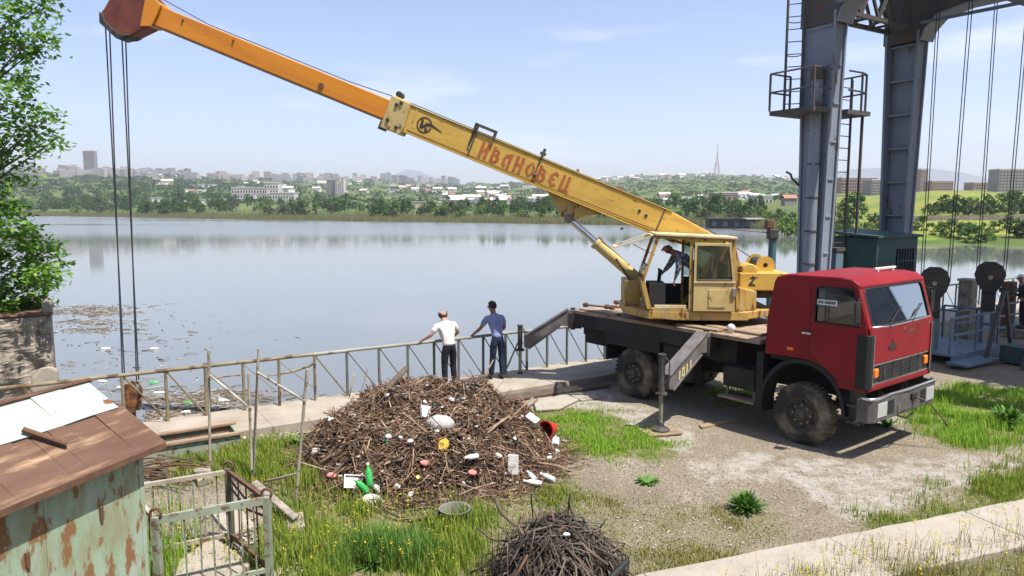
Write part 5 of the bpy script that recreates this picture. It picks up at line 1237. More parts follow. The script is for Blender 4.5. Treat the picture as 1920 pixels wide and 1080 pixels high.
# ---- hook block hanging from the head (its falls of rope belong to the crane)
HB = dp(249, 745, 16.55)
tipL = crane.matrix_basis @ B
def head(x, y, z): return tipL @ Vector((x, y, z))
inv = crane.matrix_basis.inverted()
falls = []
for (px, k_) in ((0.80, 0.05), (0.80, -0.10), (0.40, 0.06), (0.40, -0.09)):
    p = head(LT + px, k_, -0.45)
    fx = HB.x + (-0.19 if px > 0.5 else 0.13) + (0.03 if k_ < 0 else 0.0)
    falls.append((p, Vector((fx, HB.y + k_, HB.z + 0.42))))
for p, q in falls:
    mb = MB(); mb.tube([inv @ p, inv @ q], 0.015, 6); mb.build('hoist_fall', 'rope', crane)
hk = thing('hook_block', 'rusty orange and black hook block hanging over the water at the railing', 'hook block', HB); hk.scale = (0.82, 0.82, 0.82)
for y in (-0.16, 0.12):
    mb = MB(); mb.ext([(-0.24, y, 0.30), (-0.10, y, 0.44), (0.10, y, 0.44), (0.24, y, 0.25), (0.20, y, -0.10), (0.10, y, -0.42), (-0.08, y, -0.42), (-0.20, y, -0.10)], (0, 0.04, 0)); mb.build('cheek_plate', 'hook_orange', hk, bevel=0.02)
mb = MB(); mb.lathe([(0.04, -0.11), (0.22, -0.11), (0.18, -0.06), (0.22, -0.01), (0.18, 0.04), (0.22, 0.09), (0.04, 0.09)], 20, M=Matrix.Translation((0, 0, 0.18))); mb.build('sheave', 'black_steel', hk, smooth=True, sharp=30)
mb = MB(); mb.cyl((0, -0.02, -0.55), (0, -0.02, -0.38), 0.07, 12); mb.build('swivel', 'black_steel', hk)
mb = MB(); mb.tube([(0, -0.02, -0.50), (0.02, -0.02, -0.64), (0.14, -0.02, -0.72), (0.20, -0.02, -0.85), (0.12, -0.02, -0.98), (-0.02, -0.02, -0.98), (-0.09, -0.02, -0.88)], [0.05, 0.055, 0.06, 0.07, 0.07, 0.055, 0.025], 10); mb.build('hook', 'black_steel', hk, smooth=True)

# ---- timber pads under the jack feet
def world(x, y, z=0): return crane.matrix_basis @ Vector((x, y, z))
for nm, c, lab, bl in (('front', FOOT['front'], 'stack of boards under the near outrigger foot', 3), ('rear', FOOT['rear'], 'dark timbers under the outrigger foot near the railing', 3)):
    w = world(c.x, c.y); t = thing('timber_pad', lab, 'timber', (w.x, w.y, 0.0), 0.3 if nm == 'front' else 0.55)
    for i in range(bl):
        mb = MB(); mb.box(-0.34, 0.34, -0.24 + i * 0.165, -0.24 + i * 0.165 + 0.155, 0.015, 0.05 - 0.004 * i); mb.build('board', 'wood' if nm == 'front' else 'wood_dark', t, bevel=0.006)
# ================================================================== GANTRY over the sluice gates
GA = math.atan2(E1.y, E1.x)
LEG1 = Vector((8.40, 20.0, 0)); LEG2 = LEG1 + E1 * 3.97
gantry = thing('portal_gantry', 'tall grey steel portal gantry with tapering legs over the gates', 'gantry', LEG1, GA)
def leg(x, y, mat, name, hsec=False):
    """tapering riveted box leg with stiffener rings; local x along the dam, y towards the water"""
    mb = MB(); a0, a1, b0, b1, zt = 0.16, 0.21, 0.27, 0.46, 9.3
    mb.ext([(x - a0, y - b0, 0), (x + a0, y - b0, 0), (x + a0, y + b0, 0), (x - a0, y + b0, 0)], (0, 0, 0.02))
    mb.v = []; mb.f = []; mb.mi = []
    V = [(x - a0, y - b0, 0.0), (x + a0, y - b0, 0.0), (x + a0, y + b0, 0.0), (x - a0, y + b0, 0.0), (x - a1, y - b1, zt), (x + a1, y - b1, zt), (x + a1, y + b1, zt), (x - a1, y + b1, zt)]
    mb.add(V, [(0, 1, 2, 3), (7, 6, 5, 4), (0, 4, 5, 1), (1, 5, 6, 2), (2, 6, 7, 3), (3, 7, 4, 0)])
    if hsec:
        mb = MB()
        for sy in (-1, 1):
            mb.beam((x, y + sy * (b0 - 0.02), 0), (x, y + sy * (b1 - 0.02), zt), 2 * a0, 0.05, up=(0, 1, 0))
    lg = mb.build(name, mat, gantry)
    if hsec:
        mb = MB(); mb.ext([(x + 0.02, y - b0, 0), (x + 0.02, y + b0, 0), (x + 0.02, y + b1, zt), (x + 0.02, y - b1, zt)], (0.04, 0, 0)); mb.build('web', 'gantry_steel', lg)
    def at(z): f = z / zt; return a0 + (a1 - a0) * f, b0 + (b1 - b0) * f
    for z in np.arange(0.9, zt, 1.0):                                # stiffener ribs on each face
        a, b = at(z); mb = MB()
        mb.box(x - a - 0.035 if not hsec else x - a * 0.7, x - a + 0.01 if not hsec else x + 0.02, y - b + 0.06, y + b - 0.06, z, z + 0.05)
        mb.box(x - a + 0.06, x + a - 0.06, y - b - 0.035, y - b + 0.01, z, z + 0.05)
        mb.build('rib', mat, lg)
    for sx, sy in ((-1, -1), (1, -1), (1, 1), (-1, 1)):              # corner angles
        mb = MB(); mb.beam((x + sx * (a0 + 0.02), y + sy * (b0 + 0.02), 0.02), (x + sx * (a1 + 0.02), y + sy * (b1 + 0.02), zt), 0.07, 0.07, up=(0, 1, 0)); mb.build('corner_angle', mat, lg)
    mb = MB(); mb.box(x - 0.62, x + 0.62, y - 0.62, y + 0.62, 0.0, 0.18); mb.build('base_plate', mat, lg)
    return lg
SPAN = -9.3
l1 = leg(0, 0, 'gantry_steel', 'leg'); l2 = leg(3.97, 0, 'gantry_steel', 'leg', True)
leg(0, SPAN, 'gantry_steel', 'leg'); leg(3.97, SPAN, 'gantry_steel', 'leg')
# round pipe up the near face of the first leg
mb = MB(); mb.tube([(-0.33, -0.08, 0.0), (-0.37, -0.12, 7.55)], 0.15, 16); pp = mb.build('riser_pipe', 'gantry_steel', gantry, smooth=True, sharp=40)
mb = MB(); mb.cyl((-0.37, -0.12, 7.55), (-0.37, -0.12, 7.85), 0.19, 16); mb.build('pipe_cap', 'gantry_dark', pp, smooth=True, sharp=40)
for z in np.arange(0.8, 7.5, 0.9):
    mb = MB(); mb.cyl((-0.345, -0.10, z), (-0.345, -0.10, z + 0.05), 0.165, 16); mb.build('pipe_clip', 'gantry_dark', pp)
# main girders towards the viewer, with haunches at the legs
for x in (0, 3.97):
    mb = MB(); w = 0.25
    pr = [(0.58, 9.0), (0.58, 11.6), (SPAN - 0.58, 11.6), (SPAN - 0.58, 9.0), (SPAN + 0.58, 9.0), (SPAN + 0.68, 9.3), (SPAN + 1.0, 9.62), (SPAN + 1.7, 9.75), (-1.7, 9.75), (-1.0, 9.62), (-0.68, 9.3), (-0.58, 9.0)]
    mb.ext([(x - w, y, z) for y, z in pr], (2 * w, 0, 0)); gd = mb.build('girder', 'gantry_dark', gantry, bevel=0.02)
    mb = MB(); cv = [(-0.58, 9.0), (-0.68, 9.3), (-1.0, 9.62), (-1.7, 9.75), (SPAN + 1.7, 9.75)]
    for p, q in zip(cv, cv[1:]): mb.beam((x, p[0], p[1] - 0.02), (x, q[0], q[1] - 0.02), 2 * w + 0.16, 0.04, up=(0, 0.3, 1))
    mb.build('girder_flange', 'gantry_steel', gd)
    mb = MB(); mb.tube([(x - 0.36, -0.6, 9.45), (x - 0.36, SPAN + 1.6, 9.35)], 0.05, 8); mb.build('girder_pipe', 'blue_steel', gd)
# lattice cross beams between the leg pairs (along the dam)
for y in (0.0, SPAN):
    mb = MB(); zb, zt = 9.35, 10.9
    parts = []
    for yy in (y - 0.35, y + 0.35):
        for z in (zb, zt): parts.append(((0.2, yy, z), (3.6, yy, z), 0.11))
        for i in range(4):
            x0 = 0.2 + i * 0.85; parts.append(((x0, yy, zb), (x0 + 0.85, yy, zt), 0.07)); parts.append(((x0 + 0.85, yy, zb), (x0, yy, zt), 0.07))
    for i in range(6):
        x0 = 0.3 + i * 0.6; parts.append(((x0, y - 0.35, zb), (x0 + (0.3 if i % 2 else -0.0), y + 0.35, zb), 0.06))
    lb = None
    for j, (p, q, w) in enumerate(parts):
        mb = MB(); mb.beam(p, q, w, w); o = mb.build('lattice_beam' if lb is None else 'lattice_bar', 'gantry_dark', lb or gantry)
        lb = lb or o
mb = MB(); mb.box(2.6, 15.0, SPAN - 1.1, 0.9, 11.62, 11.8); mb.build('machine_deck', 'gantry_dark', gantry)
mb = MB(); mb.box(3.4, 8.2, SPAN + 1.5, -1.5, 11.82, 13.6); mb.build('winch_house', 'gantry_dark', gantry, bevel=0.04)
# ladder with safety cage and the landing
def ladder(x, y, z0, z1, w, name='ladder', dx=(1, 0, 0)):
    dx = Vector(dx); c = Vector((x, y, 0)); mb = MB()
    for s_ in (-1, 1): mb.beam(c + dx * s_ * w / 2 + Vector((0, 0, z0)), c + dx * s_ * w / 2 + Vector((0, 0, z1)), 0.05, 0.05)
    ld = mb.build(name, 'gantry_dark', gantry)
    z = z0 + 0.2
    while z < z1:
        mb = MB(); mb.tube([c - dx * w / 2 + Vector((0, 0, z)), c + dx * w / 2 + Vector((0, 0, z))], 0.014, 6); mb.build('rung', 'gantry_dark', ld); z += 0.33
    return ld
LZ = 6.78
ladder(-0.55, 0.50, LZ, 11.5, 0.42, dx=(0.6, -0.8, 0))
ladder(0.95, -0.10, 0.0, LZ + 0.9, 0.55, dx=(1, 0, 0))
for z in np.arange(8.3, 11, 0.9):
    mb = MB(); c = Vector((-0.55, 0.50, z)); mb.tube([c + Vector((0.6, -0.8, 0)) * 0.21 * math.cos(a) + Vector((-0.8, -0.6, 0)) * -0.34 * math.sin(a) for a in np.linspace(0, 3.14, 9)], 0.014, 5); mb.build('cage_hoop', 'gantry_dark', gantry)
mb = MB(); mb.box(-1.05, -0.30, -0.50, 0.85, LZ - 0.12, LZ); mb.box(0.30, 1.35, -0.60, 0.60, LZ - 0.12, LZ); mb.box(-0.30, 0.30, 0.55, 0.85, LZ - 0.12, LZ); pl = mb.build('landing', 'gantry_dark', gantry)
ptsL = [(-0.30, -0.50), (-1.05, -0.50), (-1.05, 0.85), (-0.2, 0.85)]; ptsR = [(0.30, -0.60), (0.9, -0.60), (1.25, -0.5), (1.35, 0.0), (1.35, 0.60), (0.3, 0.60)]
for pts in (ptsL, ptsR):
    for z in (LZ + 0.5, LZ + 1.0):
        mb = MB(); mb.tube([(x, y, z) for x, y in pts], 0.026, 6); mb.build('landing_rail', 'gantry_dark', pl)
    for x, y in pts[1:]:
        mb = MB(); mb.beam((x, y, LZ), (x, y, LZ + 1.0), 0.045, 0.045); mb.build('landing_post', 'gantry_dark', pl)
for x in (1.28,):
    mb = MB(); mb.beam((x + 0.02, -0.40, 0.0), (x + 0.02, -0.40, LZ), 0.06, 0.06); mb.build('landing_prop', 'gantry_dark', gantry)
# bent lamp bracket on the water side of the first leg
mb = MB(); mb.tube([(-0.2, 0.4, 4.75), (-0.42, 0.5, 4.95), (-0.50, 0.5, 5.08), (-0.68, 0.5, 5.14)], 0.03, 6); mb.build('lamp_bracket', 'gantry_dark', gantry, smooth=True)

# ---- pulley blocks on ropes over the gate slots
def pulley(px, py, y, lab):
    c = dp(px, py, y)
    t = thing('pulley_block', lab, 'pulley block', (c.x, c.y, c.z), -0.5)
    R = 0.37
    hexa = [(-R, 0.05), (-R * 0.78, 0.30), (-R * 0.35, 0.42), (R * 0.35, 0.42), (R * 0.78, 0.32), (R, 0.08), (R * 0.80, -0.20), (R * 0.42, -0.42), (-R * 0.42, -0.42), (-R * 0.80, -0.20)]
    for yy in (-0.20, 0.14):
        mb = MB(); mb.ext([(x, yy, z) for x, z in hexa], (0, 0.05, 0)); mb.build('cheek_plate', 'pulley_dark', t, bevel=0.015)
    mb = MB(); mb.lathe([(0.05, -0.14), (0.30, -0.14), (0.26, -0.07), (0.30, 0), (0.26, 0.07), (0.30, 0.13), (0.05, 0.13)], 24); mb.build('sheave', 'pulley_dark', t, smooth=True, sharp=30)
    mb = MB(); mb.cyl((0, -0.24, 0), (0, 0.22, 0), 0.06, 12); mb.build('axle', 'steel_bright', t)
    mb = MB(); mb.box(-0.17, 0.17, -0.14, 0.12, -0.95, -0.40); mb.build('shackle', 'pulley_dark', t, bevel=0.02)
    ztop = 9.75 - c.z
    for x in (-0.33, -0.27, 0.30, 0.36):
        mb = MB(); mb.tube([(x, 0.02 if x < 0 else -0.04, 0.05), (x * (1.05 if x < 0 else 1.25), 0.02, ztop)], 0.013, 6); mb.build('rope', 'rope', t)
    mb = MB()
    for x in (-0.13, 0.13): mb.box(x - 0.05, x + 0.05, -0.06, 0.06, -(c.z - 0.30), -0.95)
    for z in (-1.05, -1.4): mb.box(-0.18, 0.18, -0.075, 0.075, z, z + 0.09)
    mb.build('lifting_rod', 'blue_steel', t)
    return c
pc1 = pulley(1752, 530, 19.6, 'dark rusty pulley block on ropes just right of the red cab')
pc2 = pulley(1856, 519, 20.4, 'dark pulley block on ropes, right of the two over the gates')

# ---- gate stands, railings and covers between the gantry legs
def frame(name, lab, cat, o, rz, bars, mat, plates=()):
    t = thing(name, lab, cat, o, rz)
    for nm, p, q, w in bars:
        mb = MB(); mb.beam(p, q, w, w); mb.build(nm, mat, t)
    for nm, bx_, mt in plates:
        mb = MB(); mb.box(*bx_); mb.build(nm, mt, t, bevel=0.01)
    return t
o1 = gp(1775, 672)
frame('gate_platform', 'low blue steel platform with a handrail beside the red cab', 'platform', (o1.x, o1.y, 0), GA,
      [('post', (-0.9, -0.5, 0.3), (-0.9, -0.5, 1.25), 0.05), ('post', (0.45, -0.5, 0.3), (0.45, -0.5, 1.25), 0.05), ('post', (1.7, -0.5, 0.3), (1.7, -0.5, 1.25), 0.05), ('handrail', (-0.9, -0.5, 1.25), (1.7, -0.5, 1.25), 0.05), ('handrail', (-0.9, -0.5, 0.8), (1.7, -0.5, 0.8), 0.04), ('handrail', (1.7, -0.5, 1.25), (1.7, 1.0, 1.25), 0.05), ('post', (1.7, 1.0, 0.3), (1.7, 1.0, 1.25), 0.05)],
      'blue_steel', [('plate', (-1.0, 1.75, -0.6, 1.1, 0.24, 0.30), 'blue_steel'), ('skirt', (-1.0, 1.75, -0.62, -0.58, 0.0, 0.30), 'blue_steel'), ('step', (-1.3, 0.4, -1.15, -0.62, 0.10, 0.17), 'blue_steel')])
o2 = gp(1870, 640)
frame('gate_railing', 'dark blue steel railing around the gate slot near the right edge', 'railing', (o2.x, o2.y, 0), GA,
      [('post', (x, 0, 0.0), (x, 0, 1.15), 0.05) for x in (-2.6, -1.4, -0.2, 1.0, 2.2)] + [('handrail', (-2.6, 0, z), (2.2, 0, z), 0.045) for z in (1.15, 0.78, 0.42)] + [('handrail', (-2.6, 0, 1.15), (-2.6, 2.2, 1.15), 0.045), ('post', (-2.6, 2.2, 0), (-2.6, 2.2, 1.15), 0.05)], 'blue_steel')
o3 = gp(1935, 690)
frame('hoist_frame', 'slanting dark steel hoist frame cut by the right edge', 'hoist', (o3.x, o3.y, 0), GA,
      [('strut', (-0.55, 0, 0.0), (0.25, 0, 1.9), 0.09), ('strut', (1.0, 0, 0.0), (0.35, 0, 1.9), 0.09), ('cross_bar', (-0.2, 0, 0.9), (0.75, 0, 0.9), 0.06), ('strut', (-0.55, 0.9, 0.0), (0.25, 0.9, 1.9), 0.09), ('strut', (1.0, 0.9, 0.0), (0.35, 0.9, 1.9), 0.09)], 'gantry_dark',
      [('motor', (-0.1, 0.6, 0.15, 0.75, 0.05, 0.5), 'teal_paint')])
pz = gp(1808, 640)
t = thing('concrete_post', 'square pale concrete post on the water side between the pulley blocks', 'post', (pz.x * 1.02, pz.y * 1.02, 0), GA)
MB().box(-0.20, 0.20, -0.20, 0.20, 0, 1.85).build('post', 'concrete_old', t, bevel=0.02); MB().box(-0.24, 0.24, -0.24, 0.24, 1.85, 1.93).build('cap', 'concrete_pale', t, bevel=0.02)
t = thing('post_box', 'dark brown boxed winch post near the person at right', 'post', (dp(1888, 600, 23.5).x, 23.5, 0), GA)
MB().box(-0.2, 0.2, -0.15, 0.15, 0, 1.75).build('housing', 'rust', t, bevel=0.02); MB().box(-0.25, 0.25, -0.2, 0.2, 1.4, 1.55).build('band', 'black_steel', t)

# ---- teal control booth between the gantry legs
bc = dp(1632, 470, 21.0); 
booth = thing('control_booth', 'dark teal steel control booth with a barred side between the gantry legs', 'booth', (bc.x, bc.y, 0), GA)
bw, bd, bh = 1.02, 0.8, 3.32
hw_ = [(-0.95, 2.1), (-0.95, 2.9), (-0.1, 2.9), (-0.1, 2.1)]
mb = MB(); mb.ext([(-bw, -bd, 0), (bw, -bd, 0), (bw, -bd, bh), (-bw, -bd, bh)], (0, 0.04, 0), holes=[[(-0.05, -bd, 1.9), (-0.05, -bd, 3.0), (bw - 0.12, -bd, 3.0), (bw - 0.12, -bd, 1.9)]]); mb.build('wall', 'teal_paint', booth)
mb = MB(); mb.ext([(-bw, -bd + 0.042, 0), (-bw, bd, 0), (-bw, bd, bh), (-bw, -bd + 0.042, bh)], (0.04, 0, 0)); mb.build('wall', 'teal_paint', booth)
mb = MB(); mb.ext([(bw - 0.04, -bd + 0.042, 0), (bw - 0.04, bd, 0), (bw - 0.04, bd, bh), (bw - 0.04, -bd + 0.042, bh)], (0.04, 0, 0)); mb.build('wall', 'teal_paint', booth)
mb = MB(); mb.box(-bw + 0.05, bw - 0.05, bd - 0.04, bd, 0, bh); mb.build('wall', 'teal_paint', booth)
mb = MB(); mb.ext([(-bw - 0.1, -bd - 0.1, bh), (bw + 0.1, -bd - 0.1, bh), (bw + 0.1, bd + 0.1, bh + 0.12), (-bw - 0.1, bd + 0.1, bh + 0.12)], (0, 0, 0.07)); mb.build('roof', 'teal_paint', booth, bevel=0.01)
for i in range(7):
    x = 0.02 + i * 0.135; mb = MB(); mb.beam((x, -bd - 0.02, 1.9), (x, -bd - 0.02, 3.0), 0.02, 0.02); mb.build('window_bar', 'tank_blue', booth)
for z in (2.25, 2.65):
    mb = MB(); mb.beam((-0.05, -bd - 0.045, z), (bw - 0.1, -bd - 0.045, z), 0.02, 0.02); mb.build('window_bar', 'tank_blue', booth)
mb = MB(); mb.beam((-0.95, -bd - 0.02, 2.5), (-0.15, -bd - 0.02, 2.5), 0.04, 0.05); mb.build('wall_batten', 'teal_post', booth)
t = thing('teal_cabinet', 'pale teal narrow cabinet standing left of the booth', 'cabinet', (dp(1568, 470, 20.2).x, 20.2, 0), GA)
MB().box(-0.17, 0.17, -0.12, 0.12, 0, 2.95).build('body', 'blue_steel', t, bevel=0.015); MB().box(-0.2, 0.2, -0.15, 0.15, 2.95, 3.05).build('cap', 'gantry_dark', t)
# davit post by the winch
dv = dp(1447, 492, 18.6); t = thing('davit_post', 'teal pillar with a dark swivel head and a thin bar behind the winch', 'davit', (dv.x, dv.y, 0))
MB().cyl((0, 0, 0), (0, 0, 3.35), 0.10, 14).build('pillar', 'teal_post', t, smooth=True, sharp=40)
MB().box(-0.13, 0.11, -0.13, 0.13, 3.35, 3.62).build('swivel', 'black_steel', t, bevel=0.03); MB().box(-0.2, 0.0, -0.09, 0.09, 3.62, 3.86).build('head', 'rust', t, bevel=0.03)
MB().tube([(-0.1, 0, 3.52), (-1.05, 0, 3.60)], 0.016, 6).build('bar', 'black_steel', t)

# ================================================================== RAILING along the water
rail = thing('quay_railing', 'long rusty pipe railing with diagonal braces along the water', 'railing', ue(0, 0, SLAB_Z), GA)
posts_px = [(-60, 0), (53, 0), (143, 0), (232, 0), (313, 0), (386, 0), (458, 0), (523, 0), (590, 0), (651, 0), (711, 0), (765, 0), (814, 0), (860, 0), (906, 0), (948, 0), (988, 0), (1026, 0), (1063, 0), (1099, 0), (1134, 0), (1168, 0), (1200, 0), (1232, 0)]
def u_at(px):                                                        # where the railing line meets a bearing
    k_ = (px - 960) / FPX; Dcam = lambda P: P.y * math.cos(PITCH) + (CAM_H - 0.6) * math.sin(PITCH)
    lo, hi = -20.0, 60.0
    for _ in range(50):
        mid = (lo + hi) / 2; P = ue(mid, 0)
        if P.x / Dcam(P) < k_: lo = mid
        else: hi = mid
    return lo
US = [u_at(p[0]) for p in posts_px]
u = US[-1]
while u < 34: u += 0.95; US.append(u)
RH = 0.98
for i, u in enumerate(US):
    left = i < 9
    mb = MB()
    if left: mb.tube([(u, 0, -0.05), (u + random.uniform(-0.02, 0.02), 0.0, RH)], 0.030, 8)
    else: mb.beam((u, 0, -0.05), (u, 0, RH), 0.045, 0.045)
    mb.build('post', 'rail_rusty' if left else 'post_grey', rail)
for i in range(len(US) - 1):
    left = i < 9
    a = Vector((US[i], 0, RH + random.uniform(-0.006, 0.006))); b_ = Vector((US[i + 1], 0, RH))
    mb = MB(); mb.tube([a, b_], 0.036 if i % 4 else 0.038, 10); mb.build('top_rail', ('rail_rusty' if i < 8 else 'rail_paint'), rail, smooth=True, sharp=50)
    if i not in (5, 6, 7):
        mb = MB(); mb.tube([(US[i] + 0.03, 0, RH - 0.04), (US[i + 1] - 0.03, 0, 0.05)], 0.013 if not left else 0.018, 6); mb.build('brace', 'post_grey' if not left else 'rail_rusty', rail)
mb = MB(); mb.tube([(US[7] + 0.02, 0, 0.66), (US[7] + 0.25, 0.02, 0.66), (US[8] - 0.1, 0.01, 0.74), (US[8], 0, 0.80)], 0.026, 8); mb.build('bent_bar', 'rail_rusty', rail, smooth=True)
mb = MB(); mb.tube([(US[5], 0, 0.72), (US[6], 0, 0.74)], 0.014, 6); mb.build('loose_bar', 'rail_rusty', rail)
for i in (5, 6, 7):
    mb = MB(); mb.tube([(US[i] + 0.03, 0, RH - 0.08), (US[i + 1] - 0.05, 0, 0.30)], 0.008, 5); mb.build('wire', 'rail_rusty', rail)

# ================================================================== PEOPLE
def skin_mesh(name, J, edges, root, mat, parent, sub=2, M=None):
    names = list(J); ix = {k_: i for i, k_ in enumerate(names)}
    me = bpy.data.meshes.new(name); me.from_pydata([J[k_][0] for k_ in names], [(ix[a], ix[b_]) for a, b_ in edges], [])
    o = bpy.data.objects.new(name, me); COL.objects.link(o)
    sk = o.modifiers.new('skin', 'SKIN'); sk.use_smooth_shade = True; sk.branch_smoothing = 0.6
    for k_, i in ix.items():
        r = J[k_][1]; me.skin_vertices[0].data[i].radius = r if isinstance(r, tuple) else (r, r)
        me.skin_vertices[0].data[i].use_root = (k_ == root)
    sb = o.modifiers.new('sub', 'SUBSURF'); sb.levels = sub; sb.render_levels = sub
    dg = bpy.context.evaluated_depsgraph_get(); ev = o.evaluated_get(dg)
    me2 = bpy.data.meshes.new_from_object(ev)
    bpy.data.objects.remove(o); bpy.data.meshes.remove(me)
    me2.materials.clear(); me2.materials.append(MAT[mat]); me2.polygons.foreach_set('use_smooth', [True] * len(me2.polygons))
    q = bpy.data.objects.new(name, me2); COL.objects.link(q)
    if parent: q.parent = parent
    if M is not None: q.matrix_local = M
    return q
def lerp(a, b_, f): return tuple(x + (y - x) * f for x, y in zip(a, b_))
def person(lab, loc, rz, P, skin, shirt, trousers, hair, sleeve=0.45, bald=False, belly=1.0, cap=None):
    """P: joint positions in local metres, facing +y; one continuous body, clothes and hair as children"""
    t = thing('person', lab, 'person', loc, rz)
    J = {'pelvis': (P['pelvis'], 0.105), 'waist': (P['waist'], 0.10), 'chest': (P['chest'], 0.12), 'neckb': (P['neckb'], 0.08), 'neck': (P['neck'], 0.066), 'head': (P['head'], 0.10), 'crown': (P['crown'], 0.088)}
    E_ = [('pelvis', 'waist'), ('waist', 'chest'), ('chest', 'neckb'), ('neckb', 'neck'), ('neck', 'head'), ('head', 'crown')]
    for s_ in 'lr':
        sg = -1 if s_ == 'l' else 1
        J['sh' + s_] = (P['sh' + s_], 0.066); J['el' + s_] = (P['el' + s_], 0.045); J['wr' + s_] = (P['wr' + s_], 0.03)
        J['hip' + s_] = (P['hip' + s_], 0.095); J['kn' + s_] = (P['kn' + s_], 0.062); J['an' + s_] = (P['an' + s_], 0.042)
        heel = P['an' + s_]; fw = P.get('toe' + s_, (heel[0] + sg * 0.03, heel[1] + 0.17, heel[2] - 0.045))
        J['toe' + s_] = (fw, 0.035)
        E_ += [('chest', 'sh' + s_), ('sh' + s_, 'el' + s_), ('el' + s_, 'wr' + s_), ('pelvis', 'hip' + s_), ('hip' + s_, 'kn' + s_), ('kn' + s_, 'an' + s_), ('an' + s_, 'toe' + s_)]
        # hand: palm and five unequal bent fingers
        w = Vector(P['wr' + s_]); e = Vector(P['el' + s_]); dr = (w - e).normalized(); dn = Vector((0, 0, -1)); sd = dr.cross(dn)
        if sd.length < 0.2: sd = Vector((0, 1, 0)).cross(dr)
        sd.normalize(); dn2 = sd.cross(dr).normalized()
        if dn2.z > 0: dn2 = -dn2
        pm = w + dr * 0.055; J['pm' + s_] = (tuple(pm), (0.034, 0.02)); E_.append(('wr' + s_, 'pm' + s_))
        for q, (off, ln) in enumerate(((-0.027, 0.062), (-0.009, 0.075), (0.009, 0.072), (0.026, 0.056))):
            k1 = pm + dr * 0.04 + sd * off; k2 = k1 + dr * ln * 0.5 + dn2 * 0.012; k3 = k2 + dr * ln * 0.3 + dn2 * 0.03
            for a, pt in (('a', k1), ('b', k2), ('c', k3)): J['f%d%s%s' % (q, a, s_)] = (tuple(pt), 0.0085)
            E_ += [('pm' + s_, 'f%da%s' % (q, s_)), ('f%da%s' % (q, s_), 'f%db%s' % (q, s_)), ('f%db%s' % (q, s_), 'f%dc%s' % (q, s_))]
        tb = pm - dr * 0.015 + sd * (-sg) * 0.035; tc_ = tb + dr * 0.04 + sd * (-sg) * 0.02 + dn2 * 0.01
        J['ta' + s_] = (tuple(tb), 0.011); J['tb' + s_] = (tuple(tc_), 0.009); E_ += [('pm' + s_, 'ta' + s_), ('ta' + s_, 'tb' + s_)]
    skin_mesh('body', J, E_, 'pelvis', skin, t)
    # face: nose, ears
    hd_ = Vector(P['head']); up = (Vector(P['crown']) - hd_).normalized(); fw = Vector(P.get('face', (0, 1, 0))).normalized(); sd = fw.cross(up).normalized()
    mb = MB(); mb.ball(hd_ + fw * 0.098 - up * 0.005, 0.02, (0.8, 0.9, 1.3), 8, 6)
    for s_ in (-1, 1): mb.ball(hd_ + sd * s_ * 0.088 - up * 0.01, 0.03, (0.5, 0.7, 1.1), 8, 6)
    mb.build('nose_and_ears', skin, t, smooth=True)['kind'] = 'stuff'
    mb = MB()
    for s_ in (-1, 1): mb.ball(hd_ + fw * 0.083 + sd * s_ * 0.033 + up * 0.02, 0.011, nu=8, nv=6)
    mb.box(-0.02, 0.02, -0.004, 0.004, -0.004, 0.004, M=Matrix.Translation(hd_ + fw * 0.088 - up * 0.05)); mb.build('eyes_and_mouth', 'hair_dark', t, smooth=True)['kind'] = 'stuff'
    # shirt
    g = 0.016; k_ = belly
    JS = {'hem': (lerp(P['pelvis'], P['waist'], -0.35), (0.172 * k_, 0.135 * k_)), 'waist': (P['waist'], (0.16 * k_, 0.13 * k_)), 'chest': (P['chest'], (0.185, 0.135)), 'neckb': (P['neckb'], 0.088)}
    ES = [('hem', 'waist'), ('waist', 'chest'), ('chest', 'neckb')]
    for s_ in 'lr':
        if sleeve <= 1: end = lerp(P['sh' + s_], P['el' + s_], sleeve + 0.35)
        else: end = lerp(P['el' + s_], P['wr' + s_], min(0.92, sleeve - 1))
        JS['sh' + s_] = (P['sh' + s_], 0.092)
        if sleeve > 1: JS['el' + s_] = (P['el' + s_], 0.062); ES += [('sh' + s_, 'el' + s_), ('el' + s_, 'cf' + s_)]
        else: ES += [('sh' + s_, 'cf' + s_)]
        JS['cf' + s_] = (end, 0.068 if sleeve <= 1 else 0.042); ES += [('chest', 'sh' + s_)]
    skin_mesh('shirt', JS, ES, 'waist', shirt, t)
    JT = {'belt': (lerp(P['pelvis'], P['waist'], 0.6), (0.150 * k_, 0.115 * k_)), 'pelvis': (P['pelvis'], (0.155, 0.12))}
    ET = [('belt', 'pelvis')]
    for s_ in 'lr':
        JT['hip' + s_] = (P['hip' + s_], 0.108); JT['kn' + s_] = (P['kn' + s_], 0.078); JT['an' + s_] = (P['an' + s_], 0.068)
        ET += [('pelvis', 'hip' + s_), ('hip' + s_, 'kn' + s_), ('kn' + s_, 'an' + s_)]
    skin_mesh('trousers', JT, ET, 'pelvis', trousers, t)
    for s_ in 'lr':
        a = Vector(P['an' + s_]); to = Vector(J['toe' + s_][0]); dr = (to - a); dr.z = 0; dr.normalize(); base = min(a.z - 0.085, to.z - 0.04)
        mb = MB(); mb.ball((0, 0, 0), 1.0, nu=14, nv=8)
        Ms = Matrix.Translation((a.x + dr.x * 0.075, a.y + dr.y * 0.075, base + 0.045)) @ Matrix.Rotation(math.atan2(dr.y, dr.x), 4, 'Z') @ Matrix.Diagonal((0.145, 0.055, 0.05, 1))
        mb.v = [tuple(Ms @ Vector(v)) for v in mb.v]; mb.build('shoe', 'shoe_dark', t, smooth=True)
    # hair or cap
    mb = MB(); mb.ball((0, 0, 0), 1.0, nu=18, nv=12)
    Bm = Matrix((sd, fw, up)).transposed().to_4x4()
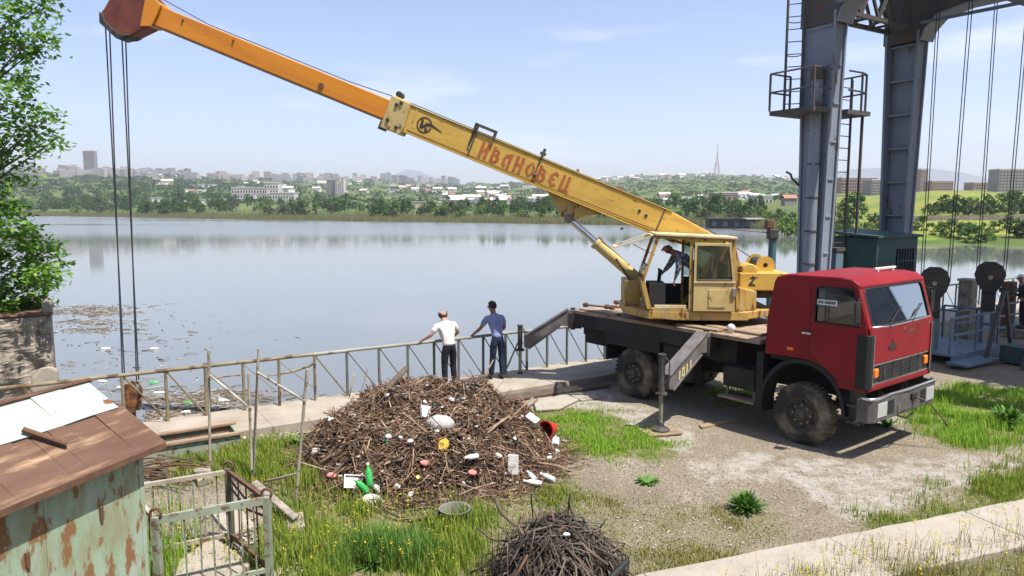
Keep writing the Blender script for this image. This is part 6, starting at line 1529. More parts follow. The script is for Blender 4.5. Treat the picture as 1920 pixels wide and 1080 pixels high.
    Mh = Matrix.Translation(hd_ + up * (0.0 if bald else 0.03) - fw * 0.012) @ Bm @ (Matrix.Diagonal((0.108, 0.112, 0.115, 1)) if bald else Matrix.Diagonal((0.102, 0.112, 0.118, 1)))
    keep_v = [Mh @ Vector(v) for v in mb.v]
    def keep(f):
        c = sum((Vector(mb.v[i]) for i in f), Vector()) / len(f)
        if cap: return c.z > 0.15
        if bald: return c.z < 0.40 + 0.4 * c.y and c.z > -0.85 and c.y < 0.35
        return c.z > (0.18 if c.y > 0.25 else -0.55)
    fs = [f for f in mb.f if keep(f)]
    m2 = MB(); m2.add(keep_v, fs); m2.build('cap' if cap else 'hair', cap or hair, t, smooth=True)
    if cap:
        mb = MB(); mb.ext([Mh @ Vector(p) for p in ((-0.8, 0.6, 0.2), (0.8, 0.6, 0.2), (0.6, 1.7, 0.1), (-0.6, 1.7, 0.1))], (0, 0, 0.01)); mb.build('cap_peak', cap, t)
    return t
def standing(H=1.74, lean=0.0):
    k_ = H / 1.74
    P = {'pelvis': (0, 0, 0.96), 'waist': (0, 0.02 + lean * 0.15, 1.12), 'chest': (0, 0.05 + lean * 0.5, 1.33), 'neckb': (0, 0.05 + lean * 0.8, 1.47), 'neck': (0, 0.06 + lean * 0.9, 1.52), 'head': (0, 0.09 + lean * 1.0, 1.61), 'crown': (0, 0.09 + lean * 1.02, 1.675),
         'shl': (-0.19, 0.04 + lean * 0.6, 1.40), 'shr': (0.19, 0.04 + lean * 0.6, 1.40), 'ell': (-0.24, 0.02, 1.14), 'elr': (0.24, 0.02, 1.14), 'wrl': (-0.25, 0.10, 0.92), 'wrr': (0.25, 0.10, 0.92),
         'hipl': (-0.095, 0, 0.90), 'hipr': (0.095, 0, 0.90), 'knl': (-0.11, 0.02, 0.50), 'knr': (0.11, 0.02, 0.50), 'anl': (-0.12, -0.02, 0.085), 'anr': (0.12, -0.02, 0.085)}
    return {a: (x * k_, y * k_, z * k_) for a, (x, y, z) in P.items()}
def u_line(px): return u_at(px)
# man in white, both hands on the rail
P = standing(1.74, 0.22); P.update(ell=(-0.37, 0.16, 1.18), wrl=(-0.50, 0.38, 1.03), elr=(0.34, 0.20, 1.18), wrr=(0.30, 0.40, 1.04), knr=(0.13, 0.07, 0.50), anr=(0.15, 0.04, 0.085))
pp_ = ue(u_line(826), -0.44, SLAB_Z); person('balding man in a white shirt and black trousers leaning on the railing', pp_, GA, P, 'skin', 'shirt_white', 'trousers_dark', 'hair_grey', bald=True, belly=1.12)
# man in blue
P = standing(1.82, 0.16); P.update(ell=(-0.32, 0.24, 1.20), wrl=(-0.44, 0.40, 1.04), elr=(0.27, 0.12, 1.18), wrr=(0.22, 0.36, 1.05), knl=(-0.10, 0.05, 0.52), anl=(-0.12, 0.10, 0.085), face=(-0.5, 0.8, 0))
pp_ = ue(u_line(916), -0.42, SLAB_Z); person('dark haired man in a blue T-shirt and jeans at the railing', pp_, GA, P, 'skin_tan', 'shirt_blue', 'jeans', 'hair_dark')
# operator bending forward in the crane cabin (x_s forward is -X in the world)
Sw = crane.matrix_basis @ S
ofl = Sw @ Vector((0.10, 0.95, 2.12)); oz = BAZ - math.pi / 2             # facing along the boom
P = {'pelvis': (0, 0.02, 0.80), 'waist': (0.0, 0.16, 0.93), 'chest': (0.0, 0.36, 1.06), 'neckb': (0.0, 0.49, 1.13), 'neck': (0, 0.54, 1.15), 'head': (0, 0.62, 1.20), 'crown': (0, 0.645, 1.265), 'face': (-0.2, 0.9, -0.3),
     'shl': (-0.18, 0.40, 1.08), 'shr': (0.18, 0.40, 1.08), 'ell': (-0.22, 0.40, 0.82), 'elr': (0.24, 0.52, 0.84), 'wrl': (-0.20, 0.46, 0.60), 'wrr': (0.22, 0.66, 0.68),
     'hipl': (-0.09, -0.02, 0.76), 'hipr': (0.09, -0.02, 0.76), 'knl': (-0.11, 0.14, 0.44), 'knr': (0.11, 0.12, 0.44), 'anl': (-0.11, -0.02, 0.085), 'anr': (0.11, -0.04, 0.085)}
person('operator in a grey plaid shirt bending forward inside the yellow crane cabin', ofl, oz, P, 'skin_tan', 'shirt_plaid', 'trousers_dark', 'hair_grey', sleeve=1.8, bald=True)
P = standing(1.74, 0.05); P.update(ell=(-0.3, 0.1, 1.16), wrl=(-0.2, 0.32, 1.08))
q = dp(1917, 600, 23.0); t_ = thing('step_block', 'low concrete block the person at the right edge stands on', 'block', (q.x, q.y, 0), GA); MB().box(-0.5, 0.5, -0.4, 0.4, 0, 0.28).build('block', 'concrete_old', t_, bevel=0.02)
person('person in dark clothes and a pale cap cut by the right edge', (q.x, q.y, 0.28), GA + 0.6, P, 'skin_tan', 'jacket_dark', 'trousers_dark', 'hair_dark', sleeve=1.9, cap='cap_white')
# ================================================================== OLD PIER and the tree on it
pr = dp(110, 735, 17.0)
pier = thing('concrete_pier', 'old rough concrete pier rising from the water at the left edge', 'pier', (pr.x, pr.y, 0), GA)
def rough_box(mb, x0, x1, y0, y1, z0, z1, amp, n=22, seed=0):
    """box whose camera and right faces are broken up"""
    vs = []; fs = []; m_ = n + 1
    for i in range(m_):
        for j in range(m_):
            x = x0 + (x1 - x0) * i / n; z = z0 + (z1 - z0) * j / n
            e = 0 if (i in (0, n) or j in (0, n)) else amp * mnoise.fractal(Vector((x * 2.6, z * 1.7, seed)), 0.7, 2.1, 6)
            vs.append((x, y0 - e, z))
    for i in range(n):
        for j in range(n): fs.append((i * m_ + j, (i + 1) * m_ + j, (i + 1) * m_ + j + 1, i * m_ + j + 1))
    mb.add(vs, fs)
    mb.add([(x0, y0, z0), (x1, y0, z0), (x1, y1, z0), (x0, y1, z0), (x0, y0, z1), (x1, y0, z1), (x1, y1, z1), (x0, y1, z1)], [(4, 5, 6, 7), (1, 2, 6, 5), (2, 3, 7, 6), (3, 0, 4, 7)])
zt = 1.62; y_ = -1.9; c_ = 0
for hgt in (1.55, 1.97):
    mb = MB(); z1 = min(y_ + hgt, zt); rough_box(mb, -8.0, -0.02 - 0.03 * (c_ % 2), -0.02 * (c_ % 2), 4.0, y_, z1 - 0.02, 0.13, 60, c_)
    mb.build('course', 'concrete_old', pier); y_ = z1; c_ += 1
    if y_ >= zt: break
mb = MB(); mb.box(-2.6, 0.0, -0.05, 3.0, zt, zt + 0.05); mb.build('cap', 'rust', pier, bevel=0.02)
mb = MB(); mb.ext([(-0.62, -0.02, -0.9), (0.03, -0.02, -0.9), (0.03, -0.02, 0.30), (-0.10, -0.02, 0.40), (-0.35, -0.02, 0.38), (-0.52, -0.02, 0.15), (-0.6, -0.02, -0.3)], (0, -0.14, 0)); mb.build('corner_stone', 'concrete', pier, bevel=0.08, seg=3)
mb = MB(); mb.box(-0.22, 0.0, 0.1, 0.6, zt, zt + 0.30); mb.build('broken_corner', 'concrete', pier, bevel=0.06)

TL = Vector((pr.x - 2.6, 17.4, 0))
tree = thing('leafy_tree', 'leafy green tree leaning in from the left edge above the pier', 'tree', TL)
mb = MB(); mb.tube([(0, 0, -1.0), (0.1, 0, 1.5), (0.0, 0.1, 4.0), (0.3, 0, 6.5), (0.2, 0, 9.5)], [0.24, 0.20, 0.16, 0.10, 0.04], 10)
Rt = random.Random(3); tips = []
def P_world(px, py, y): q = dp(px, py, y); return q - TL
targets = []
for (px, py, r) in ((35, 15, 0.4), (75, 8, 0.2), (15, 80, 0.5), (50, 95, 0.35), (88, 75, 0.18), (62, 60, 0.2), (22, 165, 0.5), (50, 190, 0.25), (72, 225, 0.22), (35, 240, 0.35), (86, 265, 0.2), (20, 290, 0.4), (60, 280, 0.25), (8, 340, 0.3), (12, 385, 0.35), (15, 430, 0.6), (60, 450, 0.5), (90, 490, 0.4), (30, 500, 0.7), (70, 540, 0.5), (20, 560, 0.7), (85, 520, 0.35), (60, 580, 0.4), (-40, 60, 0.8), (-60, 200, 0.9), (-50, 330, 0.9), (-60, 450, 0.9), (-40, 540, 0.8), (-100, 120, 0.9), (-130, 300, 1.0), (-140, 460, 1.0), (-20, -40, 0.8), (40, -60, 0.7), (-100, -80, 0.9), (-5, 250, 0.5), (5, 130, 0.5), (95, 10, 0.2), (98, 215, 0.15), (103, 262, 0.15), (0, 600, 0.4)):
    targets.append((P_world(px, py, 17.4 + Rt.uniform(-0.9, 0.9)), r))
for p, r in targets:
    base = Vector((0.1, 0, max(0.8, p.z - 1.4 - 0.3 * abs(p.x)))); mid = (base + p) / 2 + Vector((Rt.uniform(-.2, .2), Rt.uniform(-.2, .2), 0.25))
    mb.tube([base, mid, p], [0.04, 0.022, 0.008], 6)
mb.build('trunk', 'bark', tree, smooth=True)
V = []; F = []
for p, r in targets:
    nl = int((240 if p.z > 4.6 else 330) * r / 0.5) if r > 0.25 else 70
    subs = [p + Vector((Rt.gauss(0, .5), Rt.gauss(0, .5), Rt.gauss(0, .45))) * r for _ in range(13)]
    for i in range(nl):
        c = Rt.choice(subs) + Vector((Rt.gauss(0, 1), Rt.gauss(0, 1), Rt.gauss(0, 0.8))) * 0.14
        d = Vector((Rt.uniform(-1, 1), Rt.uniform(-1, 1), Rt.uniform(-0.8, 0.35))).normalized(); s_ = Rt.uniform(0.07, 0.15)
        nrm = Vector((Rt.gauss(0, .5), Rt.gauss(0, .5), 1)).normalized(); sd = d.cross(nrm).normalized() * s_ * 0.42
        k_ = len(V); V += [c, c + d * s_ * 0.55 + sd, c + d * s_ * 1.35, c + d * s_ * 0.55 - sd]; F.append((k_, k_ + 1, k_ + 2, k_ + 3))
o = from_arrays('crown', np.array([tuple(v) for v in V]), np.array(F), 4, 'leaf', tree); o['kind'] = 'stuff'

# ================================================================== SHED
ce = gp(312, 829, 2.0); ce2 = gp(0, 957, 2.0); ed = (ce2 - ce).normalized()       # eave runs towards the viewer
inn = Vector((ed.y, -ed.x, 0)) if Vector((ed.y, -ed.x, 0)).x < 0 else Vector((-ed.y, ed.x, 0))
shed = thing('green_shed', 'rusty green sheet metal shed with a rusty brown and pale roof', 'shed', (ce.x, ce.y, 0), math.atan2(ed.y, ed.x))
yi = 1 if (Matrix.Rotation(-math.atan2(ed.y, ed.x), 3, 'Z') @ inn).y > 0 else -1
LEN = 3.6; EVH = 2.0; WID = 1.5
def sl(w): return EVH + (0.62 * w if w < 0.82 else 0.62 * 0.82 - 0.25 * (w - 0.82))
x = 0.20; OV = 0.13
while x < LEN - 0.2:                                                            # front wall: overlapping sheets
    w = min(0.95, LEN - 0.2 - x); mb = MB(); a, b_ = sorted((yi * OV, yi * (OV + 0.02))); mb.box(x, x + w - 0.004, a, b_, -0.05, sl(OV) - 0.03); mb.build('wall_sheet', 'shed_green', shed); x += w
for xx in (0.18,):
    mb = MB(); a, b_ = sorted((yi * (OV - 0.005), yi * (OV + 0.05))); mb.box(xx - 0.02, xx + 0.03, a, b_, -0.05, sl(OV) - 0.03); mb.build('corner_post', 'shed_green', shed)
for xx in (0.20, LEN - 0.24):
    mb = MB(); mb.ext([(xx, yi * 0.16, -0.05), (xx, yi * (WID - 0.1), -0.05), (xx, yi * (WID - 0.1), sl(WID - 0.1) - 0.03), (xx, yi * 0.82, sl(0.82) - 0.03), (xx, yi * 0.16, sl(0.16) - 0.03)], (0.03, 0, 0)); mb.build('end_wall', 'shed_green', shed)
mb = MB(); a, b_ = sorted((yi * (WID - 0.1), yi * (WID - 0.07))); mb.box(0.2, LEN - 0.2, a, b_, -0.05, sl(WID - 0.1) - 0.03); mb.build('back_wall', 'shed_green', shed)
def sheet(w0, w1, x0, x1, mat, lift=0.0, nm='roof_sheet'):
    mb = MB(); n_ = 12; top = []
    for i in range(n_ + 1):
        x = x0 + (x1 - x0) * i / n_
        top.append((x, 0.012 * math.sin(i * 1.9) + lift))
    for (x, e), (x2, e2) in zip(top, top[1:]):
        mb.add([(x, yi * w0, sl(w0) + e * 0.4 + lift), (x2, yi * w0, sl(w0) + e2 * 0.4 + lift), (x2, yi * w1, sl(w1) + e + lift), (x, yi * w1, sl(w1) + e + lift)], [(0, 1, 2, 3)])
    o = mb.build(nm, mat, shed); sd_ = o.modifiers.new('solid', 'SOLIDIFY'); sd_.thickness = 0.014; sd_.offset = -1
    return o
sheet(0.0, 0.52, -0.0, 1.9, 'shed_rust_roof'); sheet(0.0, 0.52, 1.91, LEN, 'shed_rust_roof')
sheet(0.47, 0.83, 0.06, LEN, 'shed_pale_roof', 0.012); sheet(0.82, WID, 0.0, LEN, 'shed_rust_roof', 0.0)
mb = MB(); mb.tube([(0.04, yi * 0.82, sl(0.82) + 0.03), (LEN, yi * 0.82, sl(0.82) + 0.04)], 0.022, 6); mb.build('ridge_strip', 'shed_rust_roof', shed)
mb = MB(); mb.tube([(0.98, yi * 0.50, sl(0.5) + 0.06), (0.80, yi * 0.26, sl(0.26) + 0.05)], 0.024, 8); mb.build('roof_stay', 'rust', shed)
mb = MB(); mb.box(0.02, LEN, *sorted((yi * -0.012, yi * 0.002)), EVH - 0.05, EVH + 0.005); mb.build('eave_strip', 'rust', shed)
for xx, zz_ in ((0.62, 1.50), (1.30, 1.42)):
    mb = MB(); a, b_ = sorted((yi * (OV - 0.02), yi * OV)); mb.box(xx, xx + 0.03, a, b_, zz_, zz_ + 0.12); mb.build('bolt', 'rust', shed)

# ================================================================== STEEL CAGE RAILING by the shed
A = gp(500, 934, 0.95); Bk = gp(428, 881, 0.95); C_ = gp(292, 972, 0.95); Dk = Bk + (C_ - A)
cage = thing('stair_railing', 'green flaking steel railing around a pit beside the shed', 'railing', (A.x, A.y, 0))
loc_ = lambda p, z: Vector((p.x - A.x, p.y - A.y, z))
H = 0.95
for p, mat in ((A, 'cage_green'), (Bk, 'cage_dark'), (C_, 'cage_green'), (Dk, 'cage_dark')):
    mb = MB(); mb.beam(loc_(p, 0), loc_(p, H + 0.02), 0.075, 0.075); ps = mb.build('post', mat, cage, bevel=0.006)
    mb = MB(); q = loc_(p, H + 0.05); mb.lathe([(0.055 + 0.016 * math.cos(a), 0.016 * math.sin(a)) for a in np.linspace(0, 2 * math.pi, 7)[:-1]], 16, M=Matrix.Translation(q), close=True); mb.build('ring', 'rust', ps, smooth=True)
for p, q, mat, w, h in ((C_, A, 'cage_green', 0.04, 0.085), (A, Bk, 'rust', 0.04, 0.04), (Bk, Dk, 'pole_pale', 0.045, 0.045), (Dk, C_, 'pole_pale', 0.045, 0.045)):
    mb = MB(); mb.beam(loc_(p, H - 0.02), loc_(q, H - 0.02), w, h); mb.build('top_rail', mat, cage)
    mb = MB(); mb.beam(loc_(p, 0.12), loc_(q, 0.12), 0.035, 0.05); mb.build('bottom_rail', mat, cage)
    n_ = 8 if (p - q).length > 0.9 else 6
    for i in range(1, n_):
        if mat == 'rust' and i % 2: continue
        f = i / n_ + random.uniform(-0.01, 0.01); a = loc_(p.lerp(q, f), 0.12); b_ = loc_(p.lerp(q, f), H - 0.03)
        mb = MB(); mb.beam(a, b_ + Vector((random.uniform(-.015, .015), 0, 0)), 0.014, 0.014); mb.build('bar', 'cage_green' if mat != 'rust' else 'rust', cage)
for dz in (0.0, 0.10):
    mb = MB(); mb.tube([loc_(A, H - 0.12 - dz), loc_(A.lerp(Bk, 0.5), H - 0.22 - dz), loc_(Bk, H - 0.10 - dz)], 0.014, 6); mb.build('chain', 'rust', cage)
# slabs and planks around it
def slab_thing(name, lab, pix, z, h, mat, cat='slab'):
    pts = [gp(a, b_, z) for a, b_ in pix]; c = sum(pts, Vector()) / len(pts); t = thing(name, lab, cat, (c.x, c.y, 0))
    mb = MB(); mb.ext([(p.x - c.x, p.y - c.y, z) for p in pts], (0, 0, -h)); mb.build(name.split('_')[-1], mat, t, bevel=0.015)
    return t
slab_thing('hatch_slab', 'tan slab sloping inside the green railing', [(335, 1050), (400, 1005), (470, 1055), (420, 1110), (320, 1110)], 0.10, 0.10, 'concrete')
slab_thing('broken_slab', 'pale broken slab behind the green railing post', [(395, 960), (440, 940), (480, 985), (430, 1000)], 0.06, 0.06, 'concrete_pale')
slab_thing('weathered_plank', 'grey plank leaning by the railing and poles', [(470, 905), (482, 898), (560, 965), (548, 972)], 0.22, 0.04, 'concrete_old', 'plank')
slab_thing('stone_block', 'lichen grey stone block in the grass by the right pole', [(535, 965), (568, 958), (572, 985), (540, 992)], 0.14, 0.14, 'concrete_old', 'stone')
slab_thing('stone_block', 'grey stone lying in the grass behind the railing', [(362, 880), (392, 872), (400, 892), (370, 900)], 0.12, 0.12, 'concrete_old', 'stone')
# green trough behind the shed
tr = thing('green_trough', 'open green steel trough with a timber rim behind the shed', 'trough', gp(340, 862), GA)
for a in ((-1.0, 0.9, -0.02, 0.02, 0.0, 0.28), (-1.0, 0.9, 0.62, 0.66, 0.0, 0.28), (0.9, 0.94, -0.02, 0.66, 0, 0.28), (-1.04, -1.0, -0.02, 0.66, 0, 0.28)):
    mb = MB(); mb.box(*a); mb.build('wall', 'cage_dark' if a[2] > 0 else 'cage_green', tr)
for a in ((-1.1, 1.0, -0.06, 0.05, 0.285, 0.32), (-1.1, 1.0, 0.58, 0.70, 0.285, 0.32)):
    mb = MB(); mb.box(*a); mb.build('rim_board', 'wood', tr)
rb = thing('rebar_heap', 'dark heap of rusty bars lying beside the shed', 'rebar', gp(290, 905))
Rr = random.Random(9)
for i in range(26):
    a = Rr.uniform(-0.5, 0.9); l = Rr.uniform(0.5, 1.0); c = Vector((Rr.uniform(-.45, .45), Rr.uniform(-.4, .4), 0.03 + i * 0.012))
    d = Vector((math.cos(a), math.sin(a), Rr.uniform(-.1, .12))) * l / 2
    mb = MB(); mb.tube([c - d, c + d * 0.2 + Vector((0, 0, 0.03)), c + d], 0.013, 5); mb.build('bar', 'rust' if i % 3 else 'wood_dark', rb)

# ================================================================== PIPE FRAME
pf_o = gp(475, 902); pipe = thing('pipe_frame', 'pale rusty pipe frame of thin poles joined by diagonal tubes', 'pipe frame', pf_o)
def G(px, py, y): return dp(px, py, y) - pf_o
yA = gp(394, 882).y; yB = gp(474, 902).y; yC = gp(553, 958).y
for nm, pts, r in (('pole', [G(391, 657, yA), G(394, 884, yA)], 0.026), ('pole', [G(485, 653, yB), G(474, 905, yB)], 0.026), ('pole', [G(466, 700, yB - 0.1), G(472, 880, yB - 0.1)], 0.024), ('pole', [G(576, 692, yC), G(553, 960, yC)], 0.026),
                   ('tube', [G(393, 703, yA - 0.03), G(470, 766, yB - 0.13)], 0.022), ('tube', [G(482, 698, yB - 0.03), G(572, 752, yC - 0.03)], 0.022), ('tube', [G(480, 906, yB), G(560, 888, yC + 0.3)], 0.02), ('tube', [G(455, 985, yB - 1.1), G(520, 972, yC)], 0.022)):
    mb = MB(); mb.tube(pts, r * 0.85, 8); mb.build(nm, 'pole_pale', pipe, smooth=True, sharp=50)
# leaning poles at the far side of the heap
for (a, b_, ya, yb, lab, mt, r) in (((972, 640), (935, 722), 17.2, 16.6, 'dark pole leaning on the railing right of the man in blue', 'post_grey', 0.022), ((925, 675), (893, 728), 15.4, 15.0, 'pale stick leaning in front of the man in blue', 'wood', 0.02)):
    p = dp(*a, ya); q = dp(*b_, yb); t = thing('leaning_pole', lab, 'pole', q); MB().tube([(0, 0, 0), (p - q) * 0.5 + Vector((0.02, 0, 0.02)), p - q], [r, r * 0.9, r * 0.7], 7).build('pole', mt, t, smooth=True)
# timbers and slabs lying between heap and truck
for pix, z, h, mt, lab, nm in (([(925, 742), (1080, 722), (1140, 712), (1142, 722), (1000, 742), (930, 756)], 0.07, 0.06, 'wood_dark', 'long dark timber lying along the edge of the slab', 'timber'),
                           ([(1000, 752), (1060, 738), (1085, 748), (1050, 765), (1005, 768)], 0.06, 0.05, 'concrete_pale', 'pale cracked slab lying between the heap and the truck', 'slab'),
                           ([(1065, 738), (1110, 735), (1125, 745), (1090, 750)], 0.05, 0.05, 'concrete', 'small slab piece beside the rear wheel', 'slab'),
                           ([(1310, 795), (1380, 783), (1385, 788), (1315, 801)], 0.04, 0.035, 'wood', 'thin board lying by the near outrigger foot', 'board')):
    slab_thing('loose_' + nm, lab, pix, z, h, mt, nm)

# ================================================================== DRIFTWOOD HEAP
HC = Vector((-1.40, 11.9, 0)); HRX, HRY, HH = 2.10, 2.1, 0.86
def heap_z(x, y):
    a = math.atan2(y - HC.y, x - HC.x); n_ = mnoise.fractal(Vector((math.cos(a) * 1.3, math.sin(a) * 1.3, 2)), 1, 2, 3)
    r = math.hypot((x - HC.x) / HRX, (y - HC.y) / HRY) / (1 + 0.16 * n_)
    if r >= 1.1: return -0.05
    f = max(0.0, 1 - r); z = HH * (1 - (1 - min(1.0, f * 1.75)) ** 1.9)
    if x > HC.x + 0.55: z *= 1 - 0.22 * min(1, (x - HC.x - 0.55) / 1.4)
    z += 0.20 * math.exp(-((x + 2.0) / 0.55) ** 2 - ((y - 12.3) / 0.8) ** 2) + 0.17 * math.exp(-((x + 0.75) / 0.5) ** 2 - ((y - 12.3) / 0.7) ** 2)
    return z + 0.26 * mnoise.fractal(Vector((x * 1.5, y * 1.5, 5)), 0.7, 2, 5) * min(1, f * 4) - 0.03
def heap_mesh(name, c, rx, ry, fz, mat, n_=60, ex=1.12):
    V = []; F = []
    for i in range(n_ + 1):
        for j in range(n_ + 1):
            x = c.x + (i / n_ * 2 - 1) * rx * ex; y = c.y + (j / n_ * 2 - 1) * ry * ex; V.append((x, y, fz(x, y)))
    for i in range(n_):
        for j in range(n_): 
            a = i * (n_ + 1) + j; F.append((a, a + n_ + 1, a + n_ + 2, a + 1))
    return from_arrays(name, np.array(V), np.array(F), 4, mat, smooth=True)
def sticks(name, specs, mat, parent=None, bend=0.07):
    """specs: list of (p, q, r): three-sided sticks, two segments each"""
    N = len(specs); P0 = np.array([s_[0] for s_ in specs], float); P2 = np.array([s_[1] for s_ in specs], float); r = np.array([s_[2] for s_ in specs])
    L_ = np.linalg.norm(P2 - P0, axis=1); P1 = (P0 + P2) / 2 + rng.normal(size=(N, 3)) * (bend * L_)[:, None]
    d = (P2 - P0) / L_[:, None]; h = rng.normal(size=(N, 3)); a = np.cross(d, h); a /= np.linalg.norm(a, axis=1)[:, None]; b_ = np.cross(d, a)
    V = np.zeros((N, 12, 3))
    for i, (P_, f) in enumerate(((P0, 1.0), (P1, 0.85), (P2, 0.5))):
        for j in range(4):
            g = math.pi * j / 2; V[:, i * 4 + j] = P_ + (a * math.cos(g) + b_ * math.sin(g)) * (r * f)[:, None]
    fl = []
    for i in range(2):
        for j in range(4): fl.append((i * 4 + j, i * 4 + (j + 1) % 4, (i + 1) * 4 + (j + 1) % 4, (i + 1) * 4 + j))
    fl += [(3, 2, 1, 0), (8, 9, 10, 11)]
    fl = np.array(fl)
    F = (fl[None] + (np.arange(N) * 12)[:, None, None]).reshape(-1, 4)
    return from_arrays(name, V.reshape(-1, 3), F, 4, mat, parent)
heap = thing('driftwood_heap', 'big brown heap of driftwood twigs and litter raked from the lake', 'debris heap', (0, 0, 0))
heap_mesh('soil', HC, HRX, HRY, heap_z, 'pile_soil', 70).parent = heap
Rh = random.Random(21); sp_ = []
for i in range(13000):
    a = Rh.uniform(0, 6.283); r = math.sqrt(Rh.random()) * 1.09
    x = HC.x + math.cos(a) * r * HRX; y = HC.y + math.sin(a) * r * HRY; z = heap_z(x, y) + Rh.uniform(-0.02, 0.07)
    l = min(0.8, Rh.lognormvariate(-1.75, 0.6)); t_ = Rh.uniform(0, 6.283)
    dx, dy = math.cos(t_) * l / 2, math.sin(t_) * l / 2
    z0 = heap_z(x - dx, y - dy); z1 = heap_z(x + dx, y + dy); tz = Rh.gauss(0, 0.22) * l
    p = (x - dx, y - dy, max(0.01, (z0 + z) / 2 + 0.03 - tz)); q = (x + dx, y + dy, max(0.01, (z1 + z) / 2 + 0.03 + tz))
    sp_.append((p, q, Rh.uniform(0.003, 0.0085) * (2.0 if Rh.random() < 0.07 else 1)))
for i in range(1500):                                                   # stalks scattered round the foot
    a = Rh.uniform(0, 6.283); r = 1 + abs(Rh.gauss(0, 0.12)); x = HC.x + math.cos(a) * r * HRX; y = HC.y + math.sin(a) * r * HRY; l = Rh.uniform(0.06, 0.4); t_ = Rh.uniform(0, 6.28)
    sp_.append(((x, y, 0.02), (x + math.cos(t_) * l, y + math.sin(t_) * l, 0.03 + Rh.uniform(0, 0.05)), Rh.uniform(0.004, 0.009)))
o = sticks("twigs", sp_, "twigs", heap); o['kind'] = 'stuff'
# bigger branches one can pick out, each a part
for (a, b_, ya, yb, r) in (((762, 690), (705, 760), 12.2, 11.6, 0.06), ((915, 704), (795, 738), 12.6, 12.3, 0.045), ((690, 800), (575, 850), 11.5, 11.0, 0.03), ((955, 780), (905, 822), 11.4, 11.0, 0.025), ((640, 845), (600, 870), 10.8, 10.6, 0.03), ((830, 820), (775, 850), 10.9, 10.6, 0.022), ((665, 700), (655, 745), 12.2, 12.0, 0.012), ((760, 712), (752, 760), 12.2, 12.0, 0.014), ((1000, 745), (945, 800), 11.6, 11.3, 0.014), ((700, 880), (655, 930), 10.2, 9.9, 0.014), ((930, 905), (845, 935), 10.2, 9.85, 0.012), ((735, 880), (715, 915), 10.2, 10.0, 0.018), ((1075, 885), (1010, 868), 11.0, 11.0, 0.022), ((905, 705), (870, 722), 12.6, 12.4, 0.05)):
    p = dp(*a, ya); q = dp(*b_, yb); mb = MB(); m_ = (p + q) / 2 + Vector((0, 0, 0.03)); mb.tube([p, m_, q], [r * 0.8, r, r * 0.9], 7); mb.build('branch', 'wood_dark' if r > 0.025 else 'wood', heap, smooth=True)
# small litter in the heap, too mixed to count
def scraps(name, n_, fpos, smin, smax, mat, parent=None):
    V = []; F = []
    for i in range(n_):
        c = fpos(); s_ = Rh.uniform(smin, smax); M3 = Matrix.Rotation(Rh.uniform(0, 6.28), 3, 'Z') @ Matrix.Rotation(Rh.gauss(0, 0.6), 3, 'X')
        k_ = len(V); base = [(-1, -.6, 0), (1, -.5, .1), (.8, .6, -.05), (-.7, .7, .15)]
        for dz in (0, 0.25):
            for p in base: V.append(tuple(Vector(c) + M3 @ (Vector((p[0], p[1], p[2] + dz)) * s_)))
        F += [tuple(k_ + j for j in f) for f in ((0, 1, 2, 3), (7, 6, 5, 4), (0, 4, 5, 1), (1, 5, 6, 2), (2, 6, 7, 3), (3, 7, 4, 0))]
    return from_arrays(name, np.array(V), np.array(F), 4, mat, parent)
def on_heap():
    while True:
        x = HC.x + Rh.gauss(0.2, 1.1); y = HC.y + Rh.gauss(-0.5, 1.0); z = heap_z(x, y)
        if z > -0.04: return (x, y, max(z, 0) + Rh.uniform(0.02, 0.08))
o = scraps('small_litter', 950, on_heap, 0.008, 0.038, 'litter', heap); o['kind'] = 'stuff'
def all_heap():
    a = Rh.uniform(0, 6.283); r = math.sqrt(Rh.random()) * 1.05; x = HC.x + math.cos(a) * r * HRX; y = HC.y + math.sin(a) * r * HRY
    return (x, y, max(0.0, heap_z(x, y)) + Rh.uniform(0.0, 0.05))
o = scraps('matted_mulch', 7000, all_heap, 0.012, 0.05, 'mulch', heap); o['kind'] = 'stuff'

# ---- litter one can pick out
def hz_at(px, py):                                                       # the spot of the heap (or ground) seen there
    for y in np.arange(9.0, 13.5, 0.02):
        p = dp(px, py, y)
        if p.z <= max(heap_z(p.x, p.y) + 0.06, 0.03): return p
    return gp(px, py)
def bottle(mb, l, r, cap=True):
    mb.lathe([(0.001, 0), (r * 0.9, 0.0), (r, 0.02), (r, l * 0.62), (r * 0.85, l * 0.72), (r * 0.38, l * 0.88), (r * 0.36, l), (0.001, l)], 14)
def lit(name, lab, cat, px, py, fn, mat, rot=(0, 0, 0), dz=0.0, smooth=True, bevel=0, extra=None):
    p = hz_at(px, py); t = thing(name, lab, cat, (p.x, p.y, p.z + dz)); t.rotation_euler = rot
    mb = MB(); fn(mb); mb.build('body', mat, t, smooth=smooth, bevel=bevel, sharp=40 if smooth else None)
    if extra: 
        for nm, f2, m2 in extra: mb = MB(); f2(mb); mb.build(nm, m2, t, smooth=True, sharp=40)
    return t
capx = lambda l, r: (lambda mb: mb.lathe([(0.001, l + 0.02), (r * 0.45, l + 0.02), (r * 0.45, l - 0.01), (0.001, l - 0.01)], 12))
lit('plastic_bottle', 'tall green plastic bottle at the foot of the heap', 'bottle', 694, 915, lambda mb: bottle(mb, 0.30, 0.05), 'bottle_green', (1.25, 0.0, 0.5), 0.04, extra=[('cap', capx(0.30, 0.05), 'white_plastic')])
lit('plastic_bottle', 'second green bottle lying across the first at the heap foot', 'bottle', 689, 927, lambda mb: bottle(mb, 0.26, 0.05), 'bottle_green', (0.9, 0.3, 2.2), 0.04, extra=[('cap', capx(0.26, 0.05), 'white_plastic')])
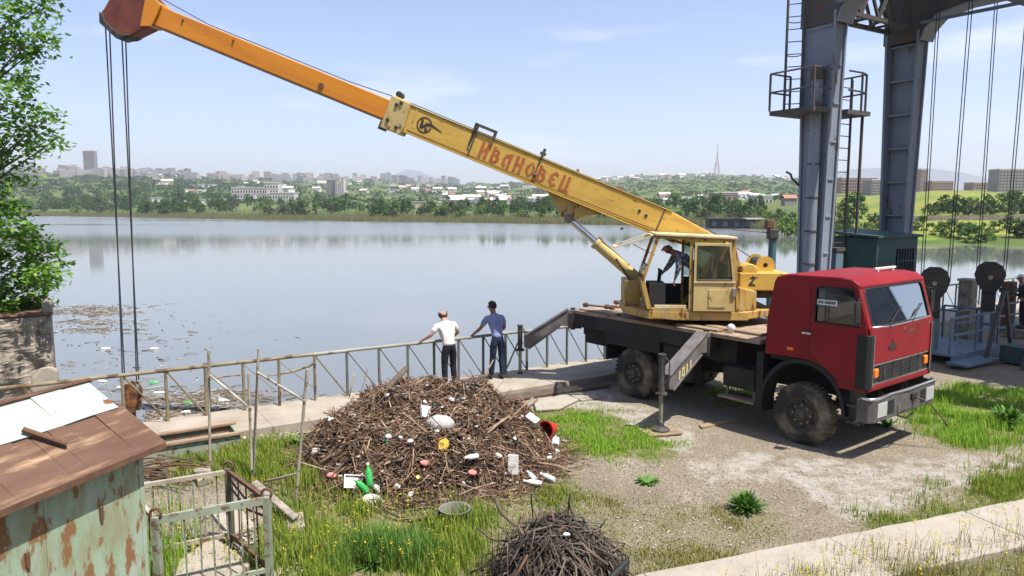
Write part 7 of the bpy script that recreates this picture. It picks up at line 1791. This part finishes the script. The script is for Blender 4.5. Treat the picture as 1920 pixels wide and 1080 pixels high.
lit('plastic_bottle', 'dark green bottle with a teal cap stuck in the heap', 'bottle', 727, 838, lambda mb: bottle(mb, 0.28, 0.045), 'bottle_dark', (0.5, 0.2, 0.3), 0.02, extra=[('cap', capx(0.28, 0.045), 'cap_teal')])
for px, py, rz, lab in ((1003, 905, 0.4, 'clear plastic bottle lying right of the white box'), (1015, 912, 1.5, 'crumpled clear bottle at the right foot of the heap'), (868, 915, 0.2, 'clear bottle low on the front of the heap'), (895, 860, 2.4, 'clear bottle in the middle right of the heap'), (1040, 905, 0.9, 'pale bottle on the ground beyond the right foot of the heap')):
    lit('plastic_bottle', lab, 'bottle', px, py, lambda mb: bottle(mb, 0.25, 0.042), 'bottle_clear', (0.15, 0, rz), 0.04, extra=[('cap', capx(0.25, 0.042), 'white_plastic')])
def tray(mb):
    mb.box(-0.14, 0.14, -0.10, 0.10, 0, 0.015); mb.box(-0.14, 0.14, -0.10, -0.085, 0.015, 0.05); mb.box(-0.14, 0.14, 0.085, 0.10, 0.015, 0.05); mb.box(-0.14, -0.125, -0.085, 0.085, 0.015, 0.05); mb.box(0.125, 0.14, -0.085, 0.085, 0.015, 0.05)
def block(a, c, e): return lambda mb: mb.box(-a, a, -c, c, -e, e)
def lump(a, c, e, sd=1):
    def f(mb):
        mb.ball((0, 0, 0), 1, nu=12, nv=8); mb.v = [(x * a * (1 + 0.25 * mnoise.noise(Vector((x * 2, y * 2, z * 2 + sd)))), y * c * (1 + 0.25 * mnoise.noise(Vector((x * 2, y * 2 + 5, z * 2 + sd)))), z * e) for x, y, z in mb.v]
    return f
lit('foam_slab', 'striped white foam slab high on the heap', 'foam', 800, 778, lambda mb: (mb.box(-0.10, 0.10, -0.115, -0.045, -0.03, 0.03), mb.box(-0.10, 0.10, -0.035, 0.035, -0.03, 0.03), mb.box(-0.10, 0.10, 0.045, 0.115, -0.03, 0.03), mb.box(-0.09, 0.09, -0.11, 0.11, -0.034, 0.005)), 'foam_white', (0.7, 0.3, 0.5), 0.04, smooth=False)
lit('torn_bag', 'crumpled grey plastic bag beside the striped foam', 'bag', 826, 795, lump(0.22, 0.14, 0.15, 3), 'foil_grey', (0.5, 0.2, 0.3), 0.0)
lit('foam_box', 'open white foam box standing at the right front of the heap', 'box', 962, 888, lambda mb: (mb.box(-0.08, 0.08, -0.02, 0.02, -0.15, 0.15), mb.box(-0.20, -0.085, -0.04, 0.12, -0.15, -0.11)), 'foam_white', (-0.15, 0, -0.1), 0.14, smooth=False, bevel=0.01)
lit('foam_block', 'white foam block with a dark side lying on the grass right of the heap', 'foam', 997, 795, block(0.11, 0.085, 0.06), 'foam_white', (0.2, 0.5, -0.5), 0.07, smooth=False, bevel=0.012)
lit('foam_block', 'rounded white foam piece at the left front foot of the heap', 'foam', 697, 942, lump(0.15, 0.12, 0.07, 4), 'foam_white', (0.1, 0.1, 0.2), 0.04)
lit('foam_tray', 'square white foam tray at the left foot of the heap', 'tray', 662, 912, tray, 'foam_white', (0.9, 0.2, 0.4), 0.06, smooth=False)
lit('plastic_dish', 'round yellow lid in the middle of the heap', 'dish', 830, 838, lambda mb: mb.lathe([(0.001, 0.02), (0.085, 0.02), (0.095, 0.0), (0.095, -0.02), (0.001, -0.02)], 20), 'yellow_lid', (-0.35, 0.1, 0.1), 0.05)
lit('yellow_scrap', 'small bright yellow cup low on the heap', 'cup', 784, 898, lambda mb: mb.lathe([(0.001, 0), (0.03, 0), (0.042, 0.07), (0.036, 0.07), (0.026, 0.01), (0.001, 0.01)], 14), 'yellow_lid', (-0.8, 0.3, 0), 0.03)
for px, py, s_, lab in ((728, 822, 0.06, 'white lid shaped foam bit left of the yellow lid'), (752, 824, 0.045, 'small white foam bit left of the yellow lid'), (769, 831, 0.055, 'round white foam bit just left of the yellow lid'), (818, 812, 0.05, 'white cup bit under the grey bag'), (620, 790, 0.05, 'white scrap on the left shoulder of the heap'), (726, 745, 0.055, 'white scrap at the foot of the dark beam on the heap'), (846, 752, 0.06, 'tall white scrap near the top right of the heap'), (797, 757, 0.05, 'white scrap just above the striped foam'), (935, 858, 0.06, 'white jug shape left of the white box'), (1030, 862, 0.06, 'white jug lying near the red bucket'), (590, 850, 0.10, 'pale sheet of foam at the left edge of the heap'), (770, 930, 0.05, 'white scrap on the lower front of the heap'), (745, 915, 0.05, 'white scrap right of the green bottles'), (1045, 850, 0.05, 'white scrap below the red bucket'), (965, 825, 0.045, 'white scrap on the right slope of the heap'), (706, 918, 0.06, 'white scrap beside the green bottles')):
    lit('foam_scrap', lab, 'foam', px, py, lump(s_, s_ * 0.8, s_ * 0.6, px), 'foam_white', (Rh.uniform(-.5, .5), Rh.uniform(-.5, .5), Rh.uniform(0, 3)), 0.03)
for px, py, lab in ((886, 890, 'pink cloth scrap on the right of the heap'), (797, 872, 'pale pink scrap in the middle of the heap'), (622, 895, 'pinkish rag at the left foot of the heap')):
    lit('rag', lab, 'rag', px, py, lump(0.08, 0.055, 0.04, px), 'pink_cloth', (0.3, 0.2, 0.5), 0.03)
lit('red_bucket', 'red plastic bucket lying on its side on the grass', 'bucket', 1036, 818, lambda mb: mb.lathe([(0.001, 0), (0.10, 0), (0.15, 0.26), (0.165, 0.26), (0.165, 0.285), (0.14, 0.285), (0.092, 0.015), (0.001, 0.015)], 24), 'bucket_red', (0.15, 0.0, 2.6), 0.15)
lit('plastic_jug', 'clear crushed jug in front of the red bucket', 'jug', 1041, 838, lambda mb: bottle(mb, 0.24, 0.07), 'bottle_clear', (0.4, 0.2, 0), 0.02)
p = gp(853, 975); t = thing('basin', 'round grey green basin standing on the grass', 'basin', (p.x, p.y, 0.02))
MB().lathe([(0.001, 0), (0.14, 0), (0.195, 0.13), (0.215, 0.135), (0.215, 0.15), (0.185, 0.145), (0.13, 0.015), (0.001, 0.015)], 28, M=Matrix.Rotation(math.pi / 2, 4, 'X')).build('bowl', 'basin_grey', t, smooth=True, sharp=40)
p = gp(775, 976); t = thing('dry_branch', 'dark bent branch lying left of the basin', 'branch', (p.x, p.y, 0.03)); MB().tube([(-0.38, 0.1, 0.06), (-0.2, 0.0, 0.03), (0.0, -0.05, 0.0), (0.2, 0.03, 0.02), (0.38, 0.1, 0.05)], [0.012, 0.02, 0.024, 0.02, 0.012], 7).build('branch', 'wood_dark', t, smooth=True)

# ================================================================== HEAP OF ROOTS in the foreground
RC = Vector((0.52, 7.62, 0)); RX, RY, RHH = 0.66, 0.70, 0.66
def root_z(x, y):
    r = math.hypot((x - RC.x) / RX, (y - RC.y) / RY); f = max(0.0, 1 - r)
    return RHH * (1 - (1 - min(1, f * 1.3)) ** 1.7) + 0.14 * mnoise.noise(Vector((x * 4, y * 4, 1))) * min(1, f * 3) - 0.03
roots = thing('root_heap', 'small dark heap of tangled roots in the bottom foreground', 'root heap', (0, 0, 0))
heap_mesh('soil', RC, RX, RY, root_z, 'pile_soil', 40).parent = roots
sp_ = []; Rq = random.Random(4)
for i in range(1700):
    a = Rq.uniform(0, 6.283); r = math.sqrt(Rq.random()) * 1.08; x = RC.x + math.cos(a) * r * RX; y = RC.y + math.sin(a) * r * RY; l = Rq.uniform(0.1, 0.5); t_ = Rq.gauss(-0.9, 0.8) if Rq.random() < 0.35 else Rq.uniform(0, 6.28)
    dx, dy = math.cos(t_) * l / 2, math.sin(t_) * l / 2; z0 = root_z(x - dx, y - dy); z1 = root_z(x + dx, y + dy); up = Rq.uniform(0.0, 0.09)
    sp_.append(((x - dx, y - dy, max(0.01, z0 + up)), (x + dx, y + dy, max(0.01, z1 + up + Rq.gauss(0, 0.04))), Rq.uniform(0.004, 0.014)))
o = sticks('root_tangle', sp_, 'roots', roots, 0.24); o['kind'] = 'stuff'
for pts, r in (([(895, 990, 7.9), (920, 1010, 7.8), (952, 1016, 7.7)], 0.014), ([(928, 932, 7.9), (940, 962, 7.8), (965, 985, 7.7), (1010, 985, 7.7)], 0.022), ([(1000, 955, 7.7), (1010, 975, 7.6), (1040, 1010, 7.4)], 0.014), ([(1033, 950, 7.7), (1040, 985, 7.6), (1050, 1020, 7.4)], 0.013), ([(1012, 952, 7.8), (1020, 975, 7.7), (1030, 990, 7.6)], 0.012), ([(990, 1035, 7.3), (1058, 988, 7.5)], 0.016), ([(965, 1085, 7.1), (990, 1040, 7.3)], 0.017), ([(1075, 1000, 7.4), (1100, 1030, 7.3), (1140, 1060, 7.2)], 0.024), ([(1040, 1005, 7.4), (1075, 1040, 7.2), (1110, 1075, 7.1)], 0.02), ([(1000, 1070, 7.1), (1050, 1045, 7.2), (1085, 1060, 7.1), (1120, 1085, 7.1)], 0.024), ([(880, 1075, 7.5), (930, 1050, 7.5), (960, 1040, 7.4)], 0.012), ([(985, 965, 7.8), (975, 985, 7.7), (985, 1010, 7.5)], 0.016)):
    mb = MB(); q = [dp(a, b_, y) for a, b_, y in pts]; mb.tube(q, [r * (0.7 + 0.3 * math.sin(i + 1)) for i in range(len(q))], 7); mb.build('root', 'wood_dark' if r != 0.016 and r != 0.017 else 'rust', roots, smooth=True)
a, b_ = dp(1176, 1052, 7.3), dp(1120, 1110, 6.9); t = thing('black_pipe', 'black pipe end sticking out beside the root heap', 'pipe', (b_.x, b_.y, 0)); q = Vector((b_.x, b_.y, 0))
MB().tube([a - q, (a - q) * 0.5 + (b_ - q) * 0.5, b_ - q], 0.036, 12).build('pipe', 'rubber', t, smooth=True, sharp=40)
for px, py, s_, lab in ((1062, 1002, 0.04, 'white foam bit on top of the root heap'), (1042, 1030, 0.032, 'long white scrap on the root heap'), (1010, 1072, 0.03, 'white scrap low in the root heap')):
    p = dp(px, py, 7.35); t = thing('foam_scrap', lab, 'foam', p); mb = MB(); lump(s_, s_ * 0.7, s_ * 0.5, px)(mb); mb.build('scrap', 'foam_white', t, smooth=True)

# ================================================================== FLOTSAM on the water
def wp(px, py): return gp(px, py, WATER_Z)
C = []; 
def drift():
    z_ = Rh.random()
    if z_ < 0.34:   px, py = Rh.gauss(170, 45), Rh.choice((578, 586, 588, 620, 605)) + Rh.gauss(0, 3)
    elif z_ < 0.72: px, py = Rh.gauss(390, 70), Rh.choice((742, 760, 772, 748)) + Rh.gauss(0, 7)
    elif z_ < 0.85: px, py = Rh.uniform(270, 330), Rh.gauss(785, 10)
    else:           px, py = Rh.gauss(230, 110), Rh.uniform(570, 780)
    p = wp(max(60, px), py); return (p.x, p.y, WATER_Z + Rh.uniform(0.0, 0.03))
o = scraps('drifting_debris', 900, drift, 0.015, 0.05, 'flotsam'); tag(o, 'rafts of floating driftwood and litter on the water', 'debris', kind='stuff')
sp_ = []
for i in range(1300):
    p = drift(); l = Rh.uniform(0.1, 0.6); t_ = Rh.gauss(0.1, 0.6); sp_.append((p, (p[0] + math.cos(t_) * l, p[1] + math.sin(t_) * l, p[2] + 0.01), Rh.uniform(0.006, 0.022)))
o = sticks('drifting_twigs', sp_, 'flotsam'); tag(o, 'floating twigs drifting beyond the railing', 'twigs', kind='stuff')
for px, py, mt, lab in ((280, 719, 'bottle_green', 'green bottle floating right of the hook block'), (185, 716, 'bottle_clear', 'white bottle floating left of the hook block'), (345, 757, 'bottle_green', 'green bottle in the debris raft behind the railing'), (340, 775, 'bottle_clear', 'pale bottle in the debris raft behind the railing'), (410, 752, 'bottle_clear', 'pale bottle at the right end of the debris raft'), (290, 738, 'bottle_clear', 'pale bottle at the left end of the debris raft'), (283, 655, 'bottle_clear', 'white bottle drifting alone right of the ropes'), (190, 655, 'bottle_clear', 'white bottle drifting alone left of the ropes'), (220, 728, 'bottle_clear', 'white bottle drifting just left of the hook')):
    p = wp(px, py); t = thing('floating_bottle', lab, 'bottle', (p.x, p.y, WATER_Z + 0.02), Rh.uniform(-0.5, 0.5)); mb = MB(); bottle(mb, 0.30, 0.05); Mx = Matrix.Rotation(-math.pi / 2, 4, 'Z'); mb.v = [tuple(Mx @ Vector(v)) for v in mb.v]; mb.build('body', mt, t, smooth=True, sharp=40)
p = wp(900, 432); t = thing('buoy', 'tiny dark float far out on the lake under the boom cylinder', 'buoy', dp(1166, 431, 180)); t.location.z = WATER_Z; MB().ball((0, 0, 0.2), 0.45, nu=10, nv=6).build('float', 'dark_hull', t, smooth=True)

# ================================================================== GRASS, WEEDS, FLOWERS
def blades(name, poly, n_, h0, h1, w, mat, lab, lean=0.35, cat='grass', clump=0.0, jt=0.24):
    P_ = np.array(poly); lo = P_.min(0); hi = P_.max(0); pts = []
    lo = np.maximum(lo - 0.9, (-9, 4.6)); hi = np.minimum(hi + 0.9, (16, 30))
    got = 0
    cl_ = rng.uniform(lo, hi, (max(4, int(n_ * 0.02)), 2))
    while got < n_:
        q = rng.uniform(lo, hi, (n_ * 2, 2))
        if clump:
            k_ = rng.integers(0, len(cl_), n_ * 2); c2 = cl_[k_] + rng.normal(size=(n_ * 2, 2)) * 0.10
            q = np.where(rng.random((n_ * 2, 1)) < clump, c2, q)
        jit = rng.normal(size=q.shape) * jt
        q = q[in_poly(q[:, 0] + jit[:, 0], q[:, 1] + jit[:, 1], poly)]
        dens = np.array([mnoise.fractal(Vector((a * 1.1, b_ * 1.1, 3.3)), 1, 2, 3) for a, b_ in q]) if len(q) else np.zeros(0)
        q = q[rng.random(len(q)) < np.clip(0.42 + 1.5 * dens, 0.06, 1)]
        if len(q) == 0: break
        pts.append(q); got += len(q)
    q = np.concatenate(pts)[:n_]; N = len(q)
    hn = np.array([0.75 + 0.5 * mnoise.noise(Vector((a * 1.3, b_ * 1.3, 7))) for a, b_ in q])
    h = rng.uniform(h0, h1, N) * np.clip(hn, 0.3, 1.5); t_ = rng.uniform(0, 6.283, N); ln = h * rng.uniform(0.05, lean, N)
    sx, sy = -np.sin(t_), np.cos(t_); ww = w * rng.uniform(0.6, 1.3, N)
    base = np.zeros((N, 3)); base[:, :2] = q
    side = np.stack([sx, sy, 0 * sx], 1) * ww[:, None]; out = np.stack([np.cos(t_), np.sin(t_), 0 * t_], 1)
    mid = base + out * (ln * 0.4)[:, None]; mid[:, 2] += h * 0.6
    tip = base + out * (ln * 1.5)[:, None]; tip[:, 2] += h
    V = np.stack([base - side, base + side, mid + side * 0.75, mid - side * 0.75, tip], 1).reshape(-1, 3)
    k_ = (np.arange(N) * 5)[:, None]
    me_f = np.concatenate([np.concatenate([k_ + np.array([[0, 1, 2]])]), np.concatenate([k_ + np.array([[0, 2, 3]])]), k_ + np.array([[3, 2, 4]])])
    o = from_arrays(name, V, me_f, 3, mat); return tag(o, lab, cat, kind='stuff')
GA_ = GRASS_AREAS
blades('tall_grass', GA_['front'], 16000, 0.06, 0.34, 0.006, 'grass', 'tall yellow green grass in the middle foreground', clump=0.3, jt=0.42)
tuft = gp(735, 1040); blades('dark_tuft', [(tuft.x - 0.45, tuft.y - 0.5), (tuft.x + 0.4, tuft.y - 0.5), (tuft.x + 0.35, tuft.y + 0.5), (tuft.x - 0.4, tuft.y + 0.5)], 2600, 0.22, 0.46, 0.006, 'plant_green', 'darker taller grass tuft in the middle foreground', jt=0.12)
blades('tall_grass', GA_['back'], 9000, 0.08, 0.26, 0.006, 'grass', 'green grass around the pipe frame')
blades('short_grass', GA_['mid'], 11000, 0.03, 0.13, 0.007, 'grass_bright', 'short bright grass between the heap and the truck', clump=0.3)
blades('tall_grass', GA_['right'], 16000, 0.05, 0.24, 0.008, 'grass_bright', 'bright grass in front of the truck bumper', clump=0.4)
blades('short_grass', GA_['strip'], 9000, 0.05, 0.20, 0.006, 'grass', 'green grass strip along the concrete kerb', clump=0.3)
blades('short_grass', GA_['under'], 1500, 0.04, 0.16, 0.007, 'grass_bright', 'patch of grass under the truck')
blades('short_grass', GA_['small'], 1200, 0.03, 0.12, 0.007, 'grass', 'patch of grass right of the heap foot')
blades('tall_grass', GA_['near'], 8000, 0.10, 0.34, 0.0045, 'grass_dry', 'dry brownish grass in the bottom right corner', clump=0.5)
blades('tall_grass', GA_['cage'], 2600, 0.10, 0.36, 0.006, 'grass_bright', 'grass at the foot of the shed wall')
blades('tall_grass', GA_['low'], 4200, 0.06, 0.24, 0.005, 'grass', 'thin grass at the bottom edge by the railing', clump=0.5)
blades('dry_weeds', DRY_AREAS['a'], 7500, 0.015, 0.07, 0.006, 'grass_dry', 'sparse olive weeds on the stony yard', clump=0.6)
blades('dry_weeds', DRY_AREAS['b'], 2600, 0.03, 0.12, 0.006, 'grass_dry', 'olive weeds along the kerb edge', clump=0.3)
def spatter(n_):
    pts = []
    while len(pts) < n_:
        p = gp(Rh.uniform(860, 1900), Rh.uniform(860, 1070)); pts.append((p.x, p.y, 0.0 + Rh.uniform(0.0, 0.012)))
    return pts
it = iter(spatter(3200)); o = scraps('gravel', 3200, lambda: next(it), 0.004, 0.018, 'rubble'); tag(o, 'loose gravel strewn over the yard', 'gravel', kind='stuff')
def rub():
    p = gp(Rh.gauss(470, 50), Rh.gauss(1050, 30)); return (p.x, p.y, Rh.uniform(0, 0.03))
o = scraps('rubble_patch', 700, rub, 0.008, 0.04, 'rubble'); tag(o, 'pale rubble strewn by the railing at the bottom left', 'rubble', kind='stuff')
def rub2():
    p = gp(Rh.uniform(280, 640), Rh.gauss(822, 7)); return (p.x, p.y, Rh.uniform(0, 0.04))
o = scraps('rubble_patch', 500, rub2, 0.01, 0.05, 'rubble'); tag(o, 'broken stones along the foot of the slab behind the poles', 'rubble', kind='stuff')
def rosette(name, lab, px, py, n_, l, w, mat='plant_green', up=0.9):
    p = gp(px, py); t = thing(name, lab, 'plant', (p.x, p.y, 0)); V = []; F = []
    for i in range(n_):
        a = Rh.uniform(0, 6.28); e = Rh.uniform(0.3, 1.35) * up; ll = l * Rh.uniform(0.6, 1.1); d = Vector((math.cos(a) * math.cos(e), math.sin(a) * math.cos(e), math.sin(e))); sd = Vector((-math.sin(a), math.cos(a), 0)) * w * Rh.uniform(0.7, 1.2)
        b0 = Vector((math.cos(a), math.sin(a), 0)) * 0.02; m1 = b0 + d * ll * 0.45; m2 = b0 + d * ll * 0.8 - Vector((0, 0, ll * 0.06)); tp = b0 + d * ll - Vector((0, 0, ll * 0.16))
        k_ = len(V); V += [b0 - sd * 0.3, b0 + sd * 0.3, m1 + sd, m1 - sd, m2 + sd * 0.8, m2 - sd * 0.8, tp]; F += [(k_, k_ + 1, k_ + 2, k_ + 3), (k_ + 3, k_ + 2, k_ + 4, k_ + 5)]
        F.append((k_ + 5, k_ + 4, k_ + 6, k_ + 6))
    mb = MB(); mb.add(V, [f if f[2] != f[3] else f[:3] for f in F]); o = mb.build('leaves', mat, t); o['kind'] = 'stuff'
    return t
rosette('broadleaf_weed', 'round dark green weed standing alone on the yard', 1400, 958, 320, 0.33, 0.013, up=1.12)
rosette('broadleaf_weed', 'small flat green weed beyond the round one', 1214, 905, 60, 0.20, 0.02, up=0.5)
rosette('broadleaf_weed', 'leafy weed in the grass at the right edge', 1890, 798, 110, 0.50, 0.03)
rosette('broadleaf_weed', 'leafy weed under the front bumper', 1665, 800, 60, 0.25, 0.02)
rosette('broadleaf_weed', 'dark weed at the left foot of the heap', 700, 1060, 120, 0.34, 0.012)
rosette('broadleaf_weed', 'green weed at the left side of the heap', 560, 835, 60, 0.25, 0.03)
# flowering stalks by the kerb and in the grass
def stalks(name, lab, n_, fpos, h0, h1, flowers=True):
    sp_ = []; fl = []
    for i in range(n_):
        x, y = fpos(); h = Rh.uniform(h0, h1); tx, ty = Rh.gauss(0, 0.12) * h, Rh.gauss(0, 0.12) * h
        sp_.append(((x, y, 0), (x + tx, y + ty, h), 0.0028)); 
        for j in range(Rh.randint(2, 6)): fl.append((x + tx * (1 - j * 0.08) + Rh.gauss(0, 0.018), y + ty + Rh.gauss(0, 0.018), h - j * 0.022 + Rh.uniform(-.01, .02)))
    o = sticks(name, sp_, 'grass_dry'); tag(o, lab, 'stalks', kind='stuff')
    if flowers:
        it2 = iter(fl); o2 = scraps(name.replace('stalks', 'blossoms'), len(fl), lambda: next(it2), 0.006, 0.014, 'flower_yellow'); tag(o2, lab.replace('stalks', 'blossoms'), 'flowers', kind='stuff')
def near_kerb():
    s_ = Rh.uniform(-0.2, 6.0); v = 0.6 + abs(Rh.gauss(0, 0.45)); p = KP + KD * s_ + KN * v; return p.x, p.y
stalks('flower_stalks', 'yellow flower stalks along the near edge of the kerb', 170, near_kerb, 0.18, 0.46)
def near_kerb2():
    p = KP + KD * Rh.uniform(-0.6, 6.5) + KN * (0.7 + abs(Rh.gauss(0, 0.5))); return p.x, p.y
stalks('seed_stalks', 'thin dry seed stalks over the concrete kerb', 420, near_kerb2, 0.12, 0.42, False)
def in_front():
    p = gp(Rh.uniform(520, 850), Rh.uniform(950, 1080)); return p.x, p.y
stalks('meadow_stalks', 'yellow dotted stalks in the middle foreground grass', 70, in_front, 0.15, 0.34)
def by_cage():
    p = gp(Rh.uniform(300, 520), Rh.uniform(850, 1070)); return p.x, p.y
stalks('cage_stalks', 'small yellow flower stalks around the green railing', 60, by_cage, 0.1, 0.3)
